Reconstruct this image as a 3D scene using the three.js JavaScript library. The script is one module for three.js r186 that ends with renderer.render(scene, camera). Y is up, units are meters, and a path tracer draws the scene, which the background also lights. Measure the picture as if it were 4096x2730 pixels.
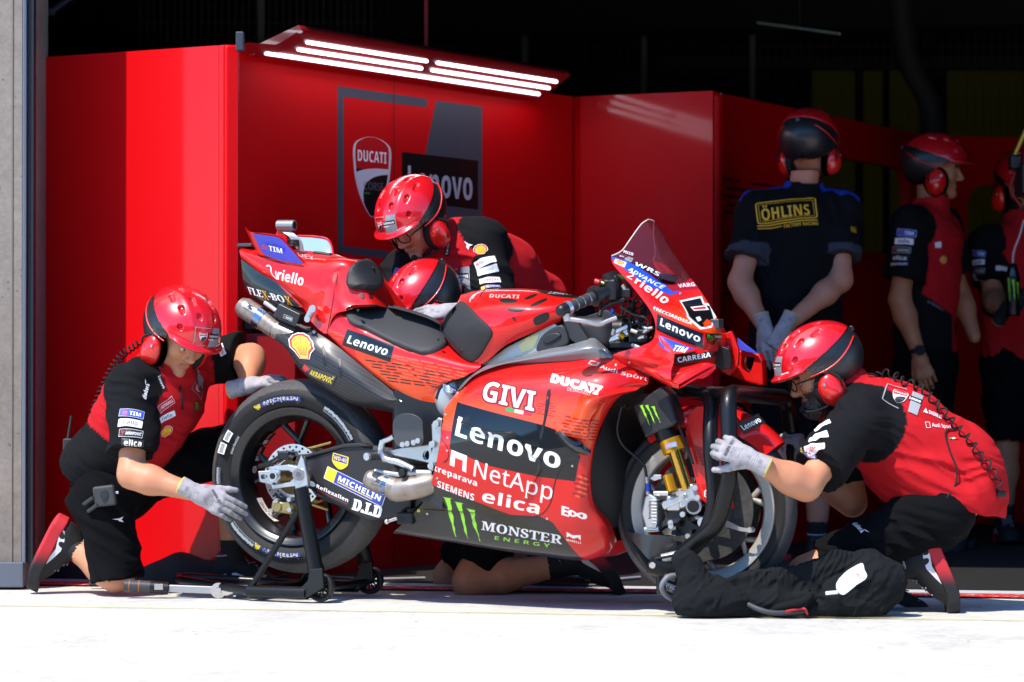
import * as THREE from 'three';
import { Sky } from 'three/addons/objects/Sky.js';
import { mergeGeometries, mergeVertices } from 'three/addons/utils/BufferGeometryUtils.js';
import { RoundedBoxGeometry } from 'three/addons/geometries/RoundedBoxGeometry.js';
import { RectAreaLightUniformsLib } from 'three/addons/lights/RectAreaLightUniformsLib.js';

// ---------------------------------------------------------------- camera, sky, sun, exposure
const FOCAL = 12000, EYE = 0.785, BACK = 10.084, MIDY = 1365, HORIZON = 1480;   // lens measured on the 4096 x 2730 photograph
const PITCH = Math.atan((HORIZON - MIDY) / FOCAL);
const scene = new THREE.Scene();
const camera = new THREE.PerspectiveCamera(2 * Math.atan(MIDY / FOCAL) * 180 / Math.PI, 4096 / 2730, 0.5, 200);
camera.position.set(0, EYE, BACK);
camera.rotation.x = PITCH;
camera.focus = 10.1;
camera.userData.fStop = 3.2;
const SUN = new THREE.Vector3(-0.36, 0.84, 0.42).normalize();
const sky = new Sky();
sky.name = 'sky'; sky.userData.kind = 'structure';
sky.scale.setScalar(150);
Object.assign(sky.material.uniforms.turbidity, { value: 3 });
sky.material.uniforms.rayleigh.value = 1.1;
sky.material.uniforms.mieCoefficient.value = 0.004;
sky.material.uniforms.sunPosition.value.copy(SUN);
scene.add(sky);
scene.environmentIntensity = 0.24;
const sun = new THREE.DirectionalLight(0xfff3e2, 5);
sun.position.copy(SUN).multiplyScalar(30);
sun.castShadow = true;
Object.assign(sun.shadow.camera, { left: -8, right: 8, top: 8, bottom: -8, near: 1, far: 80 });
sun.shadow.mapSize.set(4096, 4096);
scene.add(sun, sun.target);
const renderer = new THREE.WebGLRenderer({ antialias: true });
renderer.toneMapping = THREE.LinearToneMapping;
renderer.toneMappingExposure = 1.3;
renderer.shadowMap.enabled = true;

// ---------------------------------------------------------------- helpers: measuring, meshes, textures
const V = (x, y, z) => new THREE.Vector3(x, y, z);
const lerp = (a, b, t) => a + (b - a) * t, clamp = (x, a = 0, b = 1) => Math.min(b, Math.max(a, x));
const sstep = (a, b, x) => { const t = clamp((x - a) / (b - a)); return t * t * (3 - 2 * t); };
const CAM = V(0, EYE, BACK), cp = Math.cos(PITCH), sp = Math.sin(PITCH);
const rayDir = (px, py) => { const x = (px - 2048) / FOCAL, y = (MIDY - py) / FOCAL; return V(x, y * cp + sp, y * sp - cp); };
const P = (px, py, z) => { const d = rayDir(px, py), t = (z - BACK) / d.z; return V(d.x * t, EYE + d.y * t, z); };   // a measured point at depth z
const G = (px, py) => { const d = rayDir(px, py), t = -EYE / d.y; return V(d.x * t, 0, BACK + d.z * t); };            // a measured point on the ground
let seedN = 7;
const rnd = () => { seedN = (seedN * 1664525 + 1013904223) >>> 0; return seedN / 4294967296; };
const hash3 = (x, y, z) => { let h = Math.imul(x | 0, 374761393) + Math.imul(y | 0, 668265263) + Math.imul(z | 0, 1274126177); h = Math.imul(h ^ (h >>> 13), 1274126177); return ((h ^ (h >>> 16)) >>> 0) / 4294967296; };
function noise3(x, y, z) {
  const ix = Math.floor(x), iy = Math.floor(y), iz = Math.floor(z), fx = x - ix, fy = y - iy, fz = z - iz;
  const u = fx * fx * (3 - 2 * fx), v = fy * fy * (3 - 2 * fy), w = fz * fz * (3 - 2 * fz);
  const h = (a, b, c) => hash3(ix + a, iy + b, iz + c);
  return lerp(lerp(lerp(h(0, 0, 0), h(1, 0, 0), u), lerp(h(0, 1, 0), h(1, 1, 0), u), v), lerp(lerp(h(0, 0, 1), h(1, 0, 1), u), lerp(h(0, 1, 1), h(1, 1, 1), u), v), w) * 2 - 1;
}
const names = new Map();
function numbered(n) { const k = names.get(n) ?? 0; names.set(n, k + 1); return k ? n + '_' + String(k).padStart(3, '0') : n; }
function mesh(name, geo, mat, parent) {
  const m = new THREE.Mesh(Array.isArray(geo) ? merge(geo) : geo, mat);
  m.name = name; m.castShadow = m.receiveShadow = true;
  if (parent) parent.add(m);
  return m;
}
function merge(list) {
  const uv = list.every((g) => g.attributes.uv), col = list.every((g) => g.attributes.color);
  list = list.map((g) => { g = g.index ? g.toNonIndexed() : g.clone(); for (const k of Object.keys(g.attributes)) if (!(['position', 'normal'].includes(k) || (k === 'uv' && uv) || (k === 'color' && col))) g.deleteAttribute(k); return g; });
  return list.length === 1 ? list[0] : mergeGeometries(list);
}
function thing(name, label, category, group, pos) {
  const g = new THREE.Group(); g.name = numbered(name);
  g.userData = { label, category }; if (group) g.userData.group = group;
  if (pos) g.position.copy(pos);
  scene.add(g); return g;
}
function part(name, parent) { const g = new THREE.Group(); g.name = name; parent.add(g); return g; }
function structure(name, geo, mat) { const m = mesh(name, geo, mat, scene); m.userData.kind = 'structure'; return m; }
function loneThing(name, label, category, geo, mat, group) { const m = mesh(numbered(name), geo, mat, scene); m.userData = { label, category }; if (group) m.userData.group = group; return m; }
// re-seat a thing built in world coordinates so that its origin is at its base
const std = (color, roughness = 0.6, metalness = 0, extra = {}) => new THREE.MeshStandardMaterial({ color, roughness, metalness, ...extra });
const phys = (color, roughness, extra = {}) => new THREE.MeshPhysicalMaterial({ color, roughness, ...extra });
function canvas(w, h, draw) { const c = document.createElement('canvas'); c.width = w; c.height = h; draw(c.getContext('2d'), w, h); return c; }
function tex(w, h, draw, srgb = true, repeat) {
  const t = new THREE.CanvasTexture(canvas(w, h, draw)); if (srgb) t.colorSpace = THREE.SRGBColorSpace;
  t.anisotropy = 8; if (repeat) { t.wrapS = t.wrapT = THREE.RepeatWrapping; if (repeat !== 1) t.repeat.set(...repeat); }
  return t;
}
function noiseTex(w, h, fn, srgb = false) {   // tiling value noise helper given through fn(u, v, fbm)
  const tileable = (s, seed) => (u, v) => { const x = u * s, y = v * s, ix = Math.floor(x), iy = Math.floor(y), fx = x - ix, fy = y - iy, a = fx * fx * (3 - 2 * fx), b = fy * fy * (3 - 2 * fy), m = (n) => ((n % s) + s) % s; return lerp(lerp(hash3(m(ix), m(iy), seed), hash3(m(ix + 1), m(iy), seed), a), lerp(hash3(m(ix), m(iy + 1), seed), hash3(m(ix + 1), m(iy + 1), seed), a), b); };
  const data = new Uint8Array(w * h * 4), cache = {};
  const N = (s, seed = 1) => cache[s + '_' + seed] ??= tileable(s, seed);
  for (let y = 0; y < h; y++) for (let x = 0; x < w; x++) { const c = fn(x / w, y / h, N); const o = (y * w + x) * 4; for (let k = 0; k < 3; k++) data[o + k] = clamp(c[k] ?? c[0]) * 255; data[o + 3] = 255; }
  const t = new THREE.DataTexture(data, w, h); t.wrapS = t.wrapT = THREE.RepeatWrapping; t.magFilter = THREE.LinearFilter; t.minFilter = THREE.LinearMipmapLinearFilter; t.generateMipmaps = true; if (srgb) t.colorSpace = THREE.SRGBColorSpace; t.needsUpdate = true; return t;
}
// geometry shorthands
const tf = (g, pos, rot, sc) => { const m = new THREE.Matrix4().compose(pos ?? V(0, 0, 0), rot ? (rot.isQuaternion ? rot : new THREE.Quaternion().setFromEuler(new THREE.Euler(...rot))) : new THREE.Quaternion(), sc ?? V(1, 1, 1)); return g.clone().applyMatrix4(m); };
const rbox = (w, h, d, r = 0.003, seg = 2) => new RoundedBoxGeometry(w, h, d, seg, Math.min(r, w / 2.01, h / 2.01, d / 2.01));
const quatTo = (dir, from = V(0, 1, 0)) => new THREE.Quaternion().setFromUnitVectors(from, dir.clone().normalize());
function rod(a, b, r0, r1 = r0, seg = 14) { const d = b.clone().sub(a), L = d.length(); return tf(new THREE.CylinderGeometry(r1, r0, L, seg), a.clone().addScaledVector(d, 0.5), quatTo(d)); }
function tube(pts, r, seg = 40, rad = 10, closed = false) { return new THREE.TubeGeometry(new THREE.CatmullRomCurve3(pts, closed, 'centripetal'), seg, r, rad, closed); }
function bentTube(pts, r, bend, rad = 14) {   // straight runs joined by round bends
  const path = new THREE.CurvePath(); let last = pts[0];
  for (let i = 1; i < pts.length - 1; i++) { const a = pts[i].clone().add(pts[i - 1].clone().sub(pts[i]).setLength(bend)), b = pts[i].clone().add(pts[i + 1].clone().sub(pts[i]).setLength(bend)); path.add(new THREE.LineCurve3(last, a)); path.add(new THREE.QuadraticBezierCurve3(a, pts[i], b)); last = b; }
  path.add(new THREE.LineCurve3(last, pts[pts.length - 1]));
  return new THREE.TubeGeometry({ getPointAt: (t) => path.getPointAt(t), getTangentAt: (t) => path.getTangentAt(t), getPoint: (t) => path.getPoint(t), computeFrenetFrames: THREE.Curve.prototype.computeFrenetFrames, getTangent: (t) => path.getTangentAt(t), getUtoTmapping: (u) => u }, pts.length * 16, r, rad);
}
function coil(pts, r, turns, wire, seg = 600) {   // a coiled cable along a path
  const c = new THREE.CatmullRomCurve3(pts), out = [], n = seg, up = V(0.3, 0.2, 1).normalize();
  for (let i = 0; i <= n; i++) { const t = i / n, p = c.getPointAt(t), tg = c.getTangentAt(t), a = up.clone().cross(tg).normalize(), b = tg.clone().cross(a), ph = t * turns * Math.PI * 2; out.push(p.addScaledVector(a, Math.cos(ph) * r).addScaledVector(b, Math.sin(ph) * r)); }
  return new THREE.TubeGeometry(new THREE.CatmullRomCurve3(out), Math.round(turns * 14), wire, 6);
}
function crSpline(pts, n) { // resample a list of number arrays by chord length with Catmull-Rom
  const k = pts[0].length, d = [0]; for (let i = 1; i < pts.length; i++) d.push(d[i - 1] + Math.max(1e-6, Math.hypot(...pts[i].map((x, j) => (j < 3 ? x - pts[i - 1][j] : 0)))));
  const out = [], L = d[d.length - 1];
  for (let q = 0; q < n; q++) {
    const s = (q / (n - 1)) * L; let i = 0; while (i < pts.length - 2 && d[i + 1] < s) i++;
    const t = clamp((s - d[i]) / (d[i + 1] - d[i])), p1 = pts[i], p2 = pts[i + 1], h = d[i + 1] - d[i];
    const tan = (m) => { const a = Math.max(0, m - 1), b = Math.min(pts.length - 1, m + 1); return pts[b].map((x, j) => ((x - pts[a][j]) / (d[b] - d[a])) * h); };
    const m1 = tan(i), m2 = tan(i + 1), t2 = t * t, t3 = t2 * t, o = [];
    for (let j = 0; j < k; j++) o.push((2 * t3 - 3 * t2 + 1) * p1[j] + (t3 - 2 * t2 + t) * m1[j] + (-2 * t3 + 3 * t2) * p2[j] + (t3 - t2) * m2[j]);
    out.push(o);
  }
  return out;
}
function gridGeo(rows, uvOf, flip) {   // rows of Vector3 -> indexed surface
  const R = rows.length, C = rows[0].length, pos = [], uv = [], idx = [];
  rows.forEach((row, j) => row.forEach((p, i) => { pos.push(p.x, p.y, p.z); uv.push(...(uvOf ? uvOf(p, i / (C - 1), j / (R - 1)) : [i / (C - 1), 1 - j / (R - 1)])); }));
  for (let j = 0; j < R - 1; j++) for (let i = 0; i < C - 1; i++) { const a = j * C + i, b = a + 1, c = a + C, d = c + 1; flip ? idx.push(a, b, c, b, d, c) : idx.push(a, c, b, b, c, d); }
  const g = new THREE.BufferGeometry(); g.setAttribute('position', new THREE.Float32BufferAttribute(pos, 3)); g.setAttribute('uv', new THREE.Float32BufferAttribute(uv, 2)); g.setIndex(idx); g.computeVertexNormals(); return g;
}
function plate(outline, th, bevel = 0.002, holes) {   // Shape points [x, y] extruded about z = 0
  const sh = new THREE.Shape(outline.map((p) => new THREE.Vector2(p[0], p[1])));
  for (const h of holes ?? []) sh.holes.push(new THREE.Path(h.map((p) => new THREE.Vector2(p[0], p[1]))));
  const g = new THREE.ExtrudeGeometry(sh, { depth: Math.max(1e-4, th - 2 * bevel), bevelEnabled: bevel > 0, bevelThickness: bevel, bevelSize: bevel, bevelOffset: -bevel, bevelSegments: 2, curveSegments: 8 });
  g.translate(0, 0, -th / 2 + bevel); return g;
}
const smoothClosed = (pts, n = 48) => new THREE.CatmullRomCurve3(pts.map((p) => V(p[0], p[1], 0)), true, 'centripetal').getPoints(n).slice(0, -1).map((p) => [p.x, p.y]);

// ---------------------------------------------------------------- signed distance bodies and their mesher
const smin = (a, b, k) => { if (k <= 0) return Math.min(a, b); const h = Math.max(k - Math.abs(a - b), 0) / k; return Math.min(a, b) - h * h * k * 0.25; };
function sdCone(a, b, ra, rb) {   // tapered capsule
  const bx = b.x - a.x, by = b.y - a.y, bz = b.z - a.z, L = bx * bx + by * by + bz * bz || 1e-9;
  return (x, y, z) => { const px = x - a.x, py = y - a.y, pz = z - a.z, t = clamp((px * bx + py * by + pz * bz) / L), qx = px - bx * t, qy = py - by * t, qz = pz - bz * t; return Math.sqrt(qx * qx + qy * qy + qz * qz) - (ra + (rb - ra) * t); };
}
function sdEllipsoid(c, r, q) {   // c centre, r radii, q orientation
  const i = (q ?? new THREE.Quaternion()).clone().invert(), v = V();
  return (x, y, z) => { v.set(x - c.x, y - c.y, z - c.z).applyQuaternion(i); const a = v.x / r.x, b = v.y / r.y, d = v.z / r.z, k0 = Math.sqrt(a * a + b * b + d * d), a2 = v.x / (r.x * r.x), b2 = v.y / (r.y * r.y), d2 = v.z / (r.z * r.z), k1 = Math.sqrt(a2 * a2 + b2 * b2 + d2 * d2); return k1 < 1e-9 ? -Math.min(r.x, r.y, r.z) : (k0 * (k0 - 1)) / k1; };
}
function sdFlat(a, b, wa, wb, ta, tb, side) {   // tapered capsule with an elliptic section: half width w along side, half thickness t
  const ax = b.clone().sub(a), L = ax.length(); ax.normalize(); const s = side.clone().addScaledVector(ax, -side.dot(ax)).normalize(), n = ax.clone().cross(s);
  return (x, y, z) => { const px = x - a.x, py = y - a.y, pz = z - a.z, h = px * ax.x + py * ax.y + pz * ax.z, t = clamp(h / L), w = lerp(wa, wb, t), th = lerp(ta, tb, t), e = h - t * L, u = px * s.x + py * s.y + pz * s.z, q = px * n.x + py * n.y + pz * n.z, m = Math.min(w, th), k = Math.sqrt((u / w) ** 2 + (q / th) ** 2 + (e / m) ** 2); const k1 = Math.sqrt((u / w / w) ** 2 + (q / th / th) ** 2 + (e / m / m) ** 2); return k1 < 1e-9 ? -m : (k * (k - 1)) / k1; };
}
const union = (fs, k) => (x, y, z) => { let d = 1e9; for (let i = 0; i < fs.length; i++) d = smin(d, fs[i](x, y, z), k); return d; };
const clipPlane = (f, p, n) => { const d = p.dot(n); return (x, y, z) => Math.max(f(x, y, z), x * n.x + y * n.y + z * n.z - d); };   // keeps the side opposite to n
function surfaceNet(f, lo, hi, cell, colorOf) {
  const nx = Math.ceil((hi.x - lo.x) / cell) + 1, ny = Math.ceil((hi.y - lo.y) / cell) + 1, nz = Math.ceil((hi.z - lo.z) / cell) + 1;
  const val = new Float32Array(nx * ny * nz).fill(1), BS = 6, id = (i, j, k) => (k * ny + j) * nx + i;
  for (let k0 = 0; k0 < nz; k0 += BS) for (let j0 = 0; j0 < ny; j0 += BS) for (let i0 = 0; i0 < nx; i0 += BS) {
    const h = BS / 2, c = f(lo.x + (i0 + h) * cell, lo.y + (j0 + h) * cell, lo.z + (k0 + h) * cell), far = (BS * 0.5 + 1.5) * cell * 1.74 * 1.5;
    const k1 = Math.min(nz, k0 + BS), j1 = Math.min(ny, j0 + BS), i1 = Math.min(nx, i0 + BS);
    if (Math.abs(c) > far) { if (c < 0) for (let k = k0; k < k1; k++) for (let j = j0; j < j1; j++) for (let i = i0; i < i1; i++) val[id(i, j, k)] = -1; continue; }
    for (let k = k0; k < k1; k++) for (let j = j0; j < j1; j++) for (let i = i0; i < i1; i++) val[id(i, j, k)] = f(lo.x + i * cell, lo.y + j * cell, lo.z + k * cell);
  }
  const vid = new Int32Array(nx * ny * nz).fill(-1), pos = [], idx = [];
  const E = [[0, 1], [2, 3], [4, 5], [6, 7], [0, 2], [1, 3], [4, 6], [5, 7], [0, 4], [1, 5], [2, 6], [3, 7]], c8 = new Float32Array(8);
  for (let k = 0; k < nz - 1; k++) for (let j = 0; j < ny - 1; j++) for (let i = 0; i < nx - 1; i++) {
    let m = 0; for (let q = 0; q < 8; q++) { c8[q] = val[id(i + (q & 1), j + ((q >> 1) & 1), k + (q >> 2))]; if (c8[q] < 0) m |= 1 << q; }
    if (m === 0 || m === 255) continue;
    let x = 0, y = 0, z = 0, n = 0;
    for (const [a, b] of E) { if ((c8[a] < 0) === (c8[b] < 0)) continue; const t = c8[a] / (c8[a] - c8[b]); x += lerp(a & 1, b & 1, t); y += lerp((a >> 1) & 1, (b >> 1) & 1, t); z += lerp(a >> 2, b >> 2, t); n++; }
    vid[id(i, j, k)] = pos.length / 3; pos.push(lo.x + (i + x / n) * cell, lo.y + (j + y / n) * cell, lo.z + (k + z / n) * cell);
  }
  for (let k = 1; k < nz - 1; k++) for (let j = 1; j < ny - 1; j++) for (let i = 1; i < nx - 1; i++) {
    const a = val[id(i, j, k)] < 0;
    const quad = (p, q, r, s, fl) => { if (p < 0 || q < 0 || r < 0 || s < 0) return; fl ? idx.push(p, q, r, p, r, s) : idx.push(p, r, q, p, s, r); };
    if (a !== val[id(i + 1, j, k)] < 0) quad(vid[id(i, j - 1, k - 1)], vid[id(i, j, k - 1)], vid[id(i, j, k)], vid[id(i, j - 1, k)], a);
    if (a !== val[id(i, j + 1, k)] < 0) quad(vid[id(i - 1, j, k - 1)], vid[id(i - 1, j, k)], vid[id(i, j, k)], vid[id(i, j, k - 1)], a);
    if (a !== val[id(i, j, k + 1)] < 0) quad(vid[id(i - 1, j - 1, k)], vid[id(i, j - 1, k)], vid[id(i, j, k)], vid[id(i - 1, j, k)], a);
  }
  const nor = new Float32Array(pos.length), e = cell * 0.5, col = colorOf ? new Float32Array(pos.length) : null, c = new THREE.Color();
  for (let q = 0; q < pos.length; q += 3) {
    const x = pos[q], y = pos[q + 1], z = pos[q + 2];
    let gx = f(x + e, y, z) - f(x - e, y, z), gy = f(x, y + e, z) - f(x, y - e, z), gz = f(x, y, z + e) - f(x, y, z - e); const L = Math.hypot(gx, gy, gz) || 1;
    nor[q] = gx / L; nor[q + 1] = gy / L; nor[q + 2] = gz / L;
    if (col) { const v = colorOf(x, y, z, nor[q], nor[q + 1], nor[q + 2]); col[q] = v.r; col[q + 1] = v.g; col[q + 2] = v.b; }
  }
  const g = new THREE.BufferGeometry();
  g.setAttribute('position', new THREE.Float32BufferAttribute(pos, 3)); g.setAttribute('normal', new THREE.BufferAttribute(nor, 3)); if (col) g.setAttribute('color', new THREE.BufferAttribute(col, 3)); g.setIndex(idx);
  return g;
}
function grad(f, p, e = 0.003) { return V(f(p.x + e, p.y, p.z) - f(p.x - e, p.y, p.z), f(p.x, p.y + e, p.z) - f(p.x, p.y - e, p.z), f(p.x, p.y, p.z + e) - f(p.x, p.y, p.z - e)).normalize(); }
function trace(f, o, d, far = 14) { let t = 0; for (let i = 0; i < 160 && t < far; i++) { const v = f(o.x + d.x * t, o.y + d.y * t, o.z + d.z * t); if (v < 0.0006) return o.clone().addScaledVector(d, t); t += Math.max(v * 0.7, 0.0005); } return null; }
const box = (fs, pad) => fs;   // (bounds are given by hand)
// ---------------------------------------------------------------- lettering and emblems
function fit(ctx, text, x, y, w, h, fill, font = 'bold 100px sans-serif', stroke, sw = 6) {   // text stretched to fill the box x, y, w, h
  ctx.save(); ctx.font = font; ctx.textBaseline = 'alphabetic';
  const m = ctx.measureText(text), bw = m.actualBoundingBoxLeft + m.actualBoundingBoxRight, bh = m.actualBoundingBoxAscent + m.actualBoundingBoxDescent;
  ctx.translate(x, y); ctx.scale(w / bw, h / bh); ctx.translate(m.actualBoundingBoxLeft, m.actualBoundingBoxAscent);
  if (stroke) { ctx.strokeStyle = stroke; ctx.lineWidth = sw; ctx.lineJoin = 'round'; ctx.strokeText(text, 0, 0); }
  ctx.fillStyle = fill; ctx.fillText(text, 0, 0); ctx.restore();
}
function poly(ctx, pts, fill, stroke, lw) { ctx.beginPath(); pts.forEach((p, i) => (i ? ctx.lineTo(p[0], p[1]) : ctx.moveTo(p[0], p[1]))); ctx.closePath(); if (fill) { ctx.fillStyle = fill; ctx.fill(); } if (stroke) { ctx.strokeStyle = stroke; ctx.lineWidth = lw; ctx.stroke(); } }
function rrect(ctx, x, y, w, h, r, fill, stroke, lw = 3) { ctx.beginPath(); ctx.roundRect(x, y, w, h, r); if (fill) { ctx.fillStyle = fill; ctx.fill(); } if (stroke) { ctx.strokeStyle = stroke; ctx.lineWidth = lw; ctx.stroke(); } }
const italic = (ctx, k, fn) => { ctx.save(); ctx.transform(1, 0, -k, 1, 0, 0); fn(); ctx.restore(); };
function claws(ctx, x, y, w, h, color) {   // three torn claw marks
  const c = ['#2f5d10', color];
  for (let pass = 0; pass < 2; pass++) for (let i = 0; i < 3; i++) {
    const x0 = x + w * (0.02 + i * 0.34), top = y + h * [0.02, 0.08, 0.2][i], e = pass ? 0 : w * 0.012;
    const L = [], R = [], n = 9; let k = i * 17 + 3;
    for (let q = 0; q <= n; q++) { const t = q / n, r = () => { k = (k * 16807) % 2147483647; return k / 2147483647 - 0.5; }; const wd = w * (0.15 * (1 - t * 0.85)) + e, cx = x0 + w * 0.1 + t * w * 0.1; L.push([cx - wd * 0.55 + r() * w * 0.05, top + t * (y + h - top)]); R.push([cx + wd * 0.5 + r() * w * 0.05, top + t * (y + h - top)]); }
    poly(ctx, [[x0 - w * 0.06 - e, top - h * 0.02], ...L, ...R.reverse(), [x0 + w * 0.24 + e, top - h * 0.03 + i * h * 0.01]], c[pass]);
  }
}
function scallop(ctx, x, y, w, h) {   // red and yellow scallop shell on white
  const P2 = (s) => { const o = []; const cx = x + w / 2, by = y + h * 0.88; for (let i = 0; i <= 24; i++) { const a = Math.PI * (1.06 - (i / 24) * 1.12), wob = 1 + 0.03 * Math.cos(i * Math.PI / 1.7); o.push([cx + Math.cos(a) * w * 0.5 * s * wob, y + h * 0.5 - Math.sin(a) * h * 0.5 * s * wob]); } o.push([cx + w * 0.33 * s, y + h * 0.5 + h * 0.25 * s], [cx + w * 0.2 * s, by + h * 0.12 * s - h * 0.06], [cx - w * 0.2 * s, by + h * 0.12 * s - h * 0.06], [cx - w * 0.33 * s, y + h * 0.5 + h * 0.25 * s]); return o; };
  poly(ctx, P2(1), '#f6f2ec'); poly(ctx, P2(0.92), '#d8202a'); poly(ctx, P2(0.74), '#f7d117');
  ctx.strokeStyle = '#d8202a'; ctx.lineWidth = w * 0.025;
  for (let i = -3; i <= 3; i++) { ctx.beginPath(); ctx.moveTo(x + w / 2 + i * w * 0.035, y + h * 0.84); ctx.lineTo(x + w / 2 + Math.sin(i * 0.36) * w * 0.34, y + h * 0.5 - Math.cos(i * 0.36) * h * 0.34); ctx.stroke(); }
}
function crest(ctx, x, y, w, h, word) {   // team shield
  const sh = (s) => [[0.5 - 0.46 * s, 0.14], [0.5 - 0.3 * s, 0.06 + 0.02 * (1 - s)], [0.5, 0.02 + 0.03 * (1 - s)], [0.5 + 0.3 * s, 0.06 + 0.02 * (1 - s)], [0.5 + 0.46 * s, 0.14], [0.5 + 0.46 * s, 0.4], [0.5 + 0.4 * s, 0.6], [0.5 + 0.25 * s, 0.82], [0.5, 1 - 0.06 * (1 - s)], [0.5 - 0.25 * s, 0.82], [0.5 - 0.4 * s, 0.6], [0.5 - 0.46 * s, 0.4]].map(([a, b]) => [x + a * w, y + b * h]);
  poly(ctx, smoothClosed(sh(1)), '#d9d9dc'); ctx.save(); const in_ = smoothClosed(sh(0.88)); ctx.beginPath(); in_.forEach((p, i) => (i ? ctx.lineTo(p[0], p[1]) : ctx.moveTo(p[0], p[1]))); ctx.closePath(); ctx.clip();
  ctx.fillStyle = '#c8151d'; ctx.fillRect(x, y, w, h * 0.42); ctx.fillStyle = '#101012'; ctx.fillRect(x, y + h * 0.42, w, h);
  ctx.fillStyle = '#dcdce0'; ctx.beginPath(); ctx.moveTo(x, y + h * 0.5); ctx.quadraticCurveTo(x + w * 0.3, y + h * 0.38, x + w, y + h * 0.4); ctx.lineTo(x + w, y + h * 0.46); ctx.quadraticCurveTo(x + w * 0.25, y + h * 0.48, x + w * 0.28, y + h * 0.75); ctx.lineTo(x + w * 0.3, y + h); ctx.lineTo(x, y + h); ctx.fill();
  ctx.fillStyle = '#1a8a3a'; ctx.fillRect(x + w * 0.3, y + h * 0.7, w * 0.14, h * 0.02); ctx.restore();
  fit(ctx, 'DUCATI', x + w * 0.14, y + h * 0.19, w * 0.72, h * 0.14, '#f4f4f4');
  if (word) fit(ctx, 'CORSE', x + w * 0.3, y + h * 0.57, w * 0.48, h * 0.1, '#6d6d72', '100px sans-serif');
}
function teamLogo(ctx, x, y, w, h) {
  const g = '#8e9096'; ctx.strokeStyle = g; ctx.lineWidth = w * 0.025; ctx.beginPath(); ctx.moveTo(x + w * 0.55, y + h * 0.05); ctx.lineTo(x + w * 0.03, y + h * 0.05); ctx.lineTo(x + w * 0.03, y + h * 0.95); ctx.lineTo(x + w * 0.45, y + h * 0.95); ctx.stroke();
  poly(ctx, [[x + w * 0.66, y], [x + w, y], [x + w, y + h], [x + w * 0.52, y + h]], g);
  crest(ctx, x + w * 0.15, y + h * 0.22, w * 0.3, h * 0.56);
  ctx.fillStyle = '#111'; ctx.fillRect(x + w * 0.5, y + h * 0.3, w * 0.46, h * 0.24); fit(ctx, 'Lenovo', x + w * 0.53, y + h * 0.35, w * 0.4, h * 0.14, '#fff'); ctx.fillStyle = '#fff'; ctx.fillRect(x + w * 0.5, y + h * 0.6, w * 0.22, h * 0.03);
}
const word = (t, bg, fg, font, padx = 0.08, pady = 0.2, r = 0.12, slant = 0) => (c, x, y, w, h) => { if (bg) rrect(c, x + 2, y + 2, w - 4, h - 4, h * r, bg); italic(c, 0, () => fit(c, t, x + w * padx, y + h * pady, w * (1 - 2 * padx), h * (1 - 2 * pady), fg, font)); };
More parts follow.
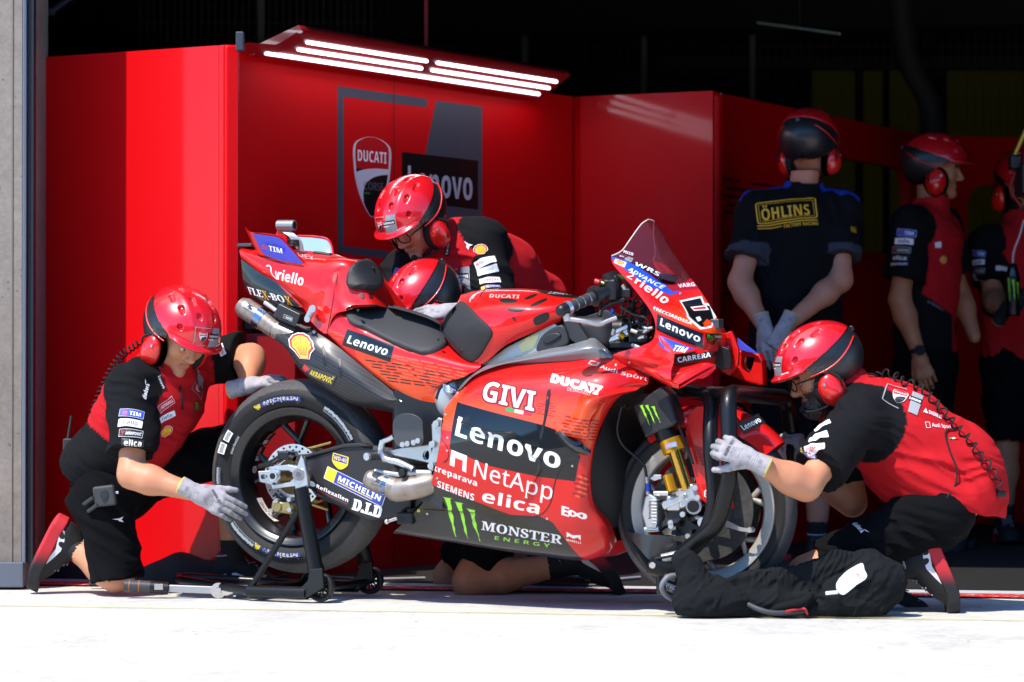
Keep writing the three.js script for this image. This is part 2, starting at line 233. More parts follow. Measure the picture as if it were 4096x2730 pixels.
const LOGO = {
  tim: (c, x, y, w, h) => { rrect(c, x, y, w, h, h * 0.08, '#f2f2f2'); rrect(c, x + 3, y + 3, w - 6, h - 6, h * 0.08, '#2146c8'); for (let i = 0; i < 3; i++) for (let k = 0; k < 2; k++) { c.fillStyle = '#d8273a'; c.fillRect(x + w * (0.14 + k * 0.11), y + h * (0.27 + i * 0.18), w * (k ? 0.08 : 0.1), h * 0.1); } fit(c, 'TIM', x + w * 0.42, y + h * 0.26, w * 0.46, h * 0.48, '#fff'); },
  riello: word('riello', '#f4f4f4', '#2c3c86', undefined, 0.2, 0.2),
  akra: (c, x, y, w, h) => { rrect(c, x, y, w, h, h * 0.1, '#e8e8ea'); rrect(c, x + 4, y + 4, w - 8, h - 8, h * 0.1, '#191a1c'); poly(c, [[x + w * 0.07, y + h * 0.2], [x + w * 0.24, y + h * 0.3], [x + w * 0.15, y + h * 0.75]], '#d2202c'); fit(c, 'AKRAPOVIČ', x + w * 0.28, y + h * 0.24, w * 0.66, h * 0.5, '#e6e6e8'); },
  elica: word('elica', '#1c1d21', '#f2f2f2', undefined, 0.12, 0.14, 0.02),
  mich: (c, x, y, w, h) => { rrect(c, x, y, w, h, h * 0.06, '#f2f2f2'); c.fillStyle = '#27399b'; c.fillRect(x + 3, y + 3, w - 6, h - 6); c.fillStyle = '#f3d21b'; c.fillRect(x + 3, y + 3, w * 0.16, h - 6); c.fillRect(x + w * 0.22, y + h * 0.74, w * 0.6, h * 0.07); fit(c, 'MICHELIN', x + w * 0.22, y + h * 0.24, w * 0.72, h * 0.42, '#fff', 'bold 100px sans-serif'); },
  shell: scallop,
  netapp: (c, x, y, w, h) => { rrect(c, x, y, w, h, h * 0.08, '#f2f2f4'); c.fillStyle = '#cf2030'; c.fillRect(x + w * 0.08, y + h * 0.3, w * 0.12, h * 0.4); c.fillStyle = '#f2f2f4'; c.fillRect(x + w * 0.12, y + h * 0.45, w * 0.04, h * 0.3); fit(c, 'NetApp', x + w * 0.25, y + h * 0.25, w * 0.66, h * 0.55, '#3a3a48', '100px sans-serif'); },
  unipol: word('Unipol', '#eef0f6', '#3f68b0', '100px sans-serif', 0.22, 0.22),
  carrera: word('CARRERA', '#f4f2f2', '#c8283c', undefined, 0.08, 0.28),
  autogrill: (c, x, y, w, h) => { rrect(c, x, y, w, h, 2, '#f4f0f0'); c.fillStyle = '#c81e2e'; c.fillRect(x + 5, y + 5, w - 10, h - 10); fit(c, 'AUTOGRILL', x + w * 0.2, y + h * 0.3, w * 0.74, h * 0.4, '#fff'); c.strokeStyle = '#fff'; c.lineWidth = 5; c.beginPath(); c.moveTo(x + w * 0.16, y + h * 0.25); c.lineTo(x + w * 0.08, y + h * 0.75); c.stroke(); },
  lenovo: word('Lenovo', '#111214', '#f4f4f6', undefined, 0.1, 0.26, 0.02),
  team: teamLogo,
  claw: (c, x, y, w, h) => { c.fillStyle = '#0c0e0c'; c.beginPath(); c.ellipse(x + w / 2, y + h / 2, w * 0.5, h * 0.5, 0, 0, 7); c.fill(); claws(c, x + w * 0.14, y + h * 0.1, w * 0.7, h * 0.82, '#8ad32e'); },
  clawOnly: (c, x, y, w, h) => claws(c, x, y, w, h, '#8fdc2c'),
  diadora: (c, x, y, w, h) => { fit(c, 'diadora', x + w * 0.02, y + h * 0.3, w * 0.8, h * 0.6, '#f2f2f2'); poly(c, [[x + w * 0.72, y + h * 0.35], [x + w, y], [x + w * 0.86, y + h * 0.3]], '#f2f2f2'); },
  arrow: (c, x, y, w, h) => { poly(c, [[x, y + h * 0.35], [x + w * 0.55, y + h * 0.3], [x + w, y], [x + w * 0.8, y + h * 0.5], [x + w, y + h], [x + w * 0.6, y + h * 0.85], [x + w * 0.5, y + h * 0.55]], '#f0f0f2'); },
  ohlins: (c, x, y, w, h) => { const Y = '#f0b818'; rrect(c, x + w * 0.02, y + h * 0.03, w * 0.96, h * 0.68, h * 0.07, null, Y, h * 0.035); rrect(c, x + w * 0.06, y + h * 0.1, w * 0.88, h * 0.54, h * 0.02, null, Y, h * 0.015); fit(c, 'ÖHLINS', x + w * 0.09, y + h * 0.13, w * 0.78, h * 0.49, Y); c.fillStyle = Y; c.fillRect(x, y + h * 0.77, w * 0.98, h * 0.035); c.fillRect(x, y + h * 0.86, w * 0.4, h * 0.03); fit(c, 'FACTORY RACING', x + w * 0.43, y + h * 0.84, w * 0.55, h * 0.11, Y); },
  audi: (c, x, y, w, h) => { rrect(c, x + 4, y + h * 0.1, w * 0.15, h * 0.8, 2, null, '#f0f0f0', 5); fit(c, 'Audi Sport', x + w * 0.24, y + h * 0.15, w * 0.74, h * 0.8, '#f2f2f2', '100px sans-serif'); },
  dainese: (c, x, y, w, h) => { poly(c, [[x, y + h], [x + w * 0.13, y], [x + w * 0.26, y + h]], '#f2f2f2'); fit(c, 'DAINESE', x + w * 0.3, y + h * 0.15, w * 0.7, h * 0.8, '#f2f2f2'); },
  corse: (c, x, y, w, h) => crest(c, x, y, w, h, true),
  scudo: (c, x, y, w, h) => { c.strokeStyle = '#9a9ca2'; c.lineWidth = w * 0.03; c.beginPath(); c.moveTo(x + w * 0.55, y + h * 0.05); c.lineTo(x + w * 0.03, y + h * 0.05); c.lineTo(x + w * 0.03, y + h * 0.97); c.lineTo(x + w * 0.5, y + h * 0.97); c.stroke(); crest(c, x + w * 0.22, y + h * 0.2, w * 0.42, h * 0.6, true); poly(c, [[x + w * 0.7, y + h * 0.06], [x + w, y + h * 0.06], [x + w, y + h * 0.95], [x + w * 0.75, y + h * 0.95]], '#9a9ca2'); c.fillStyle = '#131416'; c.fillRect(x + w * 0.66, y + h * 0.32, w * 0.34, h * 0.2); fit(c, 'Lenovo', x + w * 0.68, y + h * 0.36, w * 0.3, h * 0.12, '#fff'); },
  glove: (c, x, y, w, h) => { fit(c, 'MAPA 551', x, y, w, h * 0.22, '#46464e', 'bold 100px sans-serif'); for (let i = 0; i < 4; i++) fit(c, ['CE  EN 388', '4131A UKCA', '2777  EAC', 'OCEAN BLUE'][i], x + w * 0.05 * i, y + h * (0.34 + i * 0.17), w * 0.7, h * 0.1, '#6c6c76', '100px sans-serif'); },
  givi: (c, x, y, w, h) => fit(c, 'GIVI', x, y, w, h, '#fff'),
  flag: (c, x, y, w, h) => { c.fillStyle = '#2ba24a'; c.fillRect(x, y, w / 3, h); c.fillStyle = '#f2f2f2'; c.fillRect(x + w / 3, y, w / 3, h); c.fillStyle = '#c81f2a'; c.fillRect(x + w * 2 / 3, y, w / 3, h); },
  ducati: word('DUCATI', null, '#f2f2f2', undefined, 0, 0), vantage: word('DUCATI', null, '#3a3c42', undefined, 0, 0),
  redbar: (c, x, y, w, h) => { c.fillStyle = '#d6202c'; c.fillRect(x, y, w, h); },
  esposito: word('acquabevi', null, '#8b8d94', '100px sans-serif', 0, 0),
  soleword: word('DUCATI CORSE', null, '#e8e8ea', undefined, 0.02, 0.1),
  barcode: (c, x, y, w, h) => { c.fillStyle = '#e9e9e9'; c.fillRect(x, y, w, h); for (let i = 0; i < 26; i++) { c.fillStyle = '#26262a'; c.fillRect(x + w * (0.06 + i * 0.034), y + h * 0.2, w * 0.01 * (1 + (i * 7) % 3), h * 0.55); } },
  michTyre: (c, x, y, w, h) => { c.fillStyle = '#2c3c9e'; poly(c, [[x + w * 0.12, y + h * 0.25], [x + w * 0.98, y + h * 0.15], [x + w, y + h * 0.8], [x + w * 0.16, y + h * 0.9]], '#232f78'); poly(c, [[x, y + h * 0.2], [x + w * 0.14, y + h * 0.3], [x + w * 0.13, y + h * 0.95], [x + w * 0.05, y + h * 0.95]], '#c4ab1c'); fit(c, 'MICHELIN', x + w * 0.22, y + h * 0.26, w * 0.72, h * 0.46, '#bdbbb2'); for (let i = 0; i < 44; i++) { c.fillStyle = i % 3 ? '#17171a' : '#b0a888'; const a = hash3(i, 3, 5), b = hash3(i, 8, 2); c.fillRect(x + w * a, y + h * b, w * (i % 3 ? 0.05 : 0.02), h * (i % 3 ? 0.07 : 0.16)); } },
  whitebar: (c, x, y, w, h) => { c.fillStyle = '#8d959e'; for (let i = 0; i < 60; i++) c.fillRect(x + (w * i) / 60, y + h * (0.05 + 0.15 * hash3(i, 1, 1)), w / 58, h * (0.35 + 0.1 * hash3(i, 2, 2))); c.fillStyle = '#5c646c'; for (let i = 0; i < 40; i++) c.fillRect(x + (w * i) / 40, y + h * (0.62 + 0.06 * hash3(i, 5, 1)), w / 44, h * 0.2); },
  marche: word('marchesini', null, '#cfcfd2', '100px serif', 0, 0.1),
  brembo: word('brembo', null, '#a3201c', undefined, 0.02, 0.1),
  brembow: word('brembo', null, '#6a1512', undefined, 0.02, 0.1),
  eighteen: (c, x, y, w, h) => { c.fillStyle = '#e8d8d4'; c.beginPath(); c.ellipse(x + w / 2, y + h / 2, w / 2, h / 2, 0, 0, 7); c.fill(); fit(c, '18', x + w * 0.25, y + h * 0.3, w * 0.5, h * 0.4, '#a02020'); },
  warn: (c, x, y, w, h) => { c.fillStyle = '#ece8e6'; c.fillRect(x, y, w, h); fit(c, '▲', x + w * 0.03, y + h * 0.2, w * 0.1, h * 0.6, '#c8202a'); fit(c, 'SERIAL 4627', x + w * 0.16, y + h * 0.2, w * 0.7, h * 0.5, '#8a1c20'); },
  redlabel: (c, x, y, w, h) => { c.fillStyle = '#2a0d10'; c.fillRect(x, y, w, h); c.fillStyle = '#c06a64'; c.fillRect(x + w * 0.06, y + h * 0.2, w * 0.5, h * 0.35); c.fillStyle = '#ded6d2'; c.fillRect(x + w * 0.62, y + h * 0.2, w * 0.3, h * 0.6); },
  ohl: (c, x, y, w, h) => { c.fillStyle = '#5f8fd0'; c.fillRect(x, y, w, h); fit(c, 'OHLINS', x + w * 0.06, y + h * 0.2, w * 0.88, h * 0.6, '#d9981a'); },
  wd: (c, x, y, w, h) => { poly(c, smoothClosed([[x, y], [x + w, y + h * 0.04], [x + w * 0.98, y + h * 0.6], [x + w * 0.6, y + h], [x + w * 0.45, y + h], [x + w * 0.04, y + h * 0.62]]), '#f5cf12'); c.fillStyle = '#1f3fa6'; c.fillRect(x + w * 0.06, y + h * 0.06, w * 0.86, h * 0.46); fit(c, 'WD-40', x + w * 0.1, y + h * 0.16, w * 0.78, h * 0.28, '#f5cf12'); },
  reflex: (c, x, y, w, h) => { rrect(c, x, y + h * 0.05, w, h * 0.9, h * 0.2, '#0d0d0e'); c.fillStyle = '#f2f2f2'; c.beginPath(); c.ellipse(x + w * 0.09, y + h * 0.36, w * 0.085, h * 0.26, 0, 0, 7); c.fill(); fit(c, 'Reflexallen', x + w * 0.2, y + h * 0.14, w * 0.76, h * 0.42, '#f4f4f4'); fit(c, 'COMPOSITES DIVISION', x + w * 0.24, y + h * 0.66, w * 0.7, h * 0.16, '#c8242c', '100px sans-serif'); },
  did: (c, x, y, w, h) => fit(c, 'D.I.D', x, y, w, h, '#f6f6f6', 'bold 100px serif', '#f6f6f6', 10),
  akraY: (c, x, y, w, h) => { rrect(c, x, y, w, h, h * 0.1, '#26282b'); poly(c, [[x + w * 0.02, y + h * 0.1], [x + w * 0.22, y + h * 0.3], [x + w * 0.12, y + h * 0.85], [x, y + h * 0.6]], '#c8242e'); fit(c, 'AKRAPOVIČ', x + w * 0.26, y + h * 0.16, w * 0.7, h * 0.66, '#e2c81c'); },
  akraT: (c, x, y, w, h) => { poly(c, [[x + w * 0.1, y], [x + w * 0.5, y + h * 0.2], [x + w * 0.95, y + h * 0.1], [x + w * 0.55, y + h * 0.4], [x + w * 0.8, y + h * 0.55], [x + w * 0.2, y + h * 0.6], [x + w * 0.4, y + h * 0.3]], '#3d4a63'); fit(c, 'AKRAPOVIČ', x, y + h * 0.74, w, h * 0.2, '#4a5468'); },
  flex: (c, x, y, w, h) => { fit(c, 'FLE', x, y, w * 0.36, h * 0.9, '#f2f2f2', 'bold 100px serif'); fit(c, 'X', x + w * 0.37, y - h * 0.05, w * 0.11, h * 1.1, '#e6a316', 'bold 100px serif'); fit(c, '-BO', x + w * 0.49, y + h * 0.02, w * 0.36, h * 0.88, '#f2f2f2', 'bold 100px serif'); fit(c, 'X', x + w * 0.87, y - h * 0.05, w * 0.13, h * 1.1, '#e6a316', 'bold 100px serif'); },
  warmpatch: (c, x, y, w, h) => { poly(c, smoothClosed([[x + w * 0.02, y + h * 0.75], [x + w * 0.06, y + h * 0.35], [x + w * 0.4, y + h * 0.12], [x + w * 0.9, y + h * 0.02], [x + w, y + h * 0.1], [x + w * 0.97, y + h * 0.75], [x + w * 0.5, y + h * 0.85], [x + w * 0.1, y + h * 0.98]]), '#d9d5da'); for (let i = 0; i < 30; i++) { c.fillStyle = 'rgba(190,70,70,0.35)'; c.fillRect(x + w * (0.7 + 0.24 * hash3(i, 1, 4)), y + h * (0.12 + 0.4 * hash3(i, 2, 4)), w * 0.04, h * 0.05); } c.strokeStyle = '#a9a5ac'; c.lineWidth = 3; c.beginPath(); c.moveTo(x + w * 0.1, y + h * 0.8); c.quadraticCurveTo(x + w * 0.4, y + h * 0.5, x + w * 0.8, y + h * 0.55); c.stroke(); },
  wrs: (c, x, y, w, h) => italic(c, 0, () => fit(c, 'WRS', x + 6, y + 6, w - 12, h - 12, '#f4f4f4', 'bold 100px sans-serif', '#101012', 18)), pecco: word('PECCO', null, '#f2f0f0', undefined, 0.02, 0.06),
  white: (c, x, y, w, h) => { c.fillStyle = '#e9e6ee'; c.fillRect(x, y, w, h); },
};
// sticker atlas: every sticker has a cell, decals refer to cells
const CELL = {}, ATLAS = 2048;
const stickerTex = (() => {
  const wide = { team: [1.35, 1], corse: [0.72, 1], shell: [1.1, 1], scudo: [1.05, 1], claw: [0.95, 1], clawOnly: [0.8, 1], ohlins: [1.75, 1], glove: [1, 0.9], arrow: [1.3, 0.8], wd: [1.1, 1], akraT: [1, 1], eighteen: [1, 1], redlabel: [1.6, 1], warmpatch: [1.5, 1] };
  let x = 4, y = 4, row = 0;
  return tex(ATLAS, ATLAS, (c) => {
    for (const [k, fn] of Object.entries(LOGO)) {
      const [a, b] = wide[k] ?? [3, 0.85], u = wide[k] ? 250 : 100, w = Math.round(a * u), h = Math.round(b * u);
      if (x + w + 8 > ATLAS) { x = 4; y += row + 10; row = 0; }
      fn(c, x, y, w, h); CELL[k] = [x / ATLAS, 1 - (y + h) / ATLAS, (x + w) / ATLAS, 1 - y / ATLAS, w / h]; x += w + 10; row = Math.max(row, h);
    }
  });
})();
const stickerMat = new THREE.MeshStandardMaterial({ map: stickerTex, transparent: true, alphaTest: 0.5, roughness: 0.55, side: THREE.DoubleSide });
const stickerGloss = new THREE.MeshPhysicalMaterial({ map: stickerTex, transparent: true, alphaTest: 0.5, roughness: 0.35, clearcoat: 0.6, side: THREE.DoubleSide });
function cellUV(kind) { const [u0, v0, u1, v1] = CELL[kind]; return (s, t) => [lerp(u0, u1, s), lerp(v0, v1, t)]; }
// a sticker on a distance body: centre found at a measured pixel, laid along the surface there; w, h in metres; ang turns it (degrees, clockwise in the picture)
function decal(f, px, py, kind, w, h, ang = 0, off = 0.0025, mat = stickerMat, parent, name = 'sponsor_patch') {
  const d = rayDir(px, py).normalize(), hit = trace(f, CAM, d); if (!hit) { console.log('decal missed', kind, px, py); return null; }
  return decalAt(f, hit, kind, w, h, ang, off, mat, parent, name);
}
function decalAt(f, hit, kind, w, h, ang, off, mat, parent, name) {
  const n = grad(f, hit, 0.02), a = (ang * Math.PI) / 180, right = V(Math.cos(a), -Math.sin(a), 0), u = right.addScaledVector(n, -right.dot(n)).normalize(), v = n.clone().cross(u), uv = cellUV(kind), nu = 10, nv = 8, rows = [];
  for (let j = 0; j <= nv; j++) { const row = []; for (let i = 0; i <= nu; i++) { const o = hit.clone().addScaledVector(u, (i / nu - 0.5) * w).addScaledVector(v, (0.5 - j / nv) * h).addScaledVector(n, 0.06), q = trace(f, o, n.clone().negate(), 0.16) ?? o.clone().addScaledVector(n, -0.06); row.push(q.addScaledVector(grad(f, q, 0.006), off)); } rows.push(row); }
  return mesh(name, gridGeo(rows, (p, s, t) => uv(s, 1 - t)), mat, parent);
}

// ---------------------------------------------------------------- the setting
const grainTex = noiseTex(256, 256, (u, v, N) => [0.5 + 0.5 * (N(128)(u, v) - 0.5) + 0.3 * (N(64, 2)(u, v) - 0.5)]);
const concreteTex = noiseTex(1024, 1024, (u, v, N) => { const s = 0.88 + 0.1 * (N(4)(u, v) - 0.5) + 0.08 * (N(17, 2)(u, v) - 0.5) + 0.07 * (N(90, 3)(u, v) - 0.5) + 0.08 * (N(300, 4)(u, v) - 0.5) - 0.35 * sstep(0.9, 0.97, N(230, 8)(u, v)) * sstep(0.55, 0.8, N(14, 9)(u, v)) - 0.04 * sstep(0.7, 0.95, N(40, 5)(u, v) * N(9, 6)(u, v) * 1.25); return [s * 0.86, s * 0.855, s * 0.82]; }, true);
const groundMat = std(0xffffff, 0.9, 0, { map: concreteTex, bumpMap: grainTex, bumpScale: 0.001 });
function flat(pts, y, mat, name, uvScale = 0.5) { const sh = new THREE.Shape(pts.map((p) => new THREE.Vector2(p[0], -p[1]))), g = new THREE.ShapeGeometry(sh); g.rotateX(-Math.PI / 2); g.translate(0, y, 0); const a = g.attributes.position, uv = g.attributes.uv; for (let i = 0; i < a.count; i++) uv.setXY(i, a.getX(i) * uvScale, a.getZ(i) * uvScale); return structure(name, g, mat); }
flat([[-90, -90], [90, -90], [90, 90], [-90, 90]], -0.004, groundMat, 'pit_lane_ground', 0.23);
// garage front line, measured on the painted red line
const LN = G(0, 2338), RN = G(4096, 2392), lineDir = RN.clone().sub(LN).normalize(), lineNor = V(-lineDir.z, 0, lineDir.x);   // lineNor points out of the garage
if (lineNor.z < 0) lineNor.negate();
const onLine = (along, out, y = 0) => LN.clone().addScaledVector(lineDir, along).addScaledVector(lineNor, out).setY(y);
const strip = (a0, a1, o0, o1, y, mat, name) => flat([[a0, o0], [a1, o0], [a1, o1], [a0, o1]].map(([a, o]) => { const p = onLine(a, o); return [p.x, p.z]; }), y, mat, name, 1.5);
const wornRed = noiseTex(512, 256, (u, v, N) => { const w = sstep(0.62, 0.8, N(60)(u, v) * 0.6 + N(140, 2)(u, v) * 0.5); return [lerp(0.74, 0.78, w), lerp(0.07, 0.72, w), lerp(0.1, 0.7, w)]; }, true);
const matGrey = noiseTex(256, 256, (u, v, N) => [0.2 + 0.1 * (N(120)(u, v) - 0.5) + 0.06 * (N(20, 2)(u, v) - 0.5)], true);
strip(-3, 9, -0.13, 0.02, 0.002, std(0xffffff, 0.7, 0, { map: wornRed }), 'red_line');
strip(-3, 9, -0.27, -0.13, 0.003, std(0xb9bcc0, 0.6, 0, { bumpMap: grainTex, bumpScale: 0.001 }), 'drain_strip');
strip(-3, 9, -12, -0.27, 0.005, std(0x6a6a6a, 0.75, 0, { map: matGrey, bumpMap: grainTex, bumpScale: 0.002 }), 'garage_floor');
strip(-3, 9, 0.9, 0.96, 0.001, std(0xd9cf7e, 0.9, 0, { bumpMap: grainTex, bumpScale: 0.001, transparent: true, opacity: 0.35 }), 'faded_line');
// garage shell
const shellDark = std(0x2c2b28, 0.9, 0, { bumpMap: grainTex, bumpScale: 0.002 });
function slabBetween(name, a0, a1, o0, o1, y0, y1, mat, lone) { const pts = [[a0, o0], [a1, o0], [a1, o1], [a0, o1]].map(([a, o]) => { const p = onLine(a, o); return [p.x, -p.z]; }); const g = plateUp(pts, y0, y1); return structure(name, g, mat); }
function plateUp(pts, y0, y1) { const g = new THREE.ExtrudeGeometry(new THREE.Shape(pts.map((p) => new THREE.Vector2(...p))), { depth: y1 - y0, bevelEnabled: false }); g.rotateX(-Math.PI / 2); g.translate(0, y0, 0); return g; }
slabBetween('garage_ceiling', -6, 12, -12, 0.0, 3.3, 3.6, shellDark);
slabBetween('garage_wall_back', -6, 12, -12.2, -12, 0, 3.6, shellDark);
slabBetween('garage_wall_left', -6.2, -6, -12, 0, 0, 3.6, shellDark);
slabBetween('garage_wall_right', 12, 12.2, -12, 0, 0, 3.6, shellDark);
slabBetween('garage_facade', -6, 12, -0.0, 0.25, 3.05, 4.6, std(0x9c938c, 0.9, 0, { map: concreteTex }));
// front walls of the neighbouring boxes on both sides of the opening
slabBetween('garage_front_left', -6, -0.75, -0.9, -0.35, 0, 3.05, std(0x9c938c, 0.9, 0, { map: concreteTex }));
slabBetween('garage_front_right', 6.2, 12, -0.3, 0.2, 0, 3.05, std(0x9c938c, 0.9, 0, { map: concreteTex }));
// soft dark beams under the ceiling
for (let i = 0; i < 3; i++) slabBetween('ceiling_beam' + (i ? '_00' + i : ''), -6, 12, -2.3 - i * 2.6, -2.05 - i * 2.6, 2.8, 3.3, std(0x15171a, 0.8));
{ // concrete pillar at the door opening with its metal edge and plinth
  const t = thing('concrete_pillar', 'pale concrete pillar with dark metal edge at the garage opening', 'pillar');
  const edge = P(132, 1400, -0.69), cm = std(0xa89f9a, 0.85, 0, { map: concreteTex, bumpMap: grainTex, bumpScale: 0.002 });
  const g = new THREE.BoxGeometry(0.6, 3.3, 0.6); g.translate(edge.x - 0.04 - 0.3, 1.65 + 0.09, -0.98); { const a = g.attributes.position, u = g.attributes.uv; for (let i = 0; i < a.count; i++) u.setXY(i, (a.getX(i) + a.getZ(i)) * 0.4, a.getY(i) * 0.4); } mesh('shaft', g, cm, t);
  for (let i = 0; i < 1; i++) mesh('shutter_groove', tf(rbox(0.006, 3.2, 0.004, 0.001), V(edge.x - 0.075 - i * 0.035, 1.69, -0.678)), std(0x77706a, 0.8), t);
  mesh('metal_edge', tf(rbox(0.014, 3.3, 0.05, 0.004), V(edge.x - 0.031, 1.74, -0.7)), std(0x8a929c, 0.35, 0.8), t);
  mesh('rubber_seal', tf(rbox(0.024, 3.3, 0.05, 0.004), V(edge.x - 0.012, 1.74, -0.72)), std(0x1c222c, 0.5), t);
  mesh('plinth', tf(rbox(0.66, 0.09, 0.64, 0.005), V(edge.x - 0.36, 0.05, -0.98)), std(0x59606c, 0.7), t);
}
// dark grandstand across the pit lane, mirrored by the glossy panels
{ const g = [tf(new THREE.BoxGeometry(78, 9, 1), V(2, 5.5, 34)), ...Array.from({ length: 10 }, (_, i) => tf(new THREE.BoxGeometry(78, 0.5, 0.9), V(2, 1.3 + i * 0.75, 25 + i * 0.9)))]; structure('grandstand', g, std(0x2b2c30, 0.9)); structure('pit_wall', tf(new THREE.BoxGeometry(78, 1.1, 0.3), V(2, 0.55, 19)), std(0x3a3c40, 0.9)); }
// glossy red partition panels
const panelRed = new THREE.MeshPhysicalMaterial({ color: 0xd00009, roughness: 0.5, specularIntensity: 0.35, clearcoat: 0.3, clearcoatRoughness: 0.07, bumpMap: grainTex, bumpScale: 0.00008 });
const WALLH = 1.966, A0 = V(-2.25, 0, -1.52), A1 = V(-1.037, 0, -0.80), B0 = V(-1.012, 0, -0.825), B1 = V(0.262, 0, -2.87), C0 = V(0.297, 0, -2.86), C1 = V(0.85, 0, -2.6), D0 = V(0.872, 0, -2.73), D1 = V(2.05, 0, -5.0), E1 = V(3.6, 0, -5.6);
function wallPanel(parent, a, b, th, mat, y0 = 0, y1 = WALLH, name = 'panel') { const d = b.clone().sub(a), L = d.length(), g = new THREE.BoxGeometry(L, y1 - y0, th), n = V(-d.z, 0, d.x).normalize(); if (n.z < 0) n.negate(); return mesh(name, tf(g, a.clone().addScaledVector(d, 0.5).addScaledVector(n, -th / 2).setY((y0 + y1) / 2), quatTo(d, V(1, 0, 0))), mat, parent); }
{ const t = thing('partition_wall', 'glossy red partition wall beside the concrete pillar', 'partition wall', 'red garage partitions');
  const mid = A0.clone().lerp(A1, 0.975); wallPanel(t, A0, mid, 0.05, panelRed); wallPanel(t, mid.clone().lerp(A1, 0.04), A1, 0.05, panelRed);
  const d = A1.clone().sub(A0).normalize(); mesh('corner_post', tf(rbox(0.055, WALLH, 0.06, 0.012, 3), V(A1.x + 0.012, WALLH / 2, A1.z - 0.02), [0, 0.35, 0]), panelRed, t);
  mesh('base_rail', tf(rbox(1.35, 0.05, 0.012, 0.002), A0.clone().lerp(A1, 0.5).setY(0.03).add(V(-0.006, 0, 0.012)), quatTo(d, V(1, 0, 0))), std(0x33363a, 0.5), t); }
function onWall(a, b, px, py) { const d = b.clone().sub(a), n = V(-d.z, 0, d.x).normalize(), r = rayDir(px, py), t = a.clone().sub(CAM).dot(n) / r.dot(n), p = CAM.clone().addScaledVector(r, t); return [p.clone().sub(a).dot(d.clone().normalize()), p.y]; }
